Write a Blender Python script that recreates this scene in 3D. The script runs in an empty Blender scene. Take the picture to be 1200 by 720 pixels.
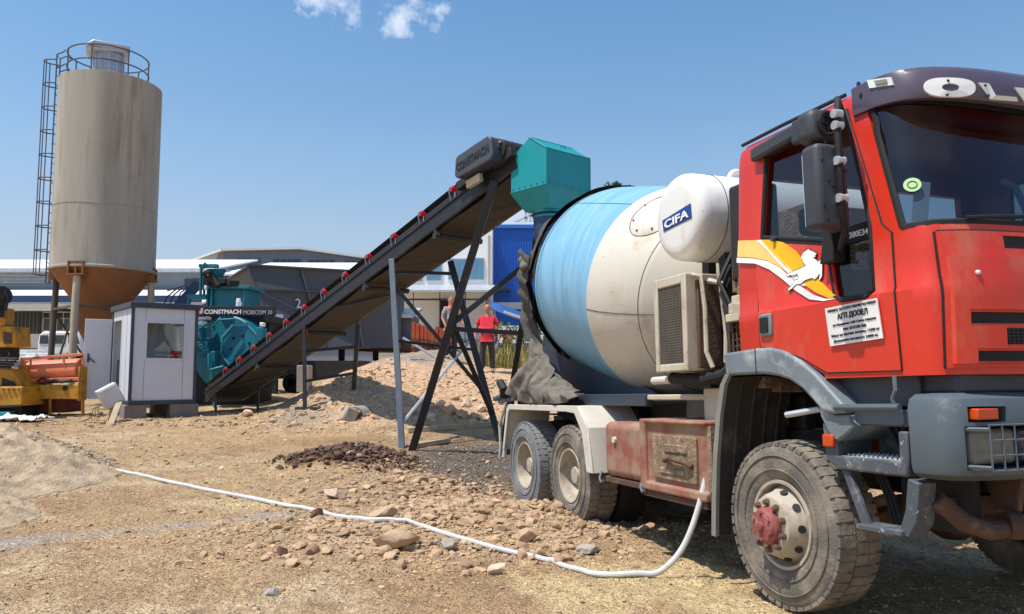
import bpy, bmesh, math, random
import numpy as np
from mathutils import Vector, Matrix, noise as mnoise

random.seed(7)
rng = np.random.default_rng(7)
R = math.radians
sc = bpy.context.scene
col = sc.collection

# ------------------------------------------------------------------ camera, sky, sun, exposure
CAM_H, F_PX, HOR = 1.6, 900.0, 435.0            # lens measured on the 1200 x 720 photograph
PITCH = math.atan((HOR - 360) / F_PX)
cam = bpy.data.cameras.new('camera')
cam.sensor_width = 36.0
cam.lens = 36.0 * F_PX / 1200.0
cam.clip_start, cam.clip_end = 0.05, 3000
camo = bpy.data.objects.new('camera', cam)
camo.location = (0, 0, CAM_H)
camo.rotation_euler = (math.pi / 2 + PITCH, 0, 0)
col.objects.link(camo)
sc.camera = camo

SUN_AZ, SUN_EL = 244.0, 67.0
world = bpy.data.worlds.new('World')
sc.world = world
world.use_nodes = True
wn, wl = world.node_tree.nodes, world.node_tree.links
wn.clear()
w_out = wn.new('ShaderNodeOutputWorld')
w_bg = wn.new('ShaderNodeBackground')
w_sky = wn.new('ShaderNodeTexSky')
w_sky.sky_type = 'NISHITA'
w_sky.sun_disc = False
w_sky.sun_elevation = R(SUN_EL)
w_sky.sun_rotation = R(SUN_AZ)
w_sky.altitude = 200
w_sky.air_density = 1.0
w_sky.dust_density = 1.2
w_sky.ozone_density = 2.0
w_bg.inputs['Strength'].default_value = 0.15
wl.new(w_bg.outputs[0], w_out.inputs[0])
# two small fair-weather puffs high in the sky, fixed by direction
def pix_dir(x, y):
    u, v = (x - 600) / F_PX, (360 - y) / F_PX
    cp, sp = math.cos(PITCH), math.sin(PITCH)
    return Vector((u, cp - v * sp, sp + v * cp)).normalized()
tc = wn.new('ShaderNodeTexCoord')
nz = wn.new('ShaderNodeTexNoise'); nz.inputs['Scale'].default_value = 42; nz.inputs['Detail'].default_value = 7; nz.inputs['Roughness'].default_value = 0.62
wl.new(tc.outputs['Generated'], nz.inputs['Vector'])
prev = None
for (cx, cy, rad, sx) in ((468, 24, 0.030, 1), (496, 16, 0.028, 1), (512, 12, 0.018, 1), (400, -1, 0.032, 1), (372, -4, 0.030, 1)):
    d = pix_dir(cx, cy)
    ds = wn.new('ShaderNodeVectorMath'); ds.operation = 'DISTANCE'
    wl.new(tc.outputs['Generated'], ds.inputs[0]); ds.inputs[1].default_value = d
    mr = wn.new('ShaderNodeMapRange'); mr.inputs['From Min'].default_value = rad * 1.25; mr.inputs['From Max'].default_value = 0.0
    wl.new(ds.outputs['Value'], mr.inputs['Value'])
    if prev is None: prev = mr.outputs[0]
    else:
        mx = wn.new('ShaderNodeMath'); mx.operation = 'MAXIMUM'; wl.new(prev, mx.inputs[0]); wl.new(mr.outputs[0], mx.inputs[1]); prev = mx.outputs[0]
n_s = wn.new('ShaderNodeMath'); n_s.operation = 'MULTIPLY'; n_s.inputs[1].default_value = 2.6; wl.new(nz.outputs['Fac'], n_s.inputs[0])
ad = wn.new('ShaderNodeMath'); ad.operation = 'ADD'; wl.new(prev, ad.inputs[0]); wl.new(n_s.outputs[0], ad.inputs[1])
cr = wn.new('ShaderNodeMapRange'); cr.inputs['From Min'].default_value = 1.66; cr.inputs['From Max'].default_value = 2.4; cr.inputs['To Max'].default_value = 0.72
wl.new(ad.outputs[0], cr.inputs['Value'])
mp = wn.new('ShaderNodeMath'); mp.operation = 'MULTIPLY'
gt = wn.new('ShaderNodeMath'); gt.operation = 'GREATER_THAN'; gt.inputs[1].default_value = 0.0
wl.new(prev, gt.inputs[0]); wl.new(gt.outputs[0], mp.inputs[0]); wl.new(cr.outputs[0], mp.inputs[1])
cm = wn.new('ShaderNodeMix'); cm.data_type = 'RGBA'
tint = wn.new('ShaderNodeVectorMath'); tint.operation = 'MULTIPLY'; wl.new(w_sky.outputs[0], tint.inputs[0])
gen = wn.new('ShaderNodeSeparateXYZ'); wl.new(tc.outputs['Generated'], gen.inputs[0])
hz_r = wn.new('ShaderNodeValToRGB'); wl.new(gen.outputs['Z'], hz_r.inputs['Fac'])      # summer haze low in the sky
el = hz_r.color_ramp.elements
el[0].position = 0.10; el[0].color = (0.84, 0.76, 0.74, 1); el[1].position = 0.52; el[1].color = (0.68, 0.93, 1.04, 1)
for ps, cl_r in ((0.175, (0.94, 0.88, 0.83, 1)), (0.25, (0.91, 0.96, 0.93, 1)), (0.385, (0.76, 0.97, 1.0, 1))):
    e_n = el.new(ps); e_n.color = cl_r
wl.new(hz_r.outputs['Color'], tint.inputs[1])
wl.new(mp.outputs[0], cm.inputs['Factor']); wl.new(tint.outputs[0], cm.inputs['A']); cm.inputs['B'].default_value = (5.2, 5.6, 6.4, 1)
wl.new(cm.outputs['Result'], w_bg.inputs['Color'])

sun = bpy.data.lights.new('sun', 'SUN')
sun.energy = 4.5
sun.angle = R(0.5)
sun.color = (1.0, 0.945, 0.87)
suno = bpy.data.objects.new('sun', sun)
S_DIR = Vector((math.sin(R(SUN_AZ)) * math.cos(R(SUN_EL)), math.cos(R(SUN_AZ)) * math.cos(R(SUN_EL)), math.sin(R(SUN_EL))))
suno.rotation_euler = S_DIR.to_track_quat('Z', 'Y').to_euler()
suno.location = S_DIR * 60
col.objects.link(suno)
vs = sc.view_settings
sc.display_settings.display_device = 'sRGB'
vs.view_transform = 'Standard'
vs.look = 'None'
vs.exposure = 0.26
vs.gamma = 1.0
vs.use_curve_mapping = False
sc.cycles.max_bounces = 6
sc.cycles.use_denoising = True

# ------------------------------------------------------------------ helpers
def at(x, y, Y):
    """point on the sight line of a photograph pixel at distance Y ahead of the camera"""
    d = pix_dir(x, y)
    t = Y / d.y
    return Vector((0, 0, CAM_H)) + d * t

def lin(c):
    return tuple((v / 12.92 if v <= 0.04045 else ((v + 0.055) / 1.055) ** 2.4) for v in (x / 255 for x in c))

def mat(name, rgb, rough=0.6, metal=0.0, dirt=None, amount=0.5, scale=3.0, bump=0.0, bscale=40.0, stretch=None, vary=0.12, spec=0.5, coat=0.0, speck=None, shade=False):
    """painted / bare surface: base colour, soft colour variation, patches of dirt and optional specks"""
    m = bpy.data.materials.new(name); m.use_nodes = True
    n, l = m.node_tree.nodes, m.node_tree.links
    b = n['Principled BSDF']
    b.inputs['Metallic'].default_value = metal
    b.inputs['Specular IOR Level'].default_value = spec
    b.inputs['Coat Weight'].default_value = coat
    b.inputs['Coat Roughness'].default_value = 0.15
    t = n.new('ShaderNodeTexCoord')
    vec = t.outputs['Object']
    if stretch:
        mpn = n.new('ShaderNodeMapping'); mpn.inputs['Scale'].default_value = stretch
        l.new(vec, mpn.inputs['Vector']); vec = mpn.outputs[0]
    base = lin(rgb)
    n1 = n.new('ShaderNodeTexNoise'); n1.inputs['Scale'].default_value = scale * 0.6; n1.inputs['Detail'].default_value = 5
    l.new(vec, n1.inputs['Vector'])
    r1 = n.new('ShaderNodeMapRange'); r1.inputs['From Min'].default_value = 0.3; r1.inputs['From Max'].default_value = 0.7
    r1.inputs['To Min'].default_value = 1 - vary; r1.inputs['To Max'].default_value = 1 + vary
    l.new(n1.outputs['Fac'], r1.inputs['Value'])
    mul = n.new('ShaderNodeVectorMath'); mul.operation = 'SCALE'
    mul.inputs[0].default_value = base; l.new(r1.outputs[0], mul.inputs['Scale'])
    c = mul.outputs[0]
    if shade:
        sa = n.new('ShaderNodeAttribute'); sa.attribute_name = 'shade'
        ms = n.new('ShaderNodeVectorMath'); ms.operation = 'MULTIPLY'; l.new(c, ms.inputs[0]); l.new(sa.outputs['Color'], ms.inputs[1]); c = ms.outputs[0]
    rv = None
    if dirt is not None:
        n2 = n.new('ShaderNodeTexNoise'); n2.inputs['Scale'].default_value = scale; n2.inputs['Detail'].default_value = 9; n2.inputs['Roughness'].default_value = 0.68
        l.new(vec, n2.inputs['Vector'])
        r2 = n.new('ShaderNodeMapRange')
        th = 0.72 - 0.34 * amount
        r2.inputs['From Min'].default_value = th; r2.inputs['From Max'].default_value = th + 0.2
        r2.inputs['To Max'].default_value = min(1.0, 0.55 + 0.4 * amount)
        l.new(n2.outputs['Fac'], r2.inputs['Value'])
        mx = n.new('ShaderNodeMix'); mx.data_type = 'RGBA'
        l.new(r2.outputs[0], mx.inputs['Factor']); l.new(c, mx.inputs['A']); mx.inputs['B'].default_value = (*lin(dirt), 1)
        c = mx.outputs['Result']
        rr = n.new('ShaderNodeMapRange'); rr.inputs['To Min'].default_value = rough; rr.inputs['To Max'].default_value = min(1, rough + 0.35)
        l.new(r2.outputs[0], rr.inputs['Value']); l.new(rr.outputs[0], b.inputs['Roughness']); rv = 1
    if speck is not None:
        n3 = n.new('ShaderNodeTexNoise'); n3.inputs['Scale'].default_value = speck[1]; n3.inputs['Detail'].default_value = 3; n3.inputs['Roughness'].default_value = 0.6
        l.new(t.outputs['Object'], n3.inputs['Vector'])
        r3 = n.new('ShaderNodeMapRange'); r3.inputs['From Min'].default_value = speck[2]; r3.inputs['From Max'].default_value = speck[2] + 0.03
        l.new(n3.outputs['Fac'], r3.inputs['Value'])
        mx = n.new('ShaderNodeMix'); mx.data_type = 'RGBA'
        l.new(r3.outputs[0], mx.inputs['Factor']); l.new(c, mx.inputs['A']); mx.inputs['B'].default_value = (*lin(speck[0]), 1)
        c = mx.outputs['Result']
    l.new(c, b.inputs['Base Color'])
    if rv is None: b.inputs['Roughness'].default_value = rough
    if bump > 0:
        n4 = n.new('ShaderNodeTexNoise'); n4.inputs['Scale'].default_value = bscale; n4.inputs['Detail'].default_value = 6
        l.new(vec, n4.inputs['Vector'])
        bm = n.new('ShaderNodeBump'); bm.inputs['Strength'].default_value = bump; bm.inputs['Distance'].default_value = 0.02
        l.new(n4.outputs['Fac'], bm.inputs['Height']); l.new(bm.outputs[0], b.inputs['Normal'])
    return m

def glass_mat(name, tint, rough=0.03, alpha=0.5):
    m = bpy.data.materials.new(name); m.use_nodes = True
    n, l = m.node_tree.nodes, m.node_tree.links
    n.clear()
    o = n.new('ShaderNodeOutputMaterial')
    gl = n.new('ShaderNodeBsdfGlossy'); gl.inputs['Roughness'].default_value = rough; gl.inputs['Color'].default_value = (0.9, 0.95, 1, 1)
    tr = n.new('ShaderNodeBsdfTransparent'); tr.inputs['Color'].default_value = (*tint, 1)
    lw = n.new('ShaderNodeLayerWeight'); p5 = n.new('ShaderNodeMath'); p5.operation = 'POWER'; p5.inputs[1].default_value = 5.0; l.new(lw.outputs['Facing'], p5.inputs[0])
    fr = n.new('ShaderNodeMath'); fr.operation = 'MULTIPLY_ADD'; fr.inputs[1].default_value = 0.94; fr.inputs[2].default_value = 0.06; l.new(p5.outputs[0], fr.inputs[0])
    mx = n.new('ShaderNodeMixShader')
    l.new(fr.outputs[0], mx.inputs[0]); l.new(tr.outputs[0], mx.inputs[1]); l.new(gl.outputs[0], mx.inputs[2])
    l.new(mx.outputs[0], o.inputs[0])
    return m

DUST = (176, 152, 120)
M = {}
def D(key, *a, **k): M[key] = mat(key, *a, **k)
D('red_paint', (208, 50, 27), 0.40, dirt=(192, 118, 92), amount=0.55, scale=1.6, vary=0.08, coat=0.2, stretch=(1.6, 1.6, 0.7), speck=((168, 120, 94), 70, 0.69))
D('fender_grey', (112, 123, 128), 0.5, dirt=(196, 198, 194), amount=0.62, scale=4, vary=0.12, speck=((78, 66, 60), 38, 0.72))
D('step_grey', (76, 82, 88), 0.6, dirt=(150, 150, 146), amount=0.55, scale=9, speck=((176, 174, 168), 30, 0.66))
D('bumper_grey', (82, 93, 99), 0.45, dirt=(142, 140, 132), amount=0.42, scale=5, vary=0.08, speck=((110, 70, 48), 22, 0.74))
D('dark_plastic', (58, 60, 65), 0.55, dirt=(92, 88, 84), amount=0.3, scale=6)
D('black_rubber', (24, 24, 25), 0.7, dirt=(70, 64, 58), amount=0.25, scale=8)
D('mud_rubber', (60, 56, 52), 0.8, dirt=(126, 112, 96), amount=0.5, scale=4)
D('tyre_dusty', (104, 98, 90), 0.95, dirt=(150, 138, 120), amount=0.8, scale=5, bump=0.3, bscale=60)
D('tyre_grey', (116, 117, 118), 0.95, dirt=(146, 144, 140), amount=0.7, scale=6, bump=0.3, bscale=60)
D('tyre_black', (32, 31, 31), 0.85, dirt=(84, 78, 70), amount=0.35, scale=9)
D('rim_beige', (178, 166, 148), 0.6, dirt=(132, 108, 86), amount=0.62, scale=8, speck=((110, 72, 52), 40, 0.7))
D('hub_red', (140, 70, 66), 0.7, dirt=(176, 140, 124), amount=0.65, scale=12)
D('stud_steel', (120, 100, 86), 0.6, 0.5, dirt=(160, 140, 118), amount=0.5, scale=30)
D('chassis_dark', (52, 50, 50), 0.7, dirt=(118, 102, 86), amount=0.45, scale=5)
D('rust_brown', (88, 64, 52), 0.85, dirt=(136, 112, 92), amount=0.5, scale=6, bump=0.3)
D('cream_paint', (206, 200, 186), 0.55, dirt=(150, 128, 102), amount=0.35, scale=4, speck=((120, 90, 66), 30, 0.72))
D('tank_red', (142, 80, 66), 0.7, dirt=(152, 128, 106), amount=0.95, scale=4, vary=0.15)
D('mud_brown', (128, 106, 84), 0.9, dirt=(180, 160, 132), amount=0.7, scale=12, bump=0.7, bscale=50)
D('drum_blue', (122, 172, 200), 0.40, dirt=(168, 192, 202), amount=0.6, scale=2.0, stretch=(7, 0.8, 0.8), vary=0.14, speck=((150, 170, 180), 14, 0.70))
D('drum_white', (208, 201, 186), 0.48, dirt=(172, 156, 130), amount=0.55, scale=2.2, vary=0.05, speck=((96, 82, 68), 30, 0.69), bump=0.10, bscale=6)
D('white_tank', (228, 226, 220), 0.45, dirt=(184, 170, 144), amount=0.5, scale=2.4, vary=0.04, stretch=(1.5, 1.5, 0.6), speck=((110, 98, 82), 34, 0.70), bump=0.12, bscale=5)
D('logo_blue', (22, 64, 140), 0.5)
D('logo_white', (236, 236, 232), 0.5)
D('decal_yellow', (242, 186, 8), 0.45, dirt=(236, 170, 60), amount=0.3, scale=6)
D('decal_pale', (240, 196, 110), 0.5)
D('visor_purple', (84, 72, 86), 0.35, dirt=(120, 72, 78), amount=0.45, scale=3, stretch=(1, 1, 3), coat=0.3)
D('lamp_orange', (196, 70, 24), 0.25, dirt=(160, 90, 60), amount=0.2, scale=14)
D('lamp_clear', (128, 126, 118), 0.2, dirt=(120, 110, 98), amount=0.4, scale=14)
D('lamp_white', (224, 224, 220), 0.3)
D('canvas', (112, 105, 95), 0.9, dirt=(68, 62, 55), amount=0.75, scale=5, bump=0.5, bscale=20)
D('canvas_dark', (74, 70, 66), 0.85, dirt=(120, 114, 106), amount=0.4, scale=5, bump=0.5, bscale=20)
D('dusty_grey', (128, 126, 118), 0.8, dirt=(150, 140, 124), amount=0.5, scale=6)
D('pan_blue_grey', (52, 62, 74), 0.5, dirt=(110, 116, 120), amount=0.35, scale=4)
D('cooler_mesh', (96, 88, 78), 0.7, dirt=(60, 54, 48), amount=0.4, scale=12)
D('cooler_cream', (190, 180, 158), 0.6, dirt=(126, 98, 70), amount=0.5, scale=7)
D('steel_grey', (96, 104, 112), 0.45, 0.25, dirt=(140, 140, 136), amount=0.3, scale=6)
D('conveyor_dark', (38, 40, 46), 0.5, 0.1, dirt=(98, 92, 86), amount=0.35, scale=4)
D('belt_under', (66, 62, 59), 0.85, dirt=(42, 40, 39), amount=0.6, scale=1.5, stretch=(0.6, 3, 3))
D('belt_rubber', (34, 34, 35), 0.75, dirt=(90, 84, 78), amount=0.4, scale=3)
D('roller_red', (196, 24, 34), 0.45, dirt=(120, 40, 40), amount=0.25, scale=8)
D('teal', (10, 142, 150), 0.45, dirt=(70, 150, 152), amount=0.4, scale=3, vary=0.06)
D('teal_plant', (16, 112, 128), 0.5, dirt=(40, 84, 92), amount=0.4, scale=3, vary=0.15)
D('teal_pale', (78, 150, 162), 0.5)
D('motor_grey', (66, 69, 76), 0.5, dirt=(120, 120, 120), amount=0.3, scale=6)
D('letter_dark', (30, 32, 40), 0.6)
D('silo_concrete', (162, 155, 143), 0.85, dirt=(120, 104, 76), amount=0.62, scale=1.8, stretch=(1.5, 1.5, 0.16), vary=0.16, bump=0.35, bscale=7, speck=((96, 82, 60), 5, 0.72))
D('silo_rust', (138, 92, 54), 0.75, dirt=(110, 74, 46), amount=0.5, scale=2, stretch=(1, 1, 0.4), vary=0.15)
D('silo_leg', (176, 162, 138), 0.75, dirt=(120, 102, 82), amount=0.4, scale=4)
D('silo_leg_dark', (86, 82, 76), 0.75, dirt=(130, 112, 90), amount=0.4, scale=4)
D('ladder_steel', (92, 92, 104), 0.5, 0.2)
D('galvanised', (190, 192, 194), 0.4, 0.35, dirt=(140, 134, 124), amount=0.3, scale=6)
D('filter_blue', (150, 172, 200), 0.5, dirt=(190, 190, 186), amount=0.3, scale=5)
D('hut_white', (206, 208, 214), 0.42, dirt=(196, 192, 186), amount=0.2, scale=2, vary=0.02)
D('hut_trim', (58, 64, 76), 0.5)
D('concrete_block', (128, 122, 116), 0.9, dirt=(96, 88, 80), amount=0.45, scale=6, bump=0.4)
D('wood_pale', (168, 150, 124), 0.85, dirt=(120, 100, 78), amount=0.4, scale=8, stretch=(1, 1, 0.2))
D('box_grey', (196, 198, 198), 0.5, dirt=(150, 146, 140), amount=0.2, scale=6)
D('machine_yellow', (190, 134, 30), 0.6, dirt=(100, 76, 44), amount=0.72, scale=4, vary=0.12)
D('machine_black', (36, 34, 33), 0.7, dirt=(92, 80, 66), amount=0.35, scale=6)
D('orange_tank', (220, 122, 84), 0.5, dirt=(190, 110, 76), amount=0.35, scale=3)
D('dark_red', (96, 34, 24), 0.7, dirt=(70, 30, 24), amount=0.4, scale=4)
D('plastic_sheet', (206, 206, 204), 0.5, dirt=(168, 160, 150), amount=0.4, scale=8)
D('roof_white', (214, 216, 216), 0.6, dirt=(184, 184, 180), amount=0.3, scale=0.5, vary=0.04)
D('wall_grey', (122, 130, 140), 0.7, vary=0.04, dirt=(110, 116, 124), amount=0.3, scale=0.4)
D('wall_beige', (176, 174, 168), 0.75, vary=0.05, dirt=(150, 146, 138), amount=0.3, scale=0.5)
D('wall_white', (240, 240, 238), 0.7, vary=0.03, dirt=(196, 190, 180), amount=0.25, scale=0.8)
D('navy', (40, 62, 100), 0.6, vary=0.05)
D('canopy_beige', (186, 180, 166), 0.7, vary=0.05)
D('door_dark', (62, 70, 76), 0.6, vary=0.06)
D('window_dark', (48, 60, 72), 0.12, vary=0.05)
D('window_blue', (96, 140, 170), 0.15, vary=0.05)
D('hall_blue', (34, 108, 206), 0.5, vary=0.05, dirt=(22, 74, 150), amount=0.3, scale=0.8)
D('bin_dark', (80, 81, 84), 0.55, dirt=(116, 116, 116), amount=0.35, scale=1.2, vary=0.1)
D('bin_side_lit', (112, 112, 112), 0.6, dirt=(84, 82, 80), amount=0.4, scale=1.2)  # lighter bin grey for the end face, its sunlight put into the colour
D('formwork_orange', (176, 84, 44), 0.75, dirt=(130, 66, 42), amount=0.45, scale=3, vary=0.15)
D('shed_grey', (96, 98, 104), 0.6, dirt=(124, 118, 112), amount=0.35, scale=2)
D('tarp_blue', (24, 76, 138), 0.6)
D('van_white', (216, 219, 222), 0.35, vary=0.03)
D('skin', (186, 128, 100), 0.6, vary=0.06)
D('shirt_red', (200, 36, 54), 0.85, vary=0.12, bump=0.3, bscale=14)
D('shirt_grey', (140, 142, 144), 0.85, vary=0.1, bump=0.3, bscale=14)
D('trousers', (62, 58, 60), 0.9, vary=0.15, bump=0.4, bscale=12)
D('hair_grey', (96, 90, 86), 0.8)
D('shoe', (110, 104, 98), 0.8)
D('eye_dark', (40, 30, 28), 0.4)
D('lip', (150, 84, 74), 0.6)
D('hose_white', (200, 200, 198), 0.55, dirt=(170, 150, 126), amount=0.55, scale=9)
D('rock', (178, 150, 120), 0.92, dirt=(140, 112, 86), amount=0.45, scale=9, bump=0.6, bscale=24)
D('rock_grey', (160, 150, 140), 0.92, dirt=(124, 110, 96), amount=0.45, scale=9, bump=0.6, bscale=24)
D('rock_pink', (206, 178, 156), 0.9, dirt=(160, 134, 110), amount=0.4, scale=9, bump=0.5, bscale=24)
D('pebbles', (186, 158, 126), 0.95, shade=True, vary=0.2, scale=6)
D('bank_rock', (190, 160, 130), 0.95, shade=True, vary=0.2, scale=6)
D('rubble', (172, 144, 114), 0.95, shade=True, vary=0.2, scale=5, dirt=(128, 100, 74), amount=0.4)
D('slurry', (116, 110, 102), 0.9, shade=True, vary=0.3, scale=6)
D('clod_soil', (100, 76, 62), 0.95, shade=True, vary=0.3, scale=6)
D('clods', (96, 72, 58), 0.95, vary=0.3, scale=6)
D('gravel', (172, 150, 122), 0.95, vary=0.25, scale=8, dirt=(146, 126, 104), amount=0.5, bump=1.0, bscale=30)
D('gravel_grit', (172, 154, 130), 0.95, shade=True, vary=0.3, scale=10)
D('leaf', (70, 92, 44), 0.7, vary=0.35, scale=2)
D('leaf_dark', (52, 66, 40), 0.7, vary=0.35, scale=2)
D('grass_straw', (186, 168, 112), 0.85, vary=0.3, scale=3)
D('grass_dry', (132, 130, 70), 0.85, vary=0.3, scale=3)
D('bark', (84, 70, 56), 0.9)
D('paper', (232, 230, 226), 0.6)
D('sticker_green', (176, 206, 150), 0.5)
D('interior', (30, 33, 40), 0.8)
M['windscreen'] = glass_mat('windscreen_glass', (0.24, 0.29, 0.34))
M['clear_pane'] = glass_mat('clear_pane_glass', (0.82, 0.86, 0.86))
M['pane'] = glass_mat('pane_glass', (0.36, 0.41, 0.44))

class MB:
    """collects shapes; build() links them as ONE mesh object"""
    def __init__(s): s.v, s.f, s.mi = [], [], []; s.cur = 0
    def add(s, vs, fs, T=None):
        o = len(s.v)
        for p in vs:
            p = Vector(p)
            s.v.append(tuple(T @ p if T is not None else p))
        for f in fs: s.f.append(tuple(i + o for i in f)); s.mi.append(s.cur)
        return s
    def box(s, lo, hi, T=None):
        x0, y0, z0 = lo; x1, y1, z1 = hi
        return s.add([(x0,y0,z0),(x1,y0,z0),(x1,y1,z0),(x0,y1,z0),(x0,y0,z1),(x1,y0,z1),(x1,y1,z1),(x0,y1,z1)],
                     [(0,3,2,1),(4,5,6,7),(0,1,5,4),(1,2,6,5),(2,3,7,6),(3,0,4,7)], T)
    def cbox(s, c, size, T=None, rz=0):
        h = Vector(size) / 2
        Tm = Matrix.Translation(Vector(c)) @ Matrix.Rotation(rz, 4, 'Z')
        return s.box(-h, h, (T @ Tm) if T is not None else Tm)
    def bar(s, p0, p1, w, h, up=(0, 0, 1)):
        p0, p1 = Vector(p0), Vector(p1); d = p1 - p0; L = d.length; d.normalize()
        u = Vector(up)
        if abs(d.dot(u)) > 0.98: u = Vector((1, 0, 0))
        x = d.cross(u).normalized(); z = x.cross(d).normalized()
        T = Matrix(((x.x, d.x, z.x, p0.x), (x.y, d.y, z.y, p0.y), (x.z, d.z, z.z, p0.z), (0, 0, 0, 1)))
        return s.box((-w/2, 0, -h/2), (w/2, L, h/2), T)
    def tube(s, pts, r, n=8, cap=True):
        pts = [Vector(p) for p in pts]
        rs = r if isinstance(r, (list, tuple)) else [r] * len(pts)
        o = len(s.v); prevx = None
        for i, p in enumerate(pts):
            d = (pts[min(i+1, len(pts)-1)] - pts[max(i-1, 0)]).normalized()
            u = prevx if prevx is not None else (Vector((0,0,1)) if abs(d.z) < 0.9 else Vector((1,0,0)))
            x = (u - d * u.dot(d))
            if x.length < 1e-6: x = d.orthogonal()
            x.normalize(); y = d.cross(x); prevx = x
            for k in range(n):
                a = 2*math.pi*k/n
                s.v.append(tuple(p + (x*math.cos(a) + y*math.sin(a)) * rs[i]))
        for i in range(len(pts)-1):
            for k in range(n):
                a, b = o+i*n+k, o+i*n+(k+1) % n
                s.f.append((a, b, b+n, a+n)); s.mi.append(s.cur)
        if cap:
            s.f.append(tuple(o+k for k in range(n))[::-1]); s.mi.append(s.cur)
            s.f.append(tuple(o+(len(pts)-1)*n+k for k in range(n))); s.mi.append(s.cur)
        return s
    def cyl(s, p0, p1, r, n=24, r2=None): return s.tube([p0, p1], [r, r if r2 is None else r2], n)
    def lathe(s, prof, T, n=48, close=True, mats=None):
        """prof: list of (axial, radius) along local X"""
        o = len(s.v)
        for (a, r) in prof:
            for k in range(n):
                t = 2*math.pi*k/n
                s.v.append(tuple(T @ Vector((a, r*math.cos(t), r*math.sin(t)))))
        for i in range(len(prof)-1):
            for k in range(n):
                a, b = o+i*n+k, o+i*n+(k+1) % n
                s.f.append((a, a+n, b+n, b)); s.mi.append(mats[i] if mats else s.cur)
        if close:
            s.f.append(tuple(o+k for k in range(n))); s.mi.append(mats[0] if mats else s.cur)
            s.f.append(tuple(o+(len(prof)-1)*n+k for k in range(n))[::-1]); s.mi.append(mats[-1] if mats else s.cur)
        return s
    def prism(s, poly, T, d0, d1):
        """poly (a, b) in T's local XY, extruded along local Z from d0 to d1"""
        n = len(poly)
        vs = [(a, b, d0) for a, b in poly] + [(a, b, d1) for a, b in poly]
        fs = [tuple(range(n))[::-1], tuple(range(n, 2*n))] + [(i, (i+1) % n, n+(i+1) % n, n+i) for i in range(n)]
        return s.add(vs, fs, T)
    def loft(s, rings, cap=True):
        o = len(s.v); n = len(rings[0])
        for r in rings: s.v += [tuple(p) for p in r]
        for i in range(len(rings)-1):
            for k in range(n):
                a, b = o+i*n+k, o+i*n+(k+1) % n
                s.f.append((a, b, b+n, a+n)); s.mi.append(s.cur)
        if cap:
            s.f.append(tuple(o+k for k in range(n))[::-1]); s.mi.append(s.cur)
            s.f.append(tuple(o+(len(rings)-1)*n+k for k in range(n))); s.mi.append(s.cur)
        return s
    def sheet(s, rows):
        o = len(s.v); n = len(rows[0])
        for r in rows: s.v += [tuple(p) for p in r]
        for i in range(len(rows)-1):
            for k in range(n-1):
                a = o+i*n+k
                s.f.append((a, a+1, a+n+1, a+n)); s.mi.append(s.cur)
        return s
    def sphere(s, c, r, n=12, sc3=(1, 1, 1)):
        c = Vector(c)
        rings = []
        m = max(4, n // 2)
        for i in range(1, m):
            t = math.pi*i/m
            rings.append([c + Vector((math.sin(t)*math.cos(2*math.pi*k/n)*sc3[0], math.sin(t)*math.sin(2*math.pi*k/n)*sc3[1], -math.cos(t)*sc3[2]))*r for k in range(n)])
        return s.loft(rings)
    def build(s, name, m, parent=None, sharp=35, bevel=0, seg=2, smooth=True):
        me = bpy.data.meshes.new(name)
        me.from_pydata(s.v, [], s.f)
        for x in (m if isinstance(m, (list, tuple)) else [m]): me.materials.append(M[x] if isinstance(x, str) else x)
        me.polygons.foreach_set('material_index', s.mi)
        bm = bmesh.new(); bm.from_mesh(me); bmesh.ops.recalc_face_normals(bm, faces=bm.faces); bm.to_mesh(me); bm.free()
        return link_mesh(name, me, parent, sharp, bevel, seg, smooth)

def link_mesh(name, me, parent=None, sharp=35, bevel=0, seg=2, smooth=True):
    if smooth:
        me.polygons.foreach_set('use_smooth', [True] * len(me.polygons))
        me.set_sharp_from_angle(angle=R(sharp))
    o = bpy.data.objects.new(name, me)
    col.objects.link(o)
    if parent is not None: o.parent = parent
    if bevel > 0:
        b = o.modifiers.new('bevel', 'BEVEL'); b.width = bevel; b.segments = seg; b.limit_method = 'ANGLE'; b.angle_limit = R(40)
        b.harden_normals = False
    return o

def boolean(a, b, op='DIFFERENCE'):
    """a, b: MB; returns a Mesh"""
    oa = a if isinstance(a, bpy.types.Object) else a.build('tmp_a', [], smooth=False)
    ob = b if isinstance(b, bpy.types.Object) else b.build('tmp_b', [], smooth=False)
    md = oa.modifiers.new('cut', 'BOOLEAN'); md.operation = op; md.object = ob; md.solver = 'EXACT'
    dg = bpy.context.evaluated_depsgraph_get(); dg.update()
    me = bpy.data.meshes.new_from_object(oa.evaluated_get(dg))
    bpy.data.objects.remove(oa); bpy.data.objects.remove(ob)
    return me
def as_obj(me):
    o = bpy.data.objects.new('tmp', me); col.objects.link(o); return o

def frame(o, x, y, z=None):
    x = Vector(x).normalized(); y = Vector(y); y = (y - x*y.dot(x)).normalized(); z = x.cross(y)
    return Matrix(((x.x, y.x, z.x, o[0]), (x.y, y.y, z.y, o[1]), (x.z, y.z, z.z, o[2]), (0, 0, 0, 1)))

def tag(o, label=None, cat=None, group=None, kind=None):
    if label: o['label'] = label
    if cat: o['category'] = cat
    if group: o['group'] = group
    if kind: o['kind'] = kind
    return o
def thing(name, label, cat, loc=(0, 0, 0), rz=0.0, group=None, matrix=None):
    o = bpy.data.objects.new(name, None); col.objects.link(o)
    o.empty_display_size = 0.2
    if matrix is not None: o.matrix_world = matrix
    else: o.location = loc; o.rotation_euler = (0, 0, rz)
    return tag(o, label, cat, group)

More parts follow.
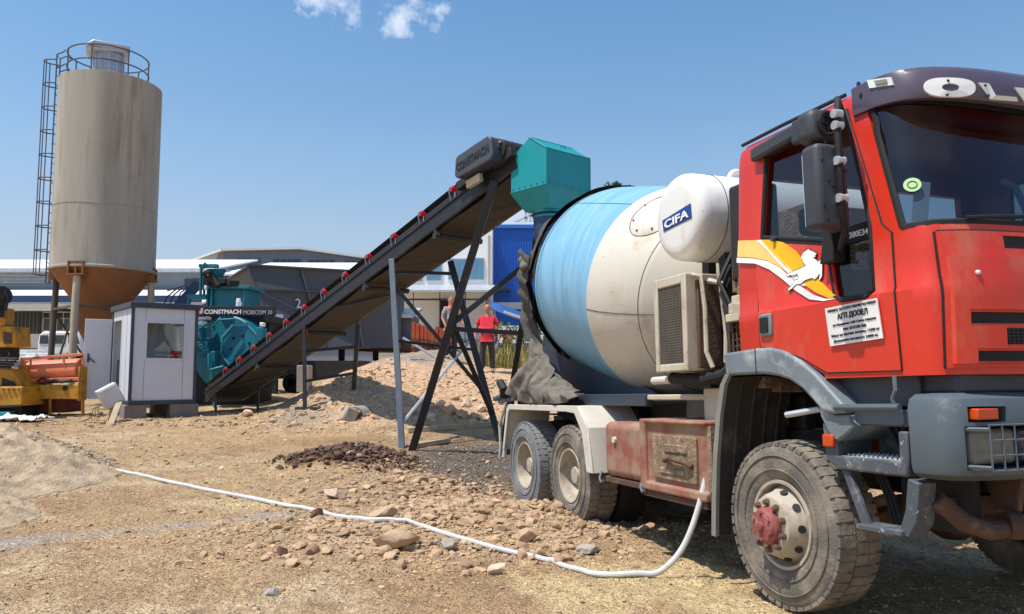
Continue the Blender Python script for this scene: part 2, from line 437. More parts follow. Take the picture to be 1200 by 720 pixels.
def text(name, body, w, h, T, m, parent, depth=0.004, bold=0.0, shear=0.0, font=None):
    """lettering fitted to w x h, lower-left at T's origin, in T's XY plane"""
    cu = bpy.data.curves.new(name, 'FONT'); cu.body = body; cu.size = 1.0; cu.extrude = 0.02; cu.offset = bold; cu.shear = shear
    cu.resolution_u = 3
    ob = bpy.data.objects.new(name, cu); col.objects.link(ob)
    dg = bpy.context.evaluated_depsgraph_get(); dg.update()
    me = bpy.data.meshes.new_from_object(ob.evaluated_get(dg))
    bpy.data.objects.remove(ob); bpy.data.curves.remove(cu)
    n = len(me.vertices); co = np.empty(n*3, 'f'); me.vertices.foreach_get('co', co); co = co.reshape(-1, 3)
    lo, hi = co.min(0), co.max(0)
    co = (co - lo) / np.maximum(hi - lo, 1e-6) * np.array([w, h, depth])
    Tm = np.array(T); co = co @ Tm[:3, :3].T + Tm[:3, 3]
    me.vertices.foreach_set('co', co.astype('f').ravel())
    me.materials.clear(); me.materials.append(M[m])
    return link_mesh(name, me, parent, smooth=False)

# ------------------------------------------------------------------ terrain
def _hash(ix, iy, seed):
    h = (ix.astype(np.int64) * 374761393 + iy.astype(np.int64) * 668265263 + seed * 2147483647) & 0xFFFFFFFF
    h = ((h ^ (h >> 13)) * 1274126177) & 0xFFFFFFFF
    return ((h ^ (h >> 16)) & 0xFFFF) / 65535.0
def vnoise(x, y, seed=0):
    ix, iy = np.floor(x), np.floor(y); fx, fy = x - ix, y - iy
    fx, fy = fx*fx*(3-2*fx), fy*fy*(3-2*fy)
    a, b = _hash(ix, iy, seed), _hash(ix+1, iy, seed); c, d = _hash(ix, iy+1, seed), _hash(ix+1, iy+1, seed)
    return (a*(1-fx)+b*fx)*(1-fy) + (c*(1-fx)+d*fx)*fy - 0.5
def fbm(x, y, f, o=4, seed=0, gain=0.5):
    z = 0; a = 1
    for i in range(o):
        z = z + a * vnoise(x*f + 17.3*i, y*f - 9.1*i, seed+i); f *= 2.03; a *= gain
    return z
def sst(a, b, x):
    t = np.clip((x-a)/(b-a), 0, 1); return t*t*(3-2*t)
def mound_h(x, y):
    """earth bank behind the conveyor"""
    wob = fbm(x, y, 0.5, 3, 40) * 0.9
    left = x + 5.7 + np.clip(y - 16, -2, 6) * 0.28 + wob*0.5
    m = np.minimum((y - 15.0 + wob*0.6 - np.clip(x+1.5, 0, 3)*0.25) * 0.44, left * 0.62)
    top = 1.78 - 0.66 * sst(-2.8, -0.3, x)
    m = np.clip(m, 0, None)
    return top * (1 - np.exp(-(m/top)**1.6))
def ground0(x, y):
    x = np.asarray(x, float); y = np.asarray(y, float)
    r = np.interp(y, [-900, 0, 5, 8, 9.8, 11.2, 13, 15, 22, 34, 900], [0, 0, .035, -.05, -.11, .03, .27, .40, .55, 1.0, 1.0])
    l = np.interp(y, [-900, 0, 6, 10, 14, 18, 22, 30, 44, 900], [0, 0, .05, .18, .33, .44, .5, 1.0, 1.7, 1.7])
    k = sst(-2.4, -0.4, x)
    z = l*(1-k) + r*k
    # rubble ridge between the hose and the rear wheels
    cx, cy = -0.35, 8.1
    e = ((x-cx)*0.86 + (y-cy)*0.5)/1.5, (-(x-cx)*0.5 + (y-cy)*0.86)/0.75
    z = z + 0.24*np.exp(-(e[0]**2+e[1]**2)) + 0.20*np.exp(-(((x+1.1)/0.9)**2+((y-9.7)/0.9)**2))
    # low heap of dark soil
    z = z + (0.20 + 0.12*fbm(x, y, 2.2, 3, 12)) * np.exp(-(((x+2.45)/0.85)**2+((y-11.6)/0.8)**2)**1.5)
    return z
def ground_m(x, y):
    z = ground0(x, y)
    bank = np.minimum(sst(15, 19, np.asarray(y, float)), 1)
    return z + mound_h(x, y) 
def ground(x, y):
    z = ground_m(x, y)
    x = np.asarray(x, float); y = np.asarray(y, float)
    near = np.exp(-np.clip(np.hypot(x, y)-4, 0, None)/40)
    rough = 0.55 + 0.6*sst(-2.2, -0.6, x) * sst(5.6, 7.0, y) * (1-sst(10.5, 12.5, y)) + 0.7*sst(0.15, 0.5, mound_h(x, y))
    z = z + near*(0.05*fbm(x, y, 0.55, 3, 1) + rough*(0.075*fbm(x, y, 2.3, 4, 5, .55) + 0.03*np.abs(fbm(x, y, 9, 3, 9, .6))))
    return z
def gz(x, y): return float(ground(np.array([x]), np.array([y]))[0])
def gpt(px, py, extra=0.0):
    d = pix_dir(px, py); t = np.linspace(2, 70, 6000)
    X, Y, Z = d.x*t, d.y*t, CAM_H + d.z*t
    g = ground(X, Y) + extra
    i = int(np.argmax(Z < g)) if (Z < g).any() else len(t)-1
    return Vector((X[i], Y[i], g[i]))

ang = np.unique(np.concatenate([np.arange(-180, -48, 4.0), np.arange(-48, 48.01, 0.2), np.arange(48, 181, 4.0)]))
rad = np.concatenate([[0.3], 1.2*np.exp(np.linspace(0, math.log(700/1.2), 520))])
A, RR = np.meshgrid(np.radians(ang), rad)
GX, GY = RR*np.sin(A), RR*np.cos(A)
GZ = ground(GX, GY)
nr, na = GX.shape
verts = np.stack([GX, GY, GZ], -1).reshape(-1, 3)
idx = np.arange(nr*na).reshape(nr, na)
quads = np.stack([idx[:-1, :-1], idx[:-1, 1:], idx[1:, 1:], idx[1:, :-1]], -1).reshape(-1, 4)[:, ::-1]
def np_mesh(name, verts, faces):
    me = bpy.data.meshes.new(name); k = faces.shape[1]
    me.vertices.add(len(verts)); me.vertices.foreach_set('co', verts.astype('f').ravel())
    me.loops.add(faces.size); me.loops.foreach_set('vertex_index', faces.astype('i').ravel())
    me.polygons.add(len(faces)); me.polygons.foreach_set('loop_start', np.arange(0, faces.size, k, dtype='i'))
    me.update(calc_edges=True); me.validate()
    return me
gme = np_mesh('ground', verts, quads)
# soil colour: patches of sand, brown earth, pale gravel, wet slurry, straw (what lies where, not light)
SAND, BROWN, PALE, WET, STRAW, BANK, LIME = [np.array(lin(c)) for c in ((192, 164, 128), (162, 132, 102), (208, 186, 154), (104, 97, 90), (216, 196, 150), (218, 184, 152), (182, 174, 166))]
x, y = verts[:, 0], verts[:, 1]
c = np.tile(SAND, (len(verts), 1))
def mixc(c, k, colr): k = np.clip(k, 0, 1)[:, None]; return c*(1-k) + colr*k
c = mixc(c, sst(0.05, 0.5, fbm(x, y, 0.45, 5, 21, .6))*0.55, BROWN)
c = mixc(c, sst(0.05, 0.45, fbm(x, y, 0.8, 5, 31, .6))*0.75, PALE)
c = mixc(c, sst(0.1, 0.35, fbm(x, y, 5.0, 4, 33, .6))*0.45, BROWN)
heap = np.exp(-(((x+2.45)/0.95)**2+((y-11.7)/0.85)**2)**1.5)
c = mixc(c, sst(0.25, 0.5, heap + 0.5*fbm(x, y, 3, 4, 35))*0.95, np.array(lin((92, 68, 54))))
# slurry under the hopper
k = 1 - np.sqrt(((x+0.35)/1.75)**2 + ((y-12.2)/2.1)**2) + 0.55*fbm(x, y, 1.2, 4, 37)
c = mixc(c, sst(0.0, 0.25, k)*0.92, WET)
# pale gravel streak at the left
g0, g1 = np.array([-5.6, 6.15]), np.array([-2.3, 8.1]); dg_ = g1-g0; L2 = dg_@dg_
tt = np.clip(((x-g0[0])*dg_[0]+(y-g0[1])*dg_[1])/L2, 0, 1)
ds = np.hypot(x-g0[0]-tt*dg_[0], y-g0[1]-tt*dg_[1])
c = mixc(c, sst(0.30, 0.04, ds - 0.36*fbm(x, y, 2.4, 5, 39))*0.8, LIME)
k = 1 - np.sqrt(((x-1.05)/1.0)**2 + ((y-5.9)/1.0)**2) + 0.9*fbm(x, y, 3, 4, 41)
c = mixc(c, sst(0.0, 0.3, k)*0.75, STRAW)
k = 1 - np.sqrt(((x+3.2)/1.1)**2 + ((y-8.6)/0.35)**2) + 1.1*fbm(x, y, 3, 4, 42)
c = mixc(c, sst(0.1, 0.5, k)*0.5, STRAW)
mh = mound_h(x, y)
c = mixc(c, sst(0.1, 0.4, mh + .3*fbm(x, y, 2, 3, 43))*0.85, BANK)
# grey gravel along the bank's left flank and crown
fl = sst(1.25, 1.55, mh + 0.25*fbm(x, y, 1.5, 4, 44))*sst(0.4, -1.2, x) + sst(-4.1, -5.0, x + 0.35*(y-17.5) + 0.7*fbm(x, y, 1.3, 4, 45))*sst(0.05, 0.3, mh)
c = mixc(c, fl*0.85, np.array(lin((158, 150, 142))))
c = mixc(c, sst(15.2, 14.4, y)*sst(13.3, 14.0, y)*sst(-5, -4, x)*sst(0.3, -0.5, x)*0.5, BROWN)
c = mixc(c, sst(22, 30, y)*0.6, np.array(lin((170, 150, 122))))
c = c * np.array([1.07, 1.02, 0.965]) * (1 + 0.30*fbm(x, y, 12, 3, 47))[:, None]
at_ = gme.attributes.new('soil', 'FLOAT_COLOR', 'POINT')
at_.data.foreach_set('color', np.concatenate([np.clip(c, 0, 1), np.ones((len(c), 1))], 1).astype('f').ravel())
gm = bpy.data.materials.new('soil'); gm.use_nodes = True
n, l = gm.node_tree.nodes, gm.node_tree.links
b = n['Principled BSDF']; b.inputs['Roughness'].default_value = 0.95; b.inputs['Specular IOR Level'].default_value = 0.15
an = n.new('ShaderNodeAttribute'); an.attribute_name = 'soil'
tcn = n.new('ShaderNodeTexCoord')
v1 = n.new('ShaderNodeTexNoise'); v1.inputs['Scale'].default_value = 30; v1.inputs['Detail'].default_value = 8; v1.inputs['Roughness'].default_value = 0.75
l.new(tcn.outputs['Object'], v1.inputs['Vector'])
m1 = n.new('ShaderNodeMapRange'); m1.inputs['From Min'].default_value = 0.3; m1.inputs['From Max'].default_value = 0.7; m1.inputs['To Min'].default_value = 0.58; m1.inputs['To Max'].default_value = 1.38
l.new(v1.outputs['Fac'], m1.inputs['Value'])
sc_ = n.new('ShaderNodeVectorMath'); sc_.operation = 'SCALE'; l.new(an.outputs['Color'], sc_.inputs[0]); l.new(m1.outputs[0], sc_.inputs['Scale'])
l.new(sc_.outputs[0], b.inputs['Base Color'])
v2 = n.new('ShaderNodeTexNoise'); v2.inputs['Scale'].default_value = 9; v2.inputs['Detail'].default_value = 10; v2.inputs['Roughness'].default_value = 0.72
l.new(tcn.outputs['Object'], v2.inputs['Vector'])
v3 = n.new('ShaderNodeTexVoronoi'); v3.inputs['Scale'].default_value = 28
l.new(tcn.outputs['Object'], v3.inputs['Vector'])
a3 = n.new('ShaderNodeMath'); a3.operation = 'MULTIPLY_ADD'; a3.inputs[1].default_value = -0.35
l.new(v3.outputs['Distance'], a3.inputs[0]); l.new(v2.outputs['Fac'], a3.inputs[2])
hsum = a3.outputs[0]; csum = None
for vsc, vh, thr in ((38, 0.5, 0.55), (85, 0.3, 0.45), (170, 0.16, 0.35)):
    vv = n.new('ShaderNodeTexVoronoi'); vv.inputs['Scale'].default_value = vsc; l.new(tcn.outputs['Object'], vv.inputs['Vector'])
    sp3 = n.new('ShaderNodeSeparateColor'); l.new(vv.outputs['Color'], sp3.inputs[0])
    g3 = n.new('ShaderNodeMath'); g3.operation = 'GREATER_THAN'; g3.inputs[1].default_value = thr; l.new(sp3.outputs[0], g3.inputs[0])
    mr3 = n.new('ShaderNodeMapRange'); mr3.inputs['From Min'].default_value = 0.48; mr3.inputs['From Max'].default_value = 0.1; mr3.inputs['To Max'].default_value = vh; l.new(vv.outputs['Distance'], mr3.inputs['Value'])
    mm3 = n.new('ShaderNodeMath'); mm3.operation = 'MULTIPLY'; l.new(g3.outputs[0], mm3.inputs[0]); l.new(mr3.outputs[0], mm3.inputs[1])
    ad3 = n.new('ShaderNodeMath'); ad3.operation = 'ADD'; l.new(hsum, ad3.inputs[0]); l.new(mm3.outputs[0], ad3.inputs[1]); hsum = ad3.outputs[0]
    cm3 = n.new('ShaderNodeMapRange'); cm3.inputs['To Min'].default_value = 0.84; cm3.inputs['To Max'].default_value = 1.16; l.new(sp3.outputs[1], cm3.inputs['Value'])
    if csum is None: csum = cm3.outputs[0]
    else:
        mu3 = n.new('ShaderNodeMath'); mu3.operation = 'MULTIPLY'; l.new(csum, mu3.inputs[0]); l.new(cm3.outputs[0], mu3.inputs[1]); csum = mu3.outputs[0]
sc4 = n.new('ShaderNodeVectorMath'); sc4.operation = 'SCALE'; l.new(sc_.outputs[0], sc4.inputs[0]); l.new(csum, sc4.inputs['Scale']); l.new(sc4.outputs[0], b.inputs['Base Color'])
bp = n.new('ShaderNodeBump'); bp.inputs['Strength'].default_value = 1.0; bp.inputs['Distance'].default_value = 0.05
l.new(hsum, bp.inputs['Height']); l.new(bp.outputs[0], b.inputs['Normal'])
gme.materials.append(gm)
gme.polygons.foreach_set('use_smooth', [True]*len(gme.polygons))
go = bpy.data.objects.new('ground', gme); col.objects.link(go)
tag(go, 'bare sandy earth of the building yard with a bank behind', kind='structure')

# stones: one deformed icosphere per variant, thousands merged as loose ground cover
def ico(sub):
    bm = bmesh.new(); bmesh.ops.create_icosphere(bm, subdivisions=sub, radius=1)
    v = np.array([p.co[:] for p in bm.verts]); f = np.array([[q.index for q in p.verts] for p in bm.faces]); bm.free(); return v, f
IV, IF = ico(2)
def stone_variants(k, sub=1, jag=0.3):
    iv, fc = ico(sub); out = []
    for i in range(k):
        v = iv.copy()
        for _ in range(11 if sub > 1 else 7):
            d = rng.normal(size=3); d /= np.linalg.norm(d); cut = rng.uniform(0.45, 0.85)
            s = v @ d; v = v - np.where(s > cut, s-cut, 0)[:, None]*d
        v = v * rng.uniform(0.7, 1.25, size=3) * (1 + jag*0.3*rng.normal(size=(len(v), 1))*0.5)
        out.append(v)
    return out, fc
SV0, SF0 = stone_variants(12, 1)
SVM, SFM = stone_variants(14, 2, 0.15)
SV2, SF2 = stone_variants(10, 3, 0.10)
def scatter(name, pts, sizes, material, label, flat=0.6, sink=0.25, zf=ground, fine=False, sv=0.4):
    SV, SF = (SVM, SFM) if fine else (SV0, SF0)
    n = len(pts); nv = len(SV[0])
    V = np.empty((n, nv, 3)); z = zf(pts[:, 0], pts[:, 1])
    for i in range(n):
        v = SV[i % len(SV)] * sizes[i]
        a = rng.uniform(0, 6.28); ca, sa = math.cos(a), math.sin(a)
        b_ = rng.uniform(-0.6, 0.6); cb, sb = math.cos(b_), math.sin(b_)
        v = v @ np.array([[ca, sa, 0], [-sa, ca, 0], [0, 0, 1]]) @ np.array([[cb, 0, sb], [0, 1, 0], [-sb, 0, cb]])
        v = v * [1, 1, flat]
        V[i] = v + [pts[i, 0], pts[i, 1], z[i] + sizes[i]*flat*(0.6-sink)]
    F_ = (SF[None] + (np.arange(n)*nv)[:, None, None]).reshape(-1, 3)
    me = np_mesh(name, V.reshape(-1, 3), F_)
    me.materials.append(M[material])
    me.polygons.foreach_set('use_smooth', [True]*len(me.polygons)); me.set_sharp_from_angle(angle=R(28))
    # a shade for each stone
    sh = rng.uniform(1-sv, 1+sv*.8, n)[:, None]*(1 + rng.normal(size=(n, 3))*0.025)
    sh = np.concatenate([np.repeat(np.clip(sh, 0.2, 1.7), nv, 0), np.ones((n*nv, 1))], 1)
    aa_ = me.attributes.new('shade', 'FLOAT_COLOR', 'POINT'); aa_.data.foreach_set('color', sh.astype('f').ravel())
    return tag(link_raw(name, me), label, kind='stuff')
def link_raw(name, me):
    o = bpy.data.objects.new(name, me); col.objects.link(o); return o
def polar_pts(n, r0, r1, a0, a1, keep=None):
    r = r0*np.exp(rng.uniform(0, 1, n)**0.8*math.log(r1/r0)); a = np.radians(rng.uniform(a0, a1, n))
    p = np.stack([r*np.sin(a), r*np.cos(a)], 1)
    return p if keep is None else p[keep(p[:, 0], p[:, 1])]
def powsize(n, lo, hi, k=2.2): u = rng.uniform(0, 1, n); return lo*(1-u*(1-(lo/hi)**k))**(-1/k)
offwet = lambda x, y: (fbm(x, y, 0.9, 3, 61) > -0.12)
p = polar_pts(62000, 3.2, 27, -43, 43, offwet)
p = np.concatenate([p, polar_pts(30000, 3.0, 8.0, -40, 36)])
scatter('pebbles', p, powsize(len(p), 0.0042, 0.034, 2.5)*np.clip(np.hypot(p[:, 0], p[:, 1])/7, 0.7, 1.8), 'pebbles', 'small pebbles strewn over the sandy yard')
def gauss_pts(n, cx, cy, sx, sy, rot=0):
    u = rng.normal(size=(n, 2)) * [sx, sy]; ca, sa = math.cos(rot), math.sin(rot)
    return np.stack([cx + u[:, 0]*ca - u[:, 1]*sa, cy + u[:, 0]*sa + u[:, 1]*ca], 1)
p = np.concatenate([gauss_pts(7500, -0.5, 7.8, 1.05, 0.55, 0.35), gauss_pts(6000, -0.9, 9.4, 0.8, 0.8), gauss_pts(1200, -0.1, 7.0, 0.7, 0.35, 0.3), gauss_pts(900, -1.5, 10.6, 0.5, 0.6)])
scatter('rubble', p, powsize(len(p), 0.010, 0.085, 1.9), 'rubble', 'loose stony rubble heaped between the hose and the rear wheels', 0.68, 0.42, fine=True, sv=0.24)
p = gauss_pts(2500, -0.35, 12.1, 0.75, 0.95)
scatter('slurry_grit', p, powsize(len(p), 0.008, 0.035, 2.0), 'slurry', 'dark grey grit in the slurry below the hopper')
p = gauss_pts(1500, -2.45, 11.6, 0.5, 0.42)
p = p[np.hypot((p[:, 0]+2.45)/1.0, (p[:, 1]-11.6)/0.85) < 1.2]
scatter('soil_clods', p, powsize(len(p), 0.018, 0.075, 1.8), 'clod_soil', 'dark brown clods of soil in a low heap', 0.8, 0.1)
p = np.stack([rng.uniform(-5.5, 2.2, 2100), rng.uniform(14.6, 19.2, 2100)], 1)
p = p[(mound_h(p[:, 0], p[:, 1]) > 0.03)]
scatter('bank_stones', p, powsize(len(p), 0.02, 0.11, 2.1), 'bank_rock', 'stones embedded in the sandy earth bank', 0.7, 0.42, fine=True, sv=0.22)
p = np.stack([rng.uniform(-13, -3, 900), rng.uniform(16.3, 20, 900)], 1)
scatter('yard_debris', p, powsize(len(p), 0.02, 0.10, 2.2), 'rubble', 'broken stone litter in front of the cabin', 0.7, 0.3)

def rock(px, py, w, hgt, label, material='rock', group=None, var=0, name='rock', extra=0.0, dy=0.25):
    """single boulder: w and hgt in photograph pixels"""
    P = gpt(px, py); k = P.y/F_PX
    v = SV2[var % len(SV2)]
    lo, hi = v.min(0), v.max(0)
    v = (v - (lo+hi)/2) / (hi-lo) * [w*k, w*k*0.7, hgt*k*1.15]
    v = v * (1 + 0.16*np.array([mnoise.noise(Vector(q)*3.2/max(w*k, .01) + Vector((var, px, 0))) for q in v]) + 0.06*np.array([mnoise.noise(Vector(q)*9/max(w*k, .01)) for q in v]))[:, None]
    me = np_mesh(name, v, SF2); me.materials.append(M[material])
    me.polygons.foreach_set('use_smooth', [True]*len(me.polygons)); me.set_sharp_from_angle(angle=R(32))
    o = link_raw(name, me); o.location = (P.x, P.y + w*k*dy, P.z + hgt*k*0.38 + extra); o.rotation_euler = (0, 0, rng.uniform(-.5, .5))
    return tag(o, label, 'rock', group)
rock(464, 638, 54, 19, 'largest flat tan rock, touching the white hose from below', var=0, dy=-0.05)
rock(447, 608, 34, 14, 'brown rock lying just above the white hose bend', var=1)
rock(391, 585, 28, 13, 'pale wedge shaped rock at the near edge of the dark soil heap', 'rock_pink', var=2)
rock(370, 609, 15, 13, 'small brown stone sitting right on top of the hose', 'clods', var=3)
rock(548, 618, 21, 12, 'rounded rock above the hose towards the rear wheels', var=4)
rock(618, 638, 26, 18, 'upright tan rock beside the hose below the rearmost wheel', var=5)
rock(525, 647, 19, 14, 'rounded grey tan stone under the hose in the rubble', 'rock_grey', var=6)
rock(450, 652, 19, 12, 'brown cobble in front of the largest flat rock', var=7)
rock(582, 675, 22, 13, 'pale cobble at the front edge of the rubble', 'rock_pink', var=8)
rock(690, 650, 28, 11, 'flat pale slab next to the hose below the tandem wheels', 'rock_grey', var=9)
rock(630, 655, 17, 12, 'round cobble touching the underside of the hose', var=1)
rock(329, 653, 16, 12, 'lone dark stone standing on the sandy ground', 'clods', var=2)
rock(317, 700, 19, 10, 'pale stone with a sharp shadow nearest the camera', 'rock_grey', var=3)
rock(409, 660, 15, 12, 'small tan cobble among the front stones of the rubble', var=4)
rock(288, 489, 14, 9, 'pinkish white boulder beside the foot of the conveyor', 'rock_pink', var=5)
BLAB = ('largest boulder of the row at the foot of the bank, between the conveyor legs', 'round boulder beside the largest one, on the side of the near conveyor leg', 'pale boulder just in front of and right of the largest boulder of the row', 'sandy boulder resting higher on the bank above the pale boulder', 'pale boulder in the middle of the row, nearest the long timber', 'small boulder lying highest towards the far conveyor foot', 'shaded boulder at the left end of the row, next to the near conveyor post', 'small pale boulder in the shade between the two near conveyor legs', 'little boulder highest up the bank above the largest one', 'last pale boulder of the row, touching the far conveyor foot')
for i, (bx, by, bw, bh) in enumerate(((527, 487, 20, 13), (515, 478, 14, 10), (541, 491, 15, 11), (546, 478, 13, 9), (556, 492, 14, 9), (564, 484, 12, 9), (480, 487, 16, 11), (505, 492, 12, 8), (534, 470, 10, 7), (575, 494, 12, 8))):
    rock(bx, by, bw, bh, BLAB[i], ('rock', 'rock_pink')[i % 2], 'boulders at the foot of the bank', i)

# heaps of gravel at the left
def heap(name, cx, cy, rx, ry, h, label, material, seed):
    n1, n2 = 110, 200
    rr = np.linspace(0, 1.12, n1); aa = np.linspace(0, 2*np.pi, n2, endpoint=False)
    Rg, Ag = np.meshgrid(rr, aa, indexing='ij')
    wob = 1 + 0.16*fbm(np.cos(Ag)*1.3, np.sin(Ag)*1.3, 1.4, 3, seed)
    X, Y = cx + Rg*rx*np.cos(Ag)*wob, cy + Rg*ry*np.sin(Ag)*wob
    prof = h*np.clip(1-Rg, 0, 1)**0.95*(1-0.25*np.exp(-(Rg/0.25)**2)) - 0.05*(Rg > 1.0)
    Z = ground(X, Y) + prof + (0.10*fbm(X, Y, 2.2, 5, seed+3, .62) + 0.05*np.abs(fbm(X, Y, 9, 3, seed+5)))*np.clip(1.15-Rg, 0, .4)*2.5
    V = np.stack([X-cx, Y-cy, Z], -1).reshape(-1, 3); z0 = gz(cx, cy)
    V[:, 2] -= z0
    id_ = np.arange(n1*n2).reshape(n1, n2)
    q = np.stack([id_[:-1], np.roll(id_, -1, 1)[:-1], np.roll(id_, -1, 1)[1:], id_[1:]], -1).reshape(-1, 4)[:, ::-1]
    me = np_mesh(name, V, q); me.materials.append(M[material]); me.polygons.foreach_set('use_smooth', [True]*len(me.polygons))
    o = link_raw(name, me); o.location = (cx, cy, z0)
    tag(o, label, 'gravel heap')
    k = 6000
    u = rng.uniform(0, 1, (k, 2)); pr = np.sqrt(u[:, 0])*1.0; pa = u[:, 1]*2*np.pi
    px_, py_ = cx + pr*rx*np.cos(pa), cy + pr*ry*np.sin(pa)
    return np.stack([px_, py_], 1), lambda X_, Y_: ground(X_, Y_) + h*np.clip(1-np.hypot((X_-cx)/rx, (Y_-cy)/ry), 0, 1)**0.95*(1-0.25*np.exp(-(np.hypot((X_-cx)/rx, (Y_-cy)/ry)/0.25)**2))
hp, hz = heap('gravel_heap', -7.25, 10.0, 1.9, 2.3, 0.92, 'large heap of grey brown gravel where the white hose starts', 'gravel', 71)
scatter('heap_grit', hp, powsize(len(hp), 0.009, 0.05, 2.2), 'gravel_grit', 'coarse grit on the gravel heaps', zf=hz)
heap('gravel_heap', -5.9, 7.7, 1.15, 1.0, 0.42, 'smaller greyer gravel heap in front of the large one', 'gravel', 91)

# ------------------------------------------------------------------ the mixer truck
T_YAW, T_PITCH = 2.80012, 0.0335
tf = Vector((math.cos(T_PITCH)*math.sin(T_YAW), math.cos(T_PITCH)*math.cos(T_YAW), math.sin(T_PITCH)))
tu = Vector((-math.sin(T_PITCH)*math.sin(T_YAW), -math.sin(T_PITCH)*math.cos(T_YAW), math.cos(T_PITCH)))
tr_ = tf.cross(tu)
tO = Vector((1.7777, 5.1826, 0.5882)) - tr_*1.25 - tu*0.55
TM = Matrix(((tf.x, -tr_.x, tu.x, tO.x), (tf.y, -tr_.y, tu.y, tO.y), (tf.z, -tr_.z, tu.z, tO.z), (0, 0, 0, 1)))
truck = thing('mixer_truck', 'red cement mixer truck with a blue and white drum standing under the hopper', 'mixer truck', matrix=TM)
TI = TM.inverted()
def q(X, r, z): return Vector((X, -r, z))            # truck frame: forward, to its right, up
SIDE = frame((0, 0, 0), (1, 0, 0), (0, 0, 1))        # local XY = (forward, up), local Z = towards the truck's right

# --- cab shell
LV = [(1.50, 1.235, 1.09, 1.40), (1.965, 1.25, 1.09, 1.42), (1.99, 1.236, 1.09, 1.42), (2.30, 1.232, 1.085, 1.395),
      (2.36, 1.23, 1.07, 1.375), (3.05, 1.19, 0.88, 1.17), (3.14, 1.18, 0.84, 1.12), (3.20, 1.165, 0.80, 1.07), (3.25, 1.11, 0.74, 0.98), (3.275, 0.98, 0.62, 0.84)]
XR = -0.40
def lev(z):
    zs = [a[0] for a in LV]
    return [float(np.interp(z, zs, [a[i] for a in LV])) for i in (1, 2, 3)]
def plan(z, d=0.0, n=44, N=3.6, xr=None):
    """closed outline of the cab at height z, grown by d"""
    rw, xs, xf = lev(z); rw += d; xf += d; x0 = (XR if xr is None else xr) - d
    pts = []
    for i in range(n+1):
        t = math.pi*i/n
        t = t + 0.0
        c_, s_ = math.cos(t), math.sin(t)
        pts.append(Vector((xs + (xf-xs)*abs(s_)**(2/N), -rw*math.copysign(abs(c_)**(2/N), c_), z)))
    b = 0.07 + d
    pts += [Vector((x0+b, rw, z)), Vector((x0+b*.3, rw-b*.3, z)), Vector((x0, rw-b, z)), Vector((x0, -(rw-b), z)), Vector((x0+b*.3, -(rw-b*.3), z)), Vector((x0+b, -rw, z))]
    return pts
ZS = [1.50, 1.70, 1.90, 1.965, 1.99, 2.15, 2.30, 2.36, 2.55, 2.75, 2.95, 3.05, 3.14, 3.20, 3.25, 3.275]
def cab_loft(d=0.0, zs=None, ztop=0.0):
    zs = zs or ZS
    return MB().loft([plan(z, d) if i < len(zs)-1 else [p + Vector((0, 0, ztop)) for p in plan(z, d)] for i, z in enumerate(zs)])
def prismY(poly, r0, r1): return MB().prism(poly, SIDE, -0, 0) if False else MB().prism(poly, SIDE, r0, r1)
UPWIN = [(-0.03, 3.075), (-0.075, 2.50), (0.555, 2.355), (0.60, 2.00), (0.66, 1.965), (0.86, 1.965), (0.905, 2.00), (0.905, 2.38), (0.72, 3.14), (0.60, 3.16)]
WSCUT = [(1.10, 2.315), (1.7, 2.315), (1.7, 3.08), (0.89, 3.08)]
body = cab_loft()
inner = cab_loft(-0.055, [1.56, 1.9, 1.99, 2.30, 2.36, 2.7, 3.05, 3.14, 3.18])
arch = [(-0.7, 1.3), (-0.7, 1.705), (0.02, 1.70), (0.27, 1.62), (0.47, 1.525), (0.47, 1.3)]
sh = boolean(body, inner)
sh = boolean(as_obj(sh), MB().prism(arch, SIDE, -1.5, 1.5))
sh = boolean(as_obj(sh), MB().prism(WSCUT, SIDE, -1.5, 1.5))
sh = boolean(as_obj(sh), MB().prism(UPWIN, SIDE, 1.0, 1.5))
sh = boolean(as_obj(sh), MB().prism(UPWIN, SIDE, -1.5, -1.0))
sh = boolean(as_obj(sh), MB().box((-0.6, -1.0, 2.36), (-0.2, 1.0, 3.02)))
sh.materials.clear(); sh.materials.append(M['red_paint'])
cab = link_mesh('cab', sh, truck, 30)
# rubber seals and panes
def curve_on_shell(x, z, d=0.006):
    rw = lev(z)[0]; return q(x, rw + d, z)
for s in (1, -1):
    seal = MB()
    loop = [q(x, (lev(z)[0] + 0.002)*s, z) for x, z in UPWIN]
    seal.tube(loop + [loop[0]], 0.016, 6)
    seal.bar(q(0.54, s*(lev(2.34)[0]-.01), 2.345), q(0.905, s*(lev(2.34)[0]-.01), 2.355), 0.03, 0.10)
    seal.bar(q(-0.07, s*(lev(2.49)[0]-.004), 2.485), q(0.56, s*(lev(2.35)[0]-.004), 2.34), 0.03, 0.045)
    seal.build('window_seal', 'black_rubber', cab)
for s in (1, -1):
    up = [(-0.03, 3.075), (-0.075, 2.50), (0.555, 2.355), (0.905, 2.38), (0.72, 3.14), (0.60, 3.16)]
    MB().add([q(x, s*(lev(z)[0]-0.022), z) for x, z in up], [tuple(range(6))]).build('side_window', 'pane', cab, smooth=False)
    lo_ = [(0.56, 2.33), (0.60, 2.00), (0.66, 1.965), (0.86, 1.965), (0.905, 2.00), (0.905, 2.35)]
    MB().add([q(x, s*(lev(z)[0]-0.02), z) for x, z in lo_], [tuple(range(6))]).build('lower_window', 'pane', cab, smooth=False)
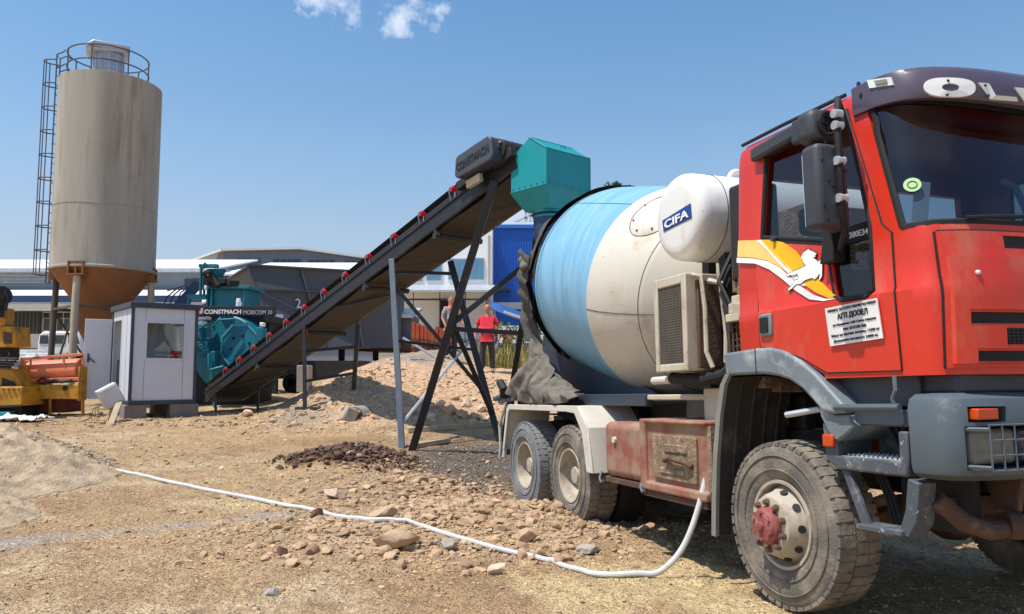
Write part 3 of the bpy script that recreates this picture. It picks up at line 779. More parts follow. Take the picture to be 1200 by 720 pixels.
# wrap-around windscreen
def ws_row(z, d):
    xp = float(np.interp(z, [2.315, 3.08], [1.115, 0.91]))
    pl = [p for p in plan(z, d, n=120)[:121] if p.x > xp]
    res = []
    L = [0]
    for a, b2 in zip(pl, pl[1:]): L.append(L[-1] + (b2-a).length)
    for k in range(41):
        t = L[-1]*k/40; j = min(max(1, int(np.searchsorted(L, t))), len(pl)-1)
        u = (t-L[j-1])/max(1e-9, L[j]-L[j-1]); res.append(pl[j-1].lerp(pl[j], u))
    return res
rows = [ws_row(z, -0.012) for z in np.linspace(2.315, 3.08, 10)]
MB().sheet(rows).build('windscreen', 'windscreen', cab, 60)
rim = [r_[0] for r_ in rows] + rows[-1][1:] + [r_[-1] for r_ in rows[::-1]][1:] + rows[0][::-1][1:]
MB().tube(rim, 0.021, 6).build('windscreen_seal', 'black_rubber', cab)
# inside
bm_ = MB(); bm_.box((0.72, -1.1, 1.9), (1.12, 1.1, 2.30)); bm_.box((1.1, -1.0, 2.0), (1.24, 1.0, 2.29)); bm_.build('dashboard', 'interior', cab, bevel=0.03)
for yy in (-0.62, 0.62):
    s_ = MB(); s_.box((-0.20, yy-0.26, 1.75), (0.30, yy+0.26, 2.0)); s_.box((-0.28, yy-0.25, 1.95), (-0.14, yy+0.25, 2.55)); s_.box((-0.27, yy-0.14, 2.57), (-0.17, yy+0.14, 2.78))
    s_.build('driver_seat', 'interior', cab, bevel=0.04)
wh = MB(); c0 = Vector((0.58, 0.62, 2.28)); e1 = Vector((0, 1, 0)); e2 = Vector((0.45, 0, 0.9)).normalized()
wh.tube([c0 + (e1*math.cos(a) + e2*math.sin(a))*0.22 for a in np.linspace(0, 2*math.pi, 25)], 0.016, 6)
wh.bar(c0 - e1*.2, c0 + e1*.2, .03, .02); wh.tube([c0, c0 + Vector((0.25, 0, -0.25))], 0.03); wh.build('steering_wheel', 'black_rubber', cab)
hb = MB(); hb.tube([q(1.02, 0.14, 2.30), q(1.04, 0.14, 2.5), q(1.0, 0.16, 2.66), q(0.93, 0.18, 2.72)], 0.02, 8); hb.build('white_bar', 'lamp_white', cab)  # curved white bar added behind the windscreen
# sticker and paper behind the glass
def on_ws(px, py, d):   # point of the windscreen seen at a photograph pixel
    dr = TI.to_3x3() @ pix_dir(px, py); o_ = TI @ Vector((0, 0, CAM_H))
    best = None
    for t in np.linspace(3.5, 6.5, 900):
        p = o_ + dr*t
        if not 2.28 < p.z < 3.1: continue
        rw, xs, xf = lev(p.z); rw += d; xf += d
        if abs(p.y) < rw and p.x < xs + (xf-xs)*max(0, 1-(abs(p.y)/rw)**3.6)**(1/3.6):
            return p
    return q(1.3, 0.9, 2.5)
pc = on_ws(1069, 217, -0.006); px_ = on_ws(1079, 217, -0.006)
ex_ = (px_-pc).normalized(); ey_ = (on_ws(1069, 207, -0.006) - pc).normalized()
Ts = frame(pc, ex_, ey_)
MB().prism([(0.045*math.cos(a), 0.042*math.sin(a)) for a in np.linspace(0, 2*math.pi, 24, endpoint=False)], Ts, 0.0, 0.004).build('round_sticker', 'sticker_green', cab)
MB().tube([Ts @ Vector((0.024*math.cos(a), 0.021*math.sin(a), 0.005)) for a in np.linspace(0, 2*math.pi, 20)], 0.003, 4).build('sticker_ring', 'leaf', cab)
pp = MB(); pp.prism([(-0.02, -0.20), (0.06, -0.20), (0.06, 0.03), (-0.02, 0.04)], Ts @ Matrix.Translation((0.03, 0, 0)), -0.03, -0.027); pp.build('paper_slip', 'paper', cab)
# wipers
w_ = MB(); 
for y0, y1 in ((1.02, 0.18), (0.10, -0.8)):
    zb = 2.335
    pts = []
    for k in range(9):
        yy = y0 + (y1-y0)*k/8
        rw, xs, xf = lev(zb + 0.012*k*.5); xx = xs + (xf-xs)*max(0, 1-(abs(yy)/rw)**3.6)**(1/3.6)
        pts.append(Vector((xx + 0.02, -(-yy) if False else -yy, zb + 0.006*k)))
    w_.tube(pts, 0.012, 6); w_.tube([pts[-1] + Vector((0.03, 0, -0.06)), pts[4] + Vector((0.03, 0, 0.015))], 0.014, 6)
w_.build('wiper', 'black_rubber', cab)

# --- door skin with shut lines
def slab(poly, r0, r1, d_out, d_in):
    o_ = cab_loft(d_out, ZS, 0.0); i_ = cab_loft(d_in, ZS, 0.02)
    me = boolean(o_, MB().prism(poly, SIDE, r0, r1), 'INTERSECT')
    return boolean(as_obj(me), i_)
DOOR = [(-0.115, 1.73), (-0.165, 3.12), (0.62, 3.165), (0.735, 3.135), (0.99, 2.36), (1.055, 2.30), (1.065, 1.53), (0.50, 1.535), (0.29, 1.635), (0.03, 1.715)]
for s in (1, -1):
    r0, r1 = (0.9, 1.5) if s > 0 else (-1.5, -0.9)
    dm = slab(DOOR, r0, r1, 0.009, -0.012)
    win2 = [(x + (0.018 if x > 0.5 else -0.018), z + (0.018 if z > 3.0 else -0.016)) for x, z in UPWIN]
    dm = boolean(as_obj(dm), MB().prism(win2, SIDE, r0, r1))
    dm.materials.clear(); dm.materials.append(M['red_paint'])
    door = link_mesh('door', dm, truck, 30)
    h_ = MB(); rr = s*1.262
    h_.box((-0.10, -rr-0.012, 1.80), (0.03, -rr+0.012, 1.955))
    h_.build('handle', 'fender_grey', door, bevel=0.012)
    h2 = MB(); h2.box((-0.08, -s*1.278-0.006, 1.825), (0.005, -s*1.278+0.004, 1.93)); h2.build('handle_recess', 'black_rubber', door, bevel=0.004)
    lk = MB(); lk.cyl(q(0.075, s*1.245, 2.455), q(0.075, s*1.265, 2.455), 0.018, 12); lk.build('lock', 'dark_plastic', door)
    if s > 0: door_r = door
# small black number on the black strip of the door
text('lettering', '380E34', 0.145, 0.036, frame(q(0.75, lev(2.33)[0]+0.012, 2.325), (1, 0, 0), (0, 0, 1)), 'lamp_white', cab, 0.003, 0.01)

# --- decal: swoosh and leaping horse, notice plate
def decal(name, poly, m, lift, parent, r_base=None):
    vs = []
    for x, z in poly:
        vs.append((x, z))
    mb = MB(); Tm = frame((0, 0, 0), (1, 0, 0), (0, 0, 1))
    top = [q(x, lev(z)[0] + 0.013 + lift, z) for x, z in vs]; bot = [q(x, lev(z)[0] + 0.008 + lift - 0.002, z) for x, z in vs]
    n_ = len(vs)
    mb.add(top + bot, [tuple(range(n_)), tuple(range(2*n_-1, n_-1, -1))] + [(i, i+n_, (i+1) % n_+n_, (i+1) % n_) for i in range(n_)])
    return mb.build(name, m, parent, smooth=False)
def sp(pts): # photograph pixels of the door -> (forward, up) on the cab side
    out = []
    for px, py in pts:
        dr = TI.to_3x3() @ pix_dir(px, py); o_ = TI @ Vector((0, 0, CAM_H))
        t = (-1.255 - o_.y)/dr.y; p = o_ + dr*t; out.append((p.x, p.z))
    return out
Y1 = [(888, 281), (900, 281), (915, 284), (930, 294), (943, 309), (955, 324), (968, 338), (981, 348.5), (970, 349.5), (955, 343), (942, 334), (930, 323), (917, 310), (904, 297)]
W1 = [(862, 302), (880, 303), (897, 306), (912, 314), (926, 326), (940, 338), (952, 346), (966, 350.5), (981, 350), (965, 353), (948, 351), (932, 341), (917, 328), (901, 316), (884, 309), (862, 308)]
P1 = [(862, 282), (884, 281.5), (899, 295), (913, 310), (925, 322), (912, 313), (897, 305), (880, 302), (862, 301)]
W2 = [(884, 281.5), (889, 281.2), (905, 296), (919, 310), (932, 323), (944, 335), (938, 335), (925, 323), (912, 309), (898, 294)]
decal('swoosh', sp(P1), 'decal_pale', 0.0, cab)
decal('swoosh', sp(Y1), 'decal_yellow', 0.002, cab)
decal('swoosh', sp(W1), 'logo_white', 0.004, cab)
decal('swoosh', sp(W2), 'logo_white', 0.003, cab)
z4 = lambda pts: [(860 + a/3.6, 280 + b_/3.6) for a, b_ in pts]
HORSE = [(915 + a/10.286, 285 + b_/10.286) for a, b_ in ((330,72),(350,92),(380,100),(425,128),(420,142),(408,148),(412,165),(395,172),(375,168),(395,185),(430,210),(445,235),(455,215),(475,205),(488,215),(496,260),(496,330),(494,400),(480,430),(465,445),(460,420),(470,385),(465,365),(450,390),(430,420),(405,440),(385,420),(350,428),(310,440),(275,458),(255,482),(225,495),(185,498),(165,515),(140,545),(115,560),(95,580),(90,560),(100,540),(130,515),(148,495),(155,465),(178,445),(205,440),(212,420),(210,395),(190,370),(165,390),(140,392),(110,385),(85,405),(62,382),(85,372),(120,355),(160,335),(200,322),(230,310),(265,290),(300,275),(290,260),(270,235),(255,205),(242,175),(250,150),(265,120),(290,100))]
hx = sp(HORSE)
cxh, czh = np.mean(hx, 0)
def grow(poly, d):
    out = []; n_ = len(poly); ar = sum(poly[i][0]*poly[(i+1) % n_][1]-poly[(i+1) % n_][0]*poly[i][1] for i in range(n_)); sg_ = 1 if ar > 0 else -1
    for i in range(n_):
        a, b_, c_ = poly[i-1], poly[i], poly[(i+1) % n_]; t = Vector((c_[0]-a[0], c_[1]-a[1])); t.normalize(); out.append((b_[0] + t.y*d*sg_, b_[1] - t.x*d*sg_))
    return out
decal('horse_outline', grow(hx, 0.0042), 'letter_dark', 0.006, cab)
decal('horse', hx, 'logo_white', 0.008, cab)
pl = sp([(969.5, 362), (1030.5, 349.5), (1036.5, 396.5), (974.5, 406)])
plate = decal('notice_plate', pl, 'paper', 0.012, door_r); plate_parent = door_r
rp3 = lambda k: q(pl[k][0], lev(pl[k][1])[0] + 0.0265, pl[k][1])
o0 = rp3(3); exx = rp3(2) - o0; eyy = rp3(0) - o0
wpl, hpl = exx.length, eyy.length
TP = frame(o0, exx, eyy)
for body_, x0, x1, y0, y1, bd in (('ПРЕВОЗ ЗА СОПСТВЕНИ ПОТРЕБИ', .04, .96, .87, .94, .01), ('АГП ДООЕЛ', .22, .80, .62, .80, .035), ('ул.Ленинова 16/8 Свети Николе', .11, .93, .47, .55, .01), ('тел: 071/338-300', .30, .74, .345, .42, .01), ('Маса на празно возило: 13500 кг', .06, .97, .20, .285, .01), ('Дозволена носивост: 24000 кг.', .09, .94, .06, .14, .01)):
    text('lettering', body_, wpl*(x1-x0), hpl*(y1-y0), TP @ Matrix.Translation((wpl*x0, hpl*y0, 0.0)), 'letter_dark', plate_parent, 0.003, bd)

# --- visor with lettering and marker lamp
def plan_d(z, d, dx=0.0, n=60):
    rw, xs, xf = lev(z)
    return [Vector((xs + dx + (xf-xs+d)*abs(math.sin(math.pi*i/n))**(2/3.6) if True else 0, -(rw+d)*math.copysign(abs(math.cos(math.pi*i/n))**(2/3.6), math.cos(math.pi*i/n)), z)) for i in range(n+1)]
out_rows = []
VZ = [(3.02, 0.14), (3.045, 0.155), (3.12, 0.15), (3.20, 0.125), (3.235, 0.09), (3.25, 0.0)]
def visor_row(z, d, zz=None):
    rw, xs, xf = lev(3.08); pts = []
    for i in range(61):
        t = math.pi*i/60; c_, s_ = math.cos(t), math.sin(t)
        pts.append(Vector((0.80 + (1.20 - 0.80 + d)*abs(s_)**(2/4.2), -(1.19 + min(d, 0.03)*0.6)*math.copysign(abs(c_)**(2/3.6), c_), z + 0.05*(1-s_)*max(0, min(1, (3.14-z)/0.1)))))
    return pts
vo = [visor_row(z, d) for z, d in VZ]
vi = [visor_row(z, d-0.03) for z, d in VZ[::-1]]
vi = [[Vector((p.x-0.012, p.y*0.985, p.z)) for p in r_] for r_ in vi]
vb = MB(); vb.sheet(vo + vi + [vo[0]])
visor = vb.build('sun_visor', 'visor_purple', truck, 50)
def on_visor(px, py):
    dr = TI.to_3x3() @ pix_dir(px, py); o_ = TI @ Vector((0, 0, CAM_H))
    for t in np.linspace(3.2, 6.5, 1600):
        p = o_ + dr*t
        d = float(np.interp(p.z, [a[0] for a in VZ], [a[1] for a in VZ]))
        rw_ = 1.19 + min(d, 0.03)*0.6
        if abs(p.y) < rw_ and p.x < 0.80 + (0.40+d)*max(0, 1-(abs(p.y)/rw_)**3.6)**(1/4.2) + 0.003: return p
    return q(1.3, 0, 3.1)
def vis_poly(pts, name, m, parent, lift=0.004):
    P = [on_visor(*p) for p in pts]
    nrm = (P[1]-P[0]).cross(P[2]-P[0]).normalized()
    if nrm.x < 0: nrm = -nrm
    n_ = len(P)
    mb = MB(); mb.add([p + nrm*lift for p in P] + [p - nrm*0.01 for p in P], [tuple(range(n_)), tuple(range(2*n_-1, n_-1, -1))] + [(i, i+n_, (i+1) % n_+n_, (i+1) % n_) for i in range(n_)])
    return mb.build(name, m, parent, smooth=False)
# letters O L I, each a plate screwed to the visor
oc = (1112.5, 103)
ring_o = [(oc[0] + 30*math.copysign(abs(math.cos(a))**.75, math.cos(a)), oc[1] + 11.2*math.copysign(abs(math.sin(a))**.75, math.sin(a)) + 1.8*math.cos(a)*0.5) for a in np.linspace(0, 2*math.pi, 28, endpoint=False)]
ring_i = [(oc[0] + 1 + 10.5*math.cos(a), oc[1] + 4.6*math.sin(a)) for a in np.linspace(0, 2*math.pi, 28, endpoint=False)]
Po, Pi = [on_visor(*p) for p in ring_o], [on_visor(*p) for p in ring_i]
mb = MB(); n_ = 28; lf = Vector((0.006, -0.001, 0.001))
mb.add([p + lf for p in Po] + [p + lf for p in Pi] + [p - lf for p in Po] + [p - lf for p in Pi], [(i, (i+1) % n_, n_+(i+1) % n_, n_+i) for i in range(n_)] + [(i, 2*n_+i, 2*n_+(i+1) % n_, (i+1) % n_) for i in range(n_)] + [(n_+i, n_+(i+1) % n_, 3*n_+(i+1) % n_, 3*n_+i) for i in range(n_)])
mb.build('lettering', 'logo_white', visor, 60)
vis_poly([(1145.5, 97.5), (1158, 98.5), (1166, 112.5), (1190, 114.5), (1192, 119.5), (1160, 117)], 'lettering', 'logo_white', visor, 0.007)
vis_poly([(1188, 103), (1204, 104.5), (1216, 122), (1200, 121)], 'lettering', 'logo_white', visor, 0.007)
for p0 in ((1110, 95.5), (1109, 112), (1153.5, 101), (1157, 113)):
    P = on_visor(*p0); MB().sphere(P + lf*1.2, 0.008, 8).build('screw', 'letter_dark', visor)
lampf = vis_poly([(1017, 94.5), (1045, 90.8), (1048, 100), (1020, 104)], 'marker_lamp_frame', 'lamp_white', visor, 0.010)
vis_poly([(1026, 95.6), (1040, 93.6), (1041, 98), (1028, 100)], 'marker_lamp', 'lamp_clear', visor, 0.016)
for p0 in ((1006, 99), (1009, 112)):
    P = on_visor(*p0); MB().sphere(P, 0.02, 8, (0.6, 0.6, 1)).build('clip', 'black_rubber', visor)
rail = MB()
for s in (1, -1): rail.tube([q(-0.36, s*1.14, 3.262), q(0.1, s*1.145, 3.262), q(0.68, s*1.14, 3.255)], 0.014, 6)
rail.build('roof_gutter', 'black_rubber', cab)

# --- hood panel on the front
hp_ = boolean(cab_loft(0.014, ZS), MB().box((0.9, -1.175, 1.535), (1.8, 1.175, 2.262)), 'INTERSECT')
hp_ = boolean(as_obj(hp_), cab_loft(-0.03, ZS, 0.05))
cuts = [(1.06, 0.60, 1.765, 1.825), (0.86, 0.10, 1.655, 1.742), (1.03, 0.60, 1.568, 1.622), (0.82, 0.55, 2.17, 2.24)]
for a, b_, z0, z1 in cuts:
    for s in (1, -1):
        y0, y1 = sorted((-a*s, -b_*s)); hp_ = boolean(as_obj(hp_), MB().box((1.0, y0, z0), (1.8, y1, z1)))
hp_ = boolean(as_obj(hp_), MB().box((1.0, -0.58, 1.765), (1.8, 0.58, 1.825)))
hp_ = boolean(as_obj(hp_), MB().box((1.0, -0.58, 1.568), (1.8, 0.58, 1.622)))
hp_.materials.clear(); hp_.materials.append(M['red_paint'])
hood = link_mesh('hood_panel', hp_, truck, 30)
# raised lower field of the hood (crease below the upper grab strip)
h2m = boolean(cab_loft(0.036, ZS), MB().box((0.9, -1.155, 1.555), (1.8, 1.155, 2.12)), 'INTERSECT')
h2m = boolean(as_obj(h2m), cab_loft(0.010, ZS, 0.05))
for a, b_, z0, z1 in cuts[:3] + [(0.62, -0.62, 1.765, 1.825), (0.62, -0.62, 1.568, 1.622)]:
    for s in (1, -1):
        y0, y1 = sorted((-a*s, -b_*s)); h2m = boolean(as_obj(h2m), MB().box((1.0, y0-0.02, z0-0.012), (1.8, y1+0.02, z1+0.012)))
h2m.materials.clear(); h2m.materials.append(M['red_paint'])
fld = link_mesh('hood_field', h2m, hood, 30, bevel=0.008)
g_ = MB()
def xfront(y, z, d=0.0):
    rw, xs, xf = lev(z); return xs + (xf+d-xs)*max(0, 1-(abs(y)/(rw+d))**3.6)**(1/3.6)
for a, b_, z0, z1 in cuts + [(0.59, -0.59, 1.765, 1.825), (0.59, -0.59, 1.568, 1.622)]:
    for s in (1, -1):
        y0, y1 = sorted((-a*s, -b_*s)); ys = np.linspace(y0, y1, 8)
        g_.sheet([[Vector((xfront(y, (z0+z1)/2) + 0.005, y, z0)) for y in ys], [Vector((xfront(y, (z0+z1)/2) + 0.005, y, z1)) for y in ys]])
g_.build('vent', 'black_rubber', hood, smooth=False)
gr = MB()
for s in (1, -1):
    for y in np.arange(0.12, 0.86, 0.03): gr.tube([Vector((xfront(y, 1.7)+0.010, -s*y, 1.657)), Vector((xfront(y, 1.7)+0.010, -s*y, 1.74))], 0.003, 4)
    for z in np.arange(1.665, 1.74, 0.018): gr.tube([Vector((xfront(y, 1.7)+0.012, -s*y, z)) for y in np.linspace(0.10, 0.84, 8)], 0.003, 4)
gr.build('mesh_grille', 'dark_plastic', hood)
MB().sphere(q(xfront(1.03, 2.03, 0.04), 1.03, 2.03), 0.014, 10).build('screw', 'lamp_white', hood)

sl_ = MB()   # dark shut lines round the hood and the doors
for s in (1, -1):
    sl_.tube([Vector((xfront(1.178, z, 0.006), -s*1.178, z)) for z in np.linspace(1.53, 2.262, 14)], 0.007, 5)
sl_.tube([Vector((xfront(y, 2.264, 0.006), y, 2.264)) for y in np.linspace(-1.17, 1.17, 40)], 0.007, 5)
sl_.build('shut_line', 'black_rubber', hood)
for s in (1, -1):
    sd_ = MB(); lp_ = DOOR[:4] + [(0.84, 2.78)] + DOOR[4:]
    lp_ = [(-0.12, 1.73), (-0.125, 1.97), (-0.13, 1.995), (-0.17, 3.12)] + DOOR[2:6] + [(1.058, 1.99), (1.062, 1.965)] + DOOR[6:]
    sd_.tube([q(x, s*(lev(z)[0] + 0.004), z) for x, z in lp_ + [lp_[0]]], 0.0065, 5); sd_.build('shut_line', 'black_rubber', cab)
# --- fenders, steps, mudguards, wheels
def both(fn):
    for s in (1, -1): fn(s)
def fender(s):
    outer = [(-0.53, 1.71), (-0.12, 1.725), (0.0, 1.722), (0.14, 1.69), (0.28, 1.625), (0.42, 1.535), (0.53, 1.44), (0.66, 1.33), (0.66, 1.29), (0.55, 1.285), (0.47, 1.30), (0.40, 1.36), (0.30, 1.44), (0.18, 1.50), (0.05, 1.53), (-0.1, 1.545), (-0.505, 1.545)]
    f_ = MB(); f_.prism(outer, SIDE, *sorted((s*0.72, s*1.275)))
    fo = f_.build('front_fender', 'fender_grey', truck, 25, bevel=0.022, seg=3)
    lip = [(0.40, 1.355), (0.47, 1.305), (0.55, 1.28), (0.66, 1.285), (0.66, 1.24), (0.70, 1.22), (0.62, 1.16), (0.55, 1.12), (0.50, 1.14), (0.46, 1.20), (0.42, 1.27)]
    MB().prism(lip, SIDE, *sorted((s*0.8, s*1.245))).build('fender_lip', 'fender_grey', fo, 25, bevel=0.012)
    sm = MB(); sm.tube([q(-0.145, s*1.277, 1.548), q(-0.145, s*1.279, 1.722)], 0.004, 5); sm.build('seam', 'chassis_dark', fo)
both(fender)
def mudguard(s):
    prof = [(-0.46, 1.56), (-0.53, 1.48), (-0.60, 1.25), (-0.66, 0.95), (-0.70, 0.62), (-0.72, 0.36)]
    g = MB(); g.sheet([[q(x, s*1.27, z) for x, z in prof], [q(x, s*0.66, z) for x, z in prof]])
    g.sheet([[q(x-0.03, s*1.27, z) for x, z in prof], [q(x-0.03, s*0.66, z) for x, z in prof]])
    mg = g.build('mudguard', 'mud_rubber', truck, 50)
    e = MB(); e.sheet([[q(x-0.035, s*1.285, z) for x, z in prof], [q(x+0.02, s*1.285, z) for x, z in prof]]); e.sheet([[q(x+0.02, s*1.285, z) for x, z in prof], [q(x+0.02, s*1.255, z) for x, z in prof]])
    e.sheet([[q(x-0.035, s*1.285, z) for x, z in prof], [q(x-0.035, s*1.24, z) for x, z in prof]])
    e.build('mudguard_rim', 'dusty_grey', mg, 50)
    rb = MB()
    for r_ in (1.13, 1.0, 0.88, 0.76): rb.tube([q(x+0.012, s*r_, z) for x, z in prof], 0.012, 5)
    rb.build('rib', 'mud_rubber', mg)
    ins = MB(); arc = [(-0.50, 1.535), (-0.1, 1.535), (0.06, 1.52), (0.2, 1.475), (0.34, 1.39), (0.44, 1.28)]
    ins.sheet([[q(x, s*1.24, z-0.004) for x, z in arc], [q(x, s*0.55, z-0.004) for x, z in arc]]); ins.build('arch_liner', 'mud_rubber', mg)
both(mudguard)
def steps(s):
    st = MB()
    st.prism([(0.53, 0.955), (1.065, 0.955), (1.08, 1.05), (1.08, 1.20), (1.02, 1.20), (1.02, 1.04), (0.53, 1.035)], SIDE, *sorted((s*1.22, s*1.255)))
    st.box((0.53, min(-s*0.85, -s*1.22), 0.955), (1.06, max(-s*0.85, -s*1.22), 1.0))
    st.prism([(0.44, 1.0), (0.53, 0.96), (0.535, 1.26), (0.47, 1.27), (0.42, 1.22)], SIDE, *sorted((s*0.95, s*1.235)))
    st.box((0.52, min(-s*0.86, -s*0.90), 0.98), (1.08, max(-s*0.86, -s*0.90), 1.36))
    so = st.build('step_unit', 'step_grey', truck, bevel=0.012)
    tr = MB(); tr.box((0.545, min(-s*0.95, -s*1.215), 1.0), (1.01, max(-s*0.95, -s*1.215), 1.035)); tb = tr
    for xx in np.arange(0.56, 1.0, 0.035):
        for rr in np.arange(0.97, 1.21, 0.04): tb.cyl(q(xx, s*rr, 1.035), q(xx, s*rr, 1.046), 0.009, 5)
    tb.build('step_tread', 'galvanised', so)
    rf = MB(); rf.box((0.44, -s*1.248-0.012, 1.085), (0.53, -s*1.248+0.012, 1.16)); rf.build('side_reflector', 'lamp_orange', so, bevel=0.008)
    ls = MB()
    ls.bar(q(0.70, s*1.20, 0.645), q(1.02, s*1.20, 0.655), 0.16, 0.035)
    ls.prism([(0.98, 0.66), (1.04, 0.63), (1.10, 0.72), (1.13, 0.93), (1.06, 0.95), (1.03, 0.78)], SIDE, *sorted((s*1.12, s*1.25)))
    ls.prism([(0.56, 0.955), (0.62, 0.955), (0.76, 0.64), (0.70, 0.63)], SIDE, *sorted((s*1.20, s*1.235)))
    ls.build('lower_step', 'step_grey', so, bevel=0.008)
    hs = MB()
    for k in range(3): hs.tube([q(0.66+0.05*k, s*1.0, 1.34), q(0.72+0.05*k, s*0.98, 1.18), q(0.78+0.06*k, s*0.95, 1.02)], 0.012, 6)
    for k in range(3): hs.tube([q(0.66+0.03*k, s*1.08, 0.96), q(0.72+0.03*k, s*1.06, 0.8), q(0.80+0.03*k, s*1.1, 0.66)], 0.010, 6)
    hs.build('cable', 'black_rubber', so)
    bb = MB(); bb.box((0.62, min(-s*0.78, -s*0.84), 0.62), (1.10, max(-s*0.78, -s*0.84), 1.36)); bb.build('bay_panel', 'machine_black', so)
    rb = MB(); rb.tube([q(0.58, s*1.27, 1.325), q(1.06, s*1.27, 1.33)], 0.02, 8); rb.tube([q(1.03, s*1.26, 1.50), q(1.045, s*1.275, 1.42), q(1.02, s*1.275, 1.38), q(1.03, s*1.27, 1.33)], 0.012, 6)
    rb.build('grab_rail', 'steel_grey', so)
    db = MB(); db.box((0.48, min(-s*0.7, -s*1.15), 1.33), (1.09, max(-s*0.7, -s*1.15), 1.515)); db.box((0.60, min(-s*0.7, -s*1.20), 1.22), (1.08, max(-s*0.7, -s*1.20), 1.315)); db.build('sill_panel', 'pan_blue_grey', so, bevel=0.01)
both(steps)
rod = MB(); rod.tube([q(0.12, 1.26, 1.27), q(0.42, 1.13, 1.325)], 0.02, 8); rod.build('wheel_arch_pipe', 'galvanised', truck)

def tyre_mesh(D=1.10, Wd=0.31, rimr=0.285, lugs=46):
    """axis along local X, outer face at x = 0 and the tyre reaching to -Wd"""
    Rr = D/2; prof = [(-0.02, rimr), (0.0, rimr+0.02), (0.012, rimr+0.06), (0.016, Rr-0.14), (0.006, Rr-0.06), (-0.010, Rr-0.022), (-0.03, Rr-0.010), (-Wd+0.03, Rr-0.010), (-Wd+0.010, Rr-0.022), (-Wd-0.006, Rr-0.06), (-Wd-0.016, Rr-0.14), (-Wd-0.012, rimr+0.06), (-Wd, rimr+0.02), (-Wd+0.02, rimr), (-0.02, rimr)]
    mb = MB(); mb.lathe(prof, Matrix.Identity(4), 72, close=False)
    for k in range(lugs):
        a = 2*math.pi*k/lugs
        for (x0, x1, tw, off) in ((-0.105, 0.002, 0.74, 0), (-Wd-0.002, -Wd+0.105, 0.74, 0.5), (-0.20, -0.118, 0.78, 0.5)):
            aa = a + off*2*math.pi/lugs; w = 2*math.pi/lugs*tw/2
            vs = []
            for (xx, rr) in ((x0, Rr), (x1, Rr), (x1, Rr-0.035), (x0, Rr-0.035)):
                rr2 = rr - (0.012 if xx in (0.002, -Wd-0.002) and rr == Rr else 0)
                for dw in (-w, w): vs.append((xx, rr2*math.cos(aa+dw), rr2*math.sin(aa+dw)))
            mb.add(vs, [(0, 1, 3, 2), (2, 3, 5, 4), (4, 5, 7, 6), (6, 7, 1, 0), (0, 2, 4, 6), (1, 7, 5, 3)])
    for rr in (rimr+0.075, Rr-0.10): mb.tube([Vector((0.017, rr*math.cos(t), rr*math.sin(t))) for t in np.linspace(0, 2*math.pi, 49)], 0.005, 4, cap=False)
    return mb
def wheel(X, s, tyre_m, front, r_out=1.25, dz=0.0, twin=True):
    w = thing('wheel', None, None); w.parent = truck
    w.matrix_local = frame(q(X, s*r_out, 0.55+dz), (0, -s, 0), (0, 0, 1)) @ Matrix.Rotation(rng.uniform(0, 6), 4, 'X')
    tyre_mesh().build('tyre', tyre_m, w, 40)
    if front:
        rp = [(-0.02, 0.292), (0.002, 0.288), (0.0, 0.268), (-0.05, 0.262), (-0.075, 0.255), (-0.03, 0.235), (0.045, 0.205), (0.085, 0.185), (0.095, 0.15), (0.095, 0.02)]
        rm = MB(); rm.lathe(rp, Matrix.Identity(4), 56, close=False); rm.lathe([(-0.3, 0.287), (-0.06, 0.287)], Matrix.Identity(4), 48, close=False)
        rim_o = rm.build('rim', 'rim_beige', w, 35)
        hl = MB()
        for k in range(10):
            a = 2*math.pi*(k+.5)/10; c_ = Vector((0.012, 0.219*math.cos(a), 0.219*math.sin(a)))
            nn = Vector((0.42, -0.9*math.cos(a)*-1, 0.9*math.sin(a))).normalized()
            hl.cyl(c_ - nn*0.006, c_ + nn*0.010, 0.025, 14)
        hl.build('hand_hole', 'black_rubber', w)
        st = MB()
        for k in range(10):
            a = 2*math.pi*k/10; y, z = 0.150*math.cos(a), 0.150*math.sin(a)
            st.cyl((0.085, y, z), (0.104, y, z), 0.024, 10); st.cyl((0.104, y, z), (0.124, y, z), 0.018, 6); st.cyl((0.124, y, z), (0.13, y, z), 0.011, 8)
        st.build('wheel_nut', 'stud_steel', w, 30)
        hb_ = MB(); hb_.lathe([(0.09, 0.128), (0.125, 0.118), (0.135, 0.105), (0.15, 0.098), (0.158, 0.03), (0.175, 0.026), (0.18, 0.0)], Matrix.Identity(4), 28, close=False)
        for k in range(6):
            a = 2*math.pi*k/6; hb_.cyl((0.14, 0.085*math.cos(a), 0.085*math.sin(a)), (0.165, 0.085*math.cos(a), 0.085*math.sin(a)), 0.012, 8)
        hb_.build('hub', 'hub_red', w, 30)
    else:
        rp = [(-0.02, 0.292), (0.002, 0.288), (-0.002, 0.268), (-0.06, 0.262), (-0.17, 0.25), (-0.19, 0.235), (-0.20, 0.19), (-0.20, 0.02)]
        rm = MB(); rm.lathe(rp, Matrix.Identity(4), 56, close=False)
        rim_o = rm.build('rim', 'rim_beige', w, 35)
        hb_ = MB(); hb_.lathe([(-0.20, 0.125), (-0.11, 0.118), (-0.10, 0.10), (-0.06, 0.085), (-0.055, 0.0)], Matrix.Identity(4), 28, close=False)
        hb_.build('hub', 'rim_beige', w, 30)
        st = MB()
        for k in range(10):
            a = 2*math.pi*k/10; y, z = 0.163*math.cos(a), 0.163*math.sin(a); st.cyl((-0.2, y, z), (-0.165, y, z), 0.016, 6)
        st.build('wheel_nut', 'stud_steel', w, 30)
        if twin:
            i_ = tyre_mesh(lugs=40); i_.build('inner_tyre', 'tyre_black', w, 40).location = (-0.36, 0, 0)
            b2 = MB(); b2.lathe([(-0.68, 0.285), (-0.38, 0.285), (-0.2, 0.27)], Matrix.Identity(4), 40, close=True); b2.build('inner_rim', 'chassis_dark', w)
    return w
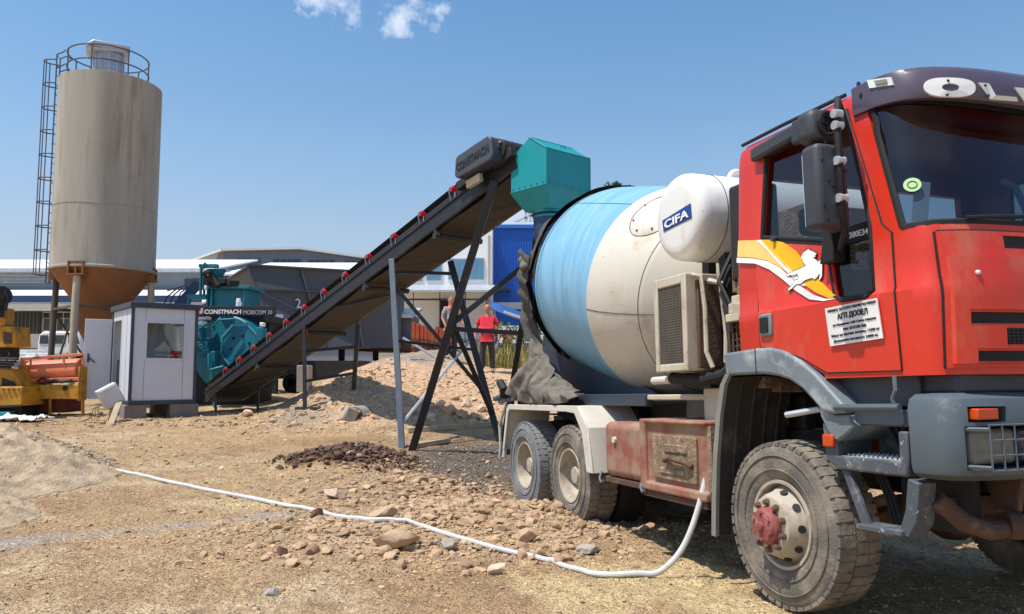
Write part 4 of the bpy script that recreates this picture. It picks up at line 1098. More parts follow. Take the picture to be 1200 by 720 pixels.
for s in (1, -1):
    wheel(0, s, 'tyre_dusty', True)
    wheel(-3.465, s, 'mud_tyre' if 'mud_tyre' in M else 'tyre_dusty', False)
    wheel(-4.845, s, 'tyre_grey', False)
# --- chassis, axles, running gear
ch = MB()
for s in (1, -1):
    ch.box((-5.75, -s*0.43-0.04, 0.84), (1.1, -s*0.43+0.04, 1.13))
    ch.box((-5.6, -s*0.43-0.05, 1.135), (-0.62, -s*0.43+0.05, 1.40))
for X in (-5.7, -4.9, -4.2, -3.4, -2.6, -1.8, -1.0, -0.2, 0.7): ch.box((X-0.05, -0.39, 0.88), (X+0.05, 0.39, 1.10))
chassis = ch.build('chassis_frame', 'chassis_dark', truck, bevel=0.008)
ax = MB()
for X in (-3.465, -4.845): ax.cyl(q(X, -0.9, 0.55), q(X, 0.9, 0.55), 0.085, 16); ax.sphere(q(X, 0, 0.55), 0.24, 16)
ax.cyl(q(0, -1.0, 0.55), q(0, 1.0, 0.55), 0.075, 14); ax.sphere(q(0, -0.25, 0.55), 0.21, 16)
ax.tube([q(-4.8, 0, 0.6), q(-3.46, 0, 0.62), q(-1.6, 0, 0.8), q(-0.3, 0, 0.85)], 0.055, 10)
ax.build('axle', 'rust_brown', chassis)
for s in (1, -1):
    sp_ = MB()
    for k in range(5): sp_.tube([q(-0.75+0.06*k, s*0.5, 0.80-0.022*k), q(0, s*0.5, 0.66-0.022*k), q(0.78-0.06*k, s*0.5, 0.84-0.022*k)], 0.016, 5)
    sp_.build('leaf_spring', 'rust_brown', chassis); sp_ = MB()
    for k in range(6): sp_.tube([q(-4.9+0.08*k, s*0.55, 0.72-0.02*k), q(-4.15, s*0.55, 0.92-0.02*k), q(-3.4-0.08*k, s*0.55, 0.72-0.02*k)], 0.016, 5)
    sp_.build('leaf_spring', 'rust_brown', chassis)
eng = MB(); eng.box((-0.35, -0.36, 0.72), (1.05, 0.36, 1.5)); eng.box((-1.6, -0.3, 0.7), (-0.35, 0.3, 1.1)); eng.cyl(q(-0.5, 0.55, 0.9), q(0.1, 0.55, 0.9), 0.14, 14); eng.build('engine', 'machine_black', chassis, bevel=0.03)
dr_ = MB()   # drag links, rusty bracketry behind the bumper
dr_.tube([q(1.12, 1.12, 0.84), q(1.17, 1.0, 0.72), q(1.2, 0.85, 0.67), q(1.2, 0.55, 0.68), q(1.2, 0.1, 0.69)], 0.05, 10)
dr_.tube([q(1.2, 0.72, 0.69), q(1.24, 0.66, 0.69)], 0.075, 10); dr_.tube([q(1.19, 0.3, 0.70), q(1.25, 0.3, 0.70)], 0.075, 10)
dr_.prism([(1.0, 0.96), (1.26, 0.96), (1.22, 0.76), (1.1, 0.76)], SIDE, 0.62, 0.66)
dr_.prism([(1.0, 0.96), (1.26, 0.96), (1.22, 0.76), (1.1, 0.76)], SIDE, 0.40, 0.44)
dr_.cyl(q(1.02, 0.52, 0.88), q(1.24, 0.52, 0.88), 0.09, 14); dr_.tube([q(0.6, 0.9, 0.78), q(0.2, 0.95, 0.62)], 0.035, 8)
dr_.box((0.9, -0.9, 0.72), (1.0, 0.9, 0.82)); dr_.build('towing_beam', 'rust_brown', chassis, bevel=0.006)
tp = MB(); tp.box((1.24, -0.36, 0.76), (1.27, 0.10, 0.96)); tp.build('front_plate', 'cooler_cream', chassis, bevel=0.004)
sg = MB(); sg.tube([q(0.20, 0.80, 1.42), q(0.22, 0.84, 1.1), q(0.18, 0.82, 0.9)], 0.05, 8); sg.box((0.24, -0.90, 0.98), (0.40, -0.74, 1.26)); sg.box((0.2, -0.86, 1.28), (0.42, -0.70, 1.34)); sg.tube([q(0.42, 0.88, 1.42), q(0.40, 0.9, 1.18), q(0.33, 0.86, 1.0)], 0.022, 6); sg.build('brake_chamber', 'rust_brown', chassis, bevel=0.01)

# --- bumper
bp_ = MB()
def bplan(z, d=0.0, n=40):
    pts = []
    for i in range(n+1):
        t = math.pi*i/n; c_, s_ = math.cos(t), math.sin(t)
        pts.append(Vector((1.10 + (0.33+d)*abs(s_)**(2/5.5), -(1.255+d)*math.copysign(abs(c_)**(2/5.0), c_), z)))
    return pts + [Vector((1.10, 1.05, z)), Vector((1.10, -1.05, z))]
bl = MB().loft([bplan(0.955, -0.06), bplan(0.985, -0.01), bplan(1.02, 0.0), bplan(1.33, 0.0), bplan(1.375, -0.015), bplan(1.405, -0.07)])
bme = bl
for s in (1, -1):
    y0, y1 = sorted((-s*1.17, -s*0.52))
    bme = boolean(as_obj(bme) if not isinstance(bme, MB) else bme, MB().box((1.22, y0, 1.015), (1.8, y1, 1.235)))
    y0, y1 = sorted((-s*1.15, -s*0.93)); bme = boolean(as_obj(bme), MB().box((1.33, y0, 1.255), (1.8, y1, 1.335)))
bme = boolean(as_obj(bme), MB().box((1.3, -0.42, 1.03), (1.8, 0.42, 1.22)))
bme.materials.clear(); bme.materials.append(M['bumper_grey'])
bumper = link_mesh('bumper', bme, truck, 30)
for s in (1, -1):
    hl = MB(); hl.box((1.222, min(-s*1.16, -s*0.53), 1.02), (1.235, max(-s*1.16, -s*0.53), 1.23)); hl.build('lamp_recess', 'black_rubber', bumper)
    hl = MB(); hl.box((1.235, min(-s*1.12, -s*0.80), 1.035), (1.355, max(-s*1.12, -s*0.80), 1.22)); hl.build('headlight', 'lamp_clear', bumper, bevel=0.03, seg=3)
    hl = MB(); hl.box((1.235, min(-s*0.77, -s*0.58), 1.035), (1.34, max(-s*0.77, -s*0.58), 1.22)); hl.build('fog_lamp', 'window_dark', bumper, bevel=0.02)
    il = MB(); il.box((1.333, min(-s*1.145, -s*0.935), 1.258), (1.345, max(-s*1.145, -s*0.935), 1.332)); il.build('indicator_recess', 'black_rubber', bumper)
    il = MB(); il.box((1.345, min(-s*1.13, -s*0.985), 1.268), (1.415, max(-s*1.13, -s*0.985), 1.325)); il.build('indicator', 'lamp_orange', bumper, bevel=0.006)
    gd = MB()
    for k in range(8): gd.tube([q(1.46, s*(1.115-0.085*k), 1.01), q(1.46, s*(1.115-0.085*k), 1.245)], 0.0055, 5)
    for k in range(4): gd.tube([q(1.46, s*1.12, 1.015+0.076*k), q(1.46, s*0.52, 1.015+0.076*k)], 0.0055, 5)
    gd.tube([q(1.34, s*1.16, 1.22), q(1.46, s*1.118, 1.22)], 0.012, 5); gd.tube([q(1.34, s*1.16, 1.03), q(1.46, s*1.118, 1.03)], 0.012, 5)
    gd.build('lamp_guard', 'steel_grey', bumper)
bk = MB(); bk.box((1.0, -1.12, 1.40), (1.30, 1.12, 1.515)); bk.build('grille_base', 'pan_blue_grey', truck, bevel=0.02)

# --- mirrors
def mirrors(s):
    m_ = MB(); m_.box((0.74, min(-s*1.345, -s*1.57), 2.345), (0.885, max(-s*1.345, -s*1.57), 2.85))
    mo = m_.build('mirror', 'dark_plastic', truck, bevel=0.035, seg=3)
    MB().box((0.735, min(-s*1.36, -s*1.55), 2.38), (0.74, max(-s*1.36, -s*1.55), 2.81)).build('mirror_glass', 'galvanised', mo)
    b_ = MB(); b_.box((0.69, min(-s*1.33, -s*1.56), 2.875), (0.85, max(-s*1.33, -s*1.56), 3.075))
    m2 = b_.build('wide_mirror', 'dark_plastic', truck, bevel=0.05, seg=3)
    vr = MB(); vr.tube([q(0.862, s*(1.46+0.062*math.cos(a)), 2.975+0.068*math.sin(a)) for a in np.linspace(0, 2*math.pi, 21)], 0.012, 6); vr.bar(q(0.862, s*1.40, 2.975), q(0.862, s*1.52, 2.975), .012, .012); vr.bar(q(0.862, s*1.46, 2.91), q(0.862, s*1.46, 3.04), .012, .012); vr.build('vent_ring', 'black_rubber', m2)
    a_ = MB(); a_.tube([q(0.70, s*1.20, 3.14), q(0.80, s*1.32, 3.16), q(0.89, s*1.40, 3.10), q(0.905, s*1.43, 2.95), q(0.905, s*1.43, 2.42), q(0.86, s*1.38, 2.33), q(0.66, s*1.24, 2.26)], 0.022, 8); a_.prism([(0.55, 2.20), (0.67, 2.20), (0.67, 2.40), (0.60, 2.40)], SIDE, *sorted((s*1.20, s*1.30))); a_.build('mirror_arm', 'black_rubber', truck, bevel=0.008)
    c_ = MB()
    for z in (3.02, 2.95, 2.74, 2.52): c_.cyl(q(0.905, s*1.40, z), q(0.905, s*1.455, z), 0.027, 10)
    c_.build('clamp', 'galvanised', mo)
    h_ = MB()
    for (r_, z) in ((1.47, 2.86), (1.50, 2.75), (1.40, 2.63), (1.46, 2.63), (1.43, 2.60), (1.50, 2.48), (1.37, 2.55), (1.37, 2.8), (1.34, 2.70), (1.48, 2.40)): h_.cyl(q(0.884, s*(r_+.035), z-.01), q(0.8875, s*(r_+.035), z-.01), 0.010, 8)
    h_.build('hole', 'black_rubber', mo)
    d_ = MB(); d_.bar(q(-0.14, s*1.225, 3.105), q(0.38, s*1.27, 3.115), 0.05, 0.10); d_.bar(q(0.36, s*1.27, 3.10), q(0.68, s*1.33, 3.06), 0.06, 0.16); d_.build('wind_deflector', 'dark_plastic', truck, bevel=0.02)
both(mirrors)

# --- rear fenders, tanks
def rear_fender(s):
    prof = [(-5.60, 0.70), (-5.42, 1.25), (-5.34, 1.30), (-3.14, 1.30), (-2.90, 1.08), (-2.80, 0.63)]
    th = 0.025
    inn = [(-5.575, 0.70), (-5.40, 1.23), (-5.33, 1.272), (-3.15, 1.272), (-2.925, 1.065), (-2.83, 0.63)]
    f_ = MB(); f_.prism(prof + inn[::-1], SIDE, *sorted((s*0.66, s*1.265)))
    f_.prism([(-3.45, 1.302), (-3.14, 1.302), (-2.897, 1.08), (-2.797, 0.63), (-2.94, 0.63), (-3.04, 1.02), (-3.22, 1.22), (-3.45, 1.235)], SIDE, *sorted((s*1.266, s*1.285)))
    f_.prism([(-5.42, 1.25), (-5.34, 1.302), (-3.45, 1.302), (-3.45, 1.235), (-5.30, 1.235), (-5.36, 1.2), (-5.53, .7), (-5.60, .7)], SIDE, *sorted((s*1.266, s*1.283)))
    fo = f_.build('rear_fender', 'cream_paint', truck, 25, bevel=0.006)
    w_ = MB(); w_.box((-5.50, min(-s*0.42, -s*0.66), 1.15), (-2.9, max(-s*0.42, -s*0.66), 1.17)); w_.box((-5.0, min(-s*0.50, -s*0.64), 0.4), (-3.0, max(-s*0.50, -s*0.64), 1.26)); w_.build('fender_liner', 'machine_black', fo)
    t_ = MB(); t_.tube([q(-5.58, s*1.25, 0.72), q(-5.60, s*1.26, 0.60)], 0.03, 8); t_.build('flap_weight', 'cream_paint', fo)
both(rear_fender)
tk = MB(); tk.box((-2.70, -1.20, 0.62), (-1.90, -0.5, 1.15))
t1 = tk.build('fuel_tank', 'tank_red', truck, bevel=0.07, seg=4)
s_ = MB(); s_.box((-2.72, -1.18, 0.555), (-1.88, -0.5, 0.615)); s_.build('tank_support', 'rust_brown', t1, bevel=0.01)
MB().cyl(q(-2.45, 1.195, 0.98), q(-2.45, 1.225, 0.98), 0.03, 12).build('filler_cap', 'cream_paint', t1)
tb = boolean(MB().box((-1.86, -1.265, 0.585), (-0.84, -0.5, 1.20)), MB().box((-1.76, -1.4, 0.655), (-0.80, -1.225, 1.165)))
tb.materials.clear(); tb.materials.append(M['tank_red'])
t2 = link_mesh('tool_box', tb, truck, 30, bevel=0.02, seg=3)
s_ = MB(); s_.box((-1.757, -1.2245, 0.658), (-0.80, -1.19, 1.162)); s_.build('box_panel', 'mud_brown', t2)
s_ = MB(); s_.box((-1.66, -1.250, 0.70), (-0.98, -1.22, 1.07)); s_.box((-1.45, -1.262, 0.93), (-1.10, -1.245, 1.0)); s_.box((-1.52, -1.262, 0.75), (-1.15, -1.245, 0.80)); s_.build('box_lid', 'mud_brown', t2, bevel=0.012)
s_ = MB(); s_.tube([q(-1.42, 1.27, 0.86), q(-1.3, 1.295, 0.89), q(-1.1, 1.29, 0.87), q(-1.02, 1.26, 0.84)], 0.022, 8); s_.build('box_handle', 'rust_brown', t2)
s_ = MB(); s_.box((-1.85, -1.24, 0.525), (-0.86, -0.6, 0.582)); s_.build('box_support', 'rust_brown', t2, bevel=0.01)
hk = MB()
for X in (-2.68, -1.86): hk.tube([q(X, 1.24, 0.66), q(X+0.01, 1.27, 0.60), q(X+0.04, 1.27, 0.56), q(X+0.07, 1.25, 0.58)], 0.014, 6)
hk.build('hook', 'steel_grey', truck)
# far-side tank so the truck is not hollow
s_ = MB(); s_.box((-2.6, 0.5, 0.6), (-0.9, 1.2, 1.15)); s_.build('air_tank', 'mud_brown', truck, bevel=0.06)

# --- mixing drum
DX, DZ, DA = -3.043, 2.527, math.radians(13.65)
DT = frame((DX, 0, DZ), (math.cos(DA), 0, -math.sin(DA)), (0, 1, 0))     # local X runs forward and down along the drum's axis
prof = [(-3.15, 0.52), (-3.10, 0.54), (-2.9, 0.62), (-2.4, 0.84), (-1.9, 1.06), (-1.55, 1.185), (-1.35, 1.205), (-0.7, 1.20), (-0.01, 1.19), (0.0, 1.19), (0.25, 1.165), (0.50, 1.07), (0.735, 0.93), (0.74, 0.925), (0.95, 0.72), (1.12, 0.48), (1.20, 0.30), (1.21, 0.0)]
fine = [prof[0]]
for a, b_ in zip(prof, prof[1:]):
    k = max(1, int((b_[0]-a[0])/0.12))
    for j in range(1, k+1): fine.append((a[0]+(b_[0]-a[0])*j/k, a[1]+(b_[1]-a[1])*j/k))
dm_ = MB(); mats = [(0 if (0.5*(a[0]+b_[0]) < -0.004) else 1) for a, b_ in zip(fine, fine[1:])]
dm_.lathe(fine, DT, 96, close=False, mats=mats)
drum = dm_.build('drum', ['drum_blue', 'drum_white'], truck, 40)
se = MB()
def dpt(a, r, t): return DT @ Vector((a, r*math.cos(t), r*math.sin(t)))
def rad_at(a): return float(np.interp(a, [p[0] for p in prof], [p[1] for p in prof]))
for a in (-1.45, 0.70): se.tube([dpt(a, rad_at(a)+0.001, t) for t in np.linspace(0, 2*math.pi, 97)], 0.004, 5, cap=False)
for t in (math.radians(190), math.radians(70), math.radians(310)): se.tube([dpt(a, rad_at(a)+0.001, t) for a in np.linspace(0.0, 0.9, 12)], 0.004, 4)
se.tube([dpt(a, rad_at(a)+0.001, math.radians(128)) for a in np.linspace(-1.5, -0.01, 12)], 0.004, 4)
se.build('weld_seam', 'mud_rubber', drum)
hat = MB(); ha, ht = 0.44, math.radians(128)
def hatp(u, v, d): # oval hatch on the white cone
    a = ha + u; return dpt(a, rad_at(a) + d, ht + v/1.05)
rows_ = []
for rr in (0.0, 0.5, 0.85, 1.0): rows_.append([hatp(0.21*rr*math.cos(t), 0.33*rr*math.sin(t), 0.016 if rr < 1 else 0.0) for t in np.linspace(0, 2*math.pi, 33)])
hat.sheet(rows_); hatch = hat.build('hatch', 'drum_white', drum, 50)
hb2 = MB()
for k in range(8):
    t = 2*math.pi*k/8; hb2.sphere(hatp(0.175*math.cos(t), 0.28*math.sin(t), 0.018), 0.013, 8)
hb2.build('hatch_bolt', 'stud_steel', drum)
he = MB(); he.tube([hatp(0.212*math.cos(t), 0.333*math.sin(t), 0.002) for t in np.linspace(0, 2*math.pi, 41)], 0.004, 5, cap=False); he.build('hatch_gasket', 'mud_rubber', drum)
# mouth collar, rubber skirt, rear pedestal
cl_ = MB(); cl_.lathe([(-3.17, 0.50), (-3.17, 0.60), (-3.05, 0.62), (-3.0, 0.56)], DT, 48, close=False); cl_.build('mouth_ring', 'chassis_dark', drum)
sk = MB()
rowsk = []
for a_, off in ((-1.45, 0.01), (-1.62, 0.075), (-1.85, 0.06), (-2.2, 0.05)):
    rowsk.append([dpt(a_ + 0.05*mnoise.noise(Vector((t*3, a_, 1))), rad_at(a_) + off + 0.02*mnoise.noise(Vector((t*5, a_*3, 7))), t) for t in np.linspace(math.radians(60), math.radians(235), 60)])
sk.sheet(rowsk[1:]); sk.build('rubber_skirt', 'black_rubber', drum, 60)
pd = MB()
for s in (1, -1):
    pd.bar(q(-5.3, s*0.5, 1.4), q(-5.55, s*0.36, 2.6), 0.1, 0.1); pd.bar(q(-5.3, s*0.5, 1.4), q(-4.7, s*0.5, 1.9), 0.08, 0.08)
    pd.bar(q(-5.55, s*0.36, 2.5), q(-6.1, s*0.5, 3.4), 0.08, 0.08)
    pd.cyl(q(-5.0, s*0.55, 2.05), q(-4.85, s*0.55, 2.0), 0.14, 18)
pd.bar(q(-5.55, -0.4, 2.5), q(-5.55, 0.4, 2.5), 0.1, 0.1); pd.bar(q(-6.1, -0.5, 3.4), q(-6.1, 0.5, 3.4), 0.08, 0.08)
pd.box((-5.5, -0.5, 1.40), (-4.6, 0.5, 1.5)); pd.box((-1.9, -0.4, 1.40), (-1.4, 0.4, 2.25)); pd.build('drum_pedestal', 'chassis_dark', truck, bevel=0.01)
pan = MB()   # splash plate standing on the deck under the drum
for s in (1, -1): pan.prism([(-5.80, 1.36), (-5.80, 2.25), (-5.25, 2.35), (-4.6, 1.95), (-4.0, 1.80), (-3.0, 1.52), (-2.5, 1.36)], SIDE, *sorted((s*0.56, s*0.59)))
pan.build('splash_plate', 'pan_blue_grey', truck)
pr = MB(); pr.box((-5.2, -0.95, 1.32), (-2.3, 0.95, 1.36)); pr.box((-5.2, -1.0, 1.30), (-2.2, -0.9, 1.42)); pr.build('deck_plate', 'pan_blue_grey', truck, bevel=0.008)

# --- water tank with its maker's mark
wt = MB(); WX, WZ, WR = -1.40, 2.955, 0.385
WT = frame(q(WX, 0, WZ), (0, -1, 0), (0, 0, 1))       # local X = towards the truck's right
wp_ = [(-1.10, 0.0), (-1.09, 0.30), (-1.05, 0.365), (-0.98, WR), (0.98, WR), (1.03, 0.375), (1.065, 0.35), (1.085, 0.31), (1.09, 0.25), (1.092, 0.0)]
wt.lathe(wp_, WT, 64, close=False)
wtank = wt.build('water_tank', 'white_tank', truck, 50)
sm = MB(); sm.tube([WT @ Vector((0.82, (WR+0.001)*math.cos(t), (WR+0.001)*math.sin(t))) for t in np.linspace(0, 2*math.pi, 65)], 0.004, 5, cap=False); sm.build('weld_seam', 'mud_rubber', wtank)
lr = MB(); lr.tube([q(WX, 0.42+0.10*math.cos(a), WZ+WR-0.01+0.09*math.sin(a)) for a in np.linspace(0, math.pi, 15)], 0.026, 8); lr.build('lifting_ring', 'white_tank', wtank)
def side_pt(px, py, r):
    dr = TI.to_3x3() @ pix_dir(px, py); o_ = TI @ Vector((0, 0, CAM_H)); t = (-r - o_.y)/dr.y; return o_ + dr*t
lg = [side_pt(x_, y_, 1.094) for x_, y_ in ((777.8, 272.2), (810.6, 255.6), (809.3, 238.4), (776.2, 258.9))]
mb = MB(); off = q(0, 0.006, 0); mb.add(lg + [p - q(0, 0.004, 0) + Vector((0, -0.0, 0)) for p in [l_ + off for l_ in lg]], [(0, 1, 2, 3), (7, 6, 5, 4), (0, 4, 5, 1), (1, 5, 6, 2), (2, 6, 7, 3), (3, 7, 4, 0)])
lgo = mb.build('emblem', 'logo_blue', wtank, smooth=False)
LT = frame(lg[0] + q(0, 0.006, 0), lg[1]-lg[0], lg[3]-lg[0]); lw, lh = (lg[1]-lg[0]).length, (lg[3]-lg[0]).length
text('lettering', 'CIFA', lw*0.86, lh*0.66, LT @ Matrix.Translation((lw*0.07, lh*0.17, -0.001)), 'logo_white', wtank, 0.005, 0.022, 0.0)
br_ = MB()
for r_ in (0.7, -0.7): br_.bar(q(-1.55, r_, 1.4), q(-1.5, r_, 2.62), 0.08, 0.1); br_.bar(q(-1.2, r_, 1.4), q(-1.25, r_, 2.62), 0.08, 0.1)
br_.build('tank_bracket', 'chassis_dark', wtank)

# --- oil cooler and the clutter between cab and drum
oc_ = MB(); 
oc_.box((-1.56, -1.245, 1.60), (-1.50, -0.93, 2.40)); oc_.box((-1.12, -1.245, 1.60), (-1.05, -0.93, 2.40)); oc_.box((-1.50, -1.245, 2.32), (-1.12, -0.93, 2.40)); oc_.box((-1.50, -1.245, 1.60), (-1.12, -0.93, 1.665))
oc_.box((-1.53, -0.93, 1.62), (-1.08, -0.88, 2.38))
cool = oc_.build('oil_cooler', 'cooler_cream', truck, bevel=0.01)
mm_ = MB(); mm_.box((-1.505, -1.222, 1.66), (-1.115, -1.12, 2.325)); mm_.build('cooler_core', 'black_rubber', cool)
gm_ = MB()
for x_ in np.arange(-1.495, -1.12, 0.022): gm_.box((x_, -1.234, 1.66), (x_+0.009, -1.225, 2.325))
for z_ in np.arange(1.67, 2.32, 0.022): gm_.box((-1.505, -1.232, z_), (-1.115, -1.2235, z_+0.008))
gm_.build('cooler_grille', 'cooler_mesh', cool, smooth=False)
cs = MB(); cs.box((-1.04, -1.16, 1.62), (-1.0, -0.95, 2.34)); cs.box((-1.045, -0.92, 1.66), (-0.92, -0.80, 2.30)); cs.build('cooler_side', 'rust_brown', cool, bevel=0.008)
cp = MB()
cp.tube([q(-1.02, 1.20, 2.38), q(-0.96, 1.15, 2.36), q(-0.95, 1.13, 2.1), q(-0.97, 1.12, 1.75), q(-0.92, 1.1, 1.62)], 0.02, 8)
cp.tube([q(-1.0, 1.05, 2.33), q(-0.9, 1.0, 2.30), q(-0.88, 0.98, 1.9), q(-0.9, 0.98, 1.66)], 0.028, 8)
cp.build('cooler_pipe', 'cooler_cream', cool)
bh = MB()
bh.tube([q(-1.5, 1.12, 1.55), q(-1.1, 1.1, 1.52), q(-0.85, 1.05, 1.56), q(-0.62, 0.95, 1.72)], 0.05, 10)
bh.tube([q(-1.2, 1.0, 1.54), q(-0.9, 0.95, 1.5), q(-0.7, 0.85, 1.5)], 0.04, 8); bh.box((-1.35, -1.1, 1.50), (-0.95, -0.75, 1.59)); bh.build('hydraulic_hose', 'black_rubber', truck)
pl_ = MB(); pl_.tube([q(-1.85, 1.10, 1.535), q(-1.45, 1.12, 1.54)], 0.035, 10); pl_.build('drain_pipe', 'cream_paint', truck)
it = MB(); it.box((-0.74, -1.02, 2.28), (-0.50, -0.72, 3.05)); it.cyl(q(-0.85, 0.55, 2.0), q(-0.85, 0.55, 2.6), 0.11, 16); it.build('air_intake', 'machine_black', truck, bevel=0.03)
ex = MB(); ex.cyl(q(-0.62, 1.02, 2.02), q(-0.62, 1.02, 2.10), 0.10, 18); ex.cyl(q(-0.62, 1.02, 2.10), q(-0.62, 1.02, 2.16), 0.075, 18); ex.box((-0.70, -1.12, 1.96), (-0.5, -0.9, 2.02)); ex.build('oil_reservoir', 'cooler_cream', truck, bevel=0.006)
fr = MB()
for k in range(7): fr.tube([q(-0.72, 1.06-0.001*k, 1.62+0.05*k), q(-0.45, 1.08, 1.63+0.05*k)], 0.008, 5)
for k in range(6): fr.tube([q(-0.72+0.05*k, 1.075, 1.6), q(-0.72+0.05*k, 1.075, 1.95)], 0.008, 5)
fr.build('wire_guard', 'rust_brown', truck)
cb = MB(); cb.box((-0.75, -0.98, 1.45), (-0.45, -0.5, 1.98)); cb.cyl(q(-0.66, 1.0, 2.16), q(-0.62, 0.98, 2.5), 0.03, 8); cb.prism([(-0.78, 2.2), (-0.70, 2.2), (-0.72, 2.52), (-0.77, 2.5)], SIDE, 0.95, 0.99); cb.box((-1.0, -0.85, 1.42), (-0.44, 0.85, 1.5)); cb.box((-0.95, -0.5, 1.5), (-0.48, 0.5, 2.9)); cb.build('gear_pump', 'mud_brown', truck, bevel=0.015)
hc = MB()
for k in range(5):
    z0 = 1.55 + 0.1*k
    hc.tube([q(-1.0+0.03*k, 0.9, z0+0.6), q(-0.82, 1.0+0.02*k, z0+0.35), q(-0.78+0.04*k, 1.05, z0), q(-0.60, 0.95, z0-0.08+0.02*k)], 0.018, 6)
hc.build('hose_bundle', 'black_rubber', truck)
fb = MB(); fb.box((-1.22, -1.0, 1.16), (-0.72, -0.55, 1.46)); fb.box((-2.2, -0.98, 1.36), (-1.2, -0.6, 1.41)); fb.build('subframe_bracket', 'cooler_cream', truck, bevel=0.01)

# --- crumpled canvas on the rear chute, chute, step bars, hoses behind
def crumple(P, amp, f, seed): return P + Vector((mnoise.noise(P*f + Vector((seed, 0, 0))), mnoise.noise(P*f + Vector((0, seed, 5))), mnoise.noise(P*f + Vector((3, 9, seed)))))*amp
def cloth(name, A, B, n, m, bulge, seed, parent, amp=0.09, mt='canvas', pleat=0.0, npl=9):
    """sheet between two edge curves, creased"""
    rows = []
    for i in range(n+1):
        u = i/n
        row = []
        for j in range(m+1):
            v = j/m; a = A(v); b2 = B(v); p = a.lerp(b2, u) + q(0.0, bulge*math.sin(math.pi*u), 0)
            p = p + q(0.25, 1, 0)*pleat*math.sin(v*npl*2 + 1.3*math.sin(u*3+seed) + seed)*(0.25+0.75*u)
            p = crumple(p, amp, 2.6, seed); rd = 1-2*abs(mnoise.noise(p*3.4 + Vector((seed, 1, 2)))); p = p + q(0.2, 1, 0.1)*(amp*0.8*(rd**3)); rd = 1-2*abs(mnoise.noise(p*8 + Vector((2, seed, 2)))); p = p + q(0.1, 1, 0.2)*(amp*0.16*(rd**3))
            row.append(p)
        rows.append(row)
    mb = MB(); mb.sheet(rows)
    o = mb.build(name, mt, parent, 50)
    sd = o.modifiers.new('thick', 'SOLIDIFY'); sd.thickness = 0.006
    return o
def poly_curve(pts):
    def f_(v):
        k = v*(len(pts)-1); i = min(int(k), len(pts)-2); return pts[i].lerp(pts[i+1], k-i)
    return f_
def ang_curve(a, dr, ts): return poly_curve([dpt(a, rad_at(a)+dr, math.radians(t)) for t in ts])
cloth('canvas_flap', ang_curve(-1.70, 0.03, (112, 125, 140, 155, 170, 185, 200, 212)), ang_curve(-2.1, 0.11, (112, 125, 140, 155, 170, 185, 200, 212)), 8, 70, 0.0, 2.0, truck, 0.045, 'canvas_dark')
cloth('canvas_flap', ang_curve(-1.75, 0.10, (168, 185, 200, 212)), poly_curve([dpt(-2.1, 1.22, math.radians(t)) for t in (165, 183, 198, 207)]), 14, 60, 0.03, 6.0, truck, 0.03, 'canvas_dark', 0.03, 12)
def pc(*pts): return poly_curve([side_pt(*p) for p in pts])
cloth('canvas_flap', pc((611, 346, 0.98), (621, 350, 0.96), (628, 362, .94)), pc((617, 398, 1.02), (628, 404, 1.0), (639, 406, .98)), 16, 30, 0.03, 14.0, truck, 0.025, 'canvas_dark', 0.025, 7)
cloth('canvas_cover', pc((622, 396, 1.0), (637, 404, .98)), pc((620, 424, 1.08), (641, 418, 1.06)), 16, 24, 0.03, 4.0, truck, 0.02, 'canvas', 0.02, 6)
cloth('canvas_cover', pc((620, 418, 1.06), (632, 417, 1.08), (643, 418, 1.05), (649, 432, 1.05)), pc((593, 460, 1.20), (608, 471, 1.22), (624, 473.5, 1.23), (640, 473.5, 1.23)), 30, 60, 0.04, 5.0, truck, 0.03, 'canvas', 0.055, 10)
cloth('canvas_cover', pc((636, 431, 1.08), (655, 442, 1.0), (669, 453, 1.0), (682, 459, 1.06)), pc((630, 473.5, 1.24), (650, 474, 1.26), (668, 471, 1.26), (683, 463, 1.2)), 28, 60, 0.12, 9.0, truck, 0.025, 'canvas', 0.035, 8)
cloth('canvas_cover', pc((638, 430, 1.04), (655, 440, 0.95), (671, 451, 0.94)), pc((640, 466, 0.98), (655, 468, 0.98), (674, 464, 0.98)), 10, 16, 0.0, 12.0, truck, 0.02)
kn = MB()
for k in range(3):
    c_ = dpt(-1.95, 1.20, math.radians(172)); kn.sphere(crumple(c_ + q(0.05*k, 0.02*k, -0.06*k), 0.06, 9, k), 0.08, 10, (1, .8, .8))
kn.build('canvas_knot', 'canvas', truck, 80)
chu = MB()
T_ = frame(q(-5.55, 0.55, 1.95), (-0.75, 0.0, -0.66), (0, -1, 0))
rows_ = []
for a in np.linspace(0, 1.1, 8): rows_.append([T_ @ Vector((a, (0.30-0.05*a)*math.cos(t), -(0.30-0.05*a)*math.sin(t))) for t in np.linspace(0, math.pi, 14)])
chu.sheet(rows_); co_ = chu.build('chute', 'chassis_dark', truck, 60); sd = co_.modifiers.new('thick', 'SOLIDIFY'); sd.thickness = 0.012
bars = MB()
for k in range(4): bars.tube([q(-5.80-0.12*k, 1.22, 1.42-0.015*k), q(-5.80-0.12*k, -1.1, 1.42-0.015*k)], 0.03, 8)
bars.bar(q(-5.5, 1.1, 1.38), q(-6.25, 1.1, 1.33), 0.05, 0.05); bars.bar(q(-5.5, -1.0, 1.38), q(-6.25, -1.0, 1.33), 0.05, 0.05)
bars.build('step_bar', 'steel_grey', truck)
hh = MB()
for k in range(5): hh.tube([q(-6.2, 0.9-0.1*k, 1.42), q(-6.15-0.05*k, 0.95-0.1*k, 1.1), q(-6.15, 0.95-0.1*k, 0.75), q(-5.85, 0.9-0.1*k, 0.6+0.05*k), q(-5.5, 0.85-0.1*k, 0.8)], 0.022, 7)
hh.tube([q(-5.85, 1.22, 1.60), q(-5.7, 1.22, 1.5), q(-5.75, 1.2, 1.40)], 0.06, 8)
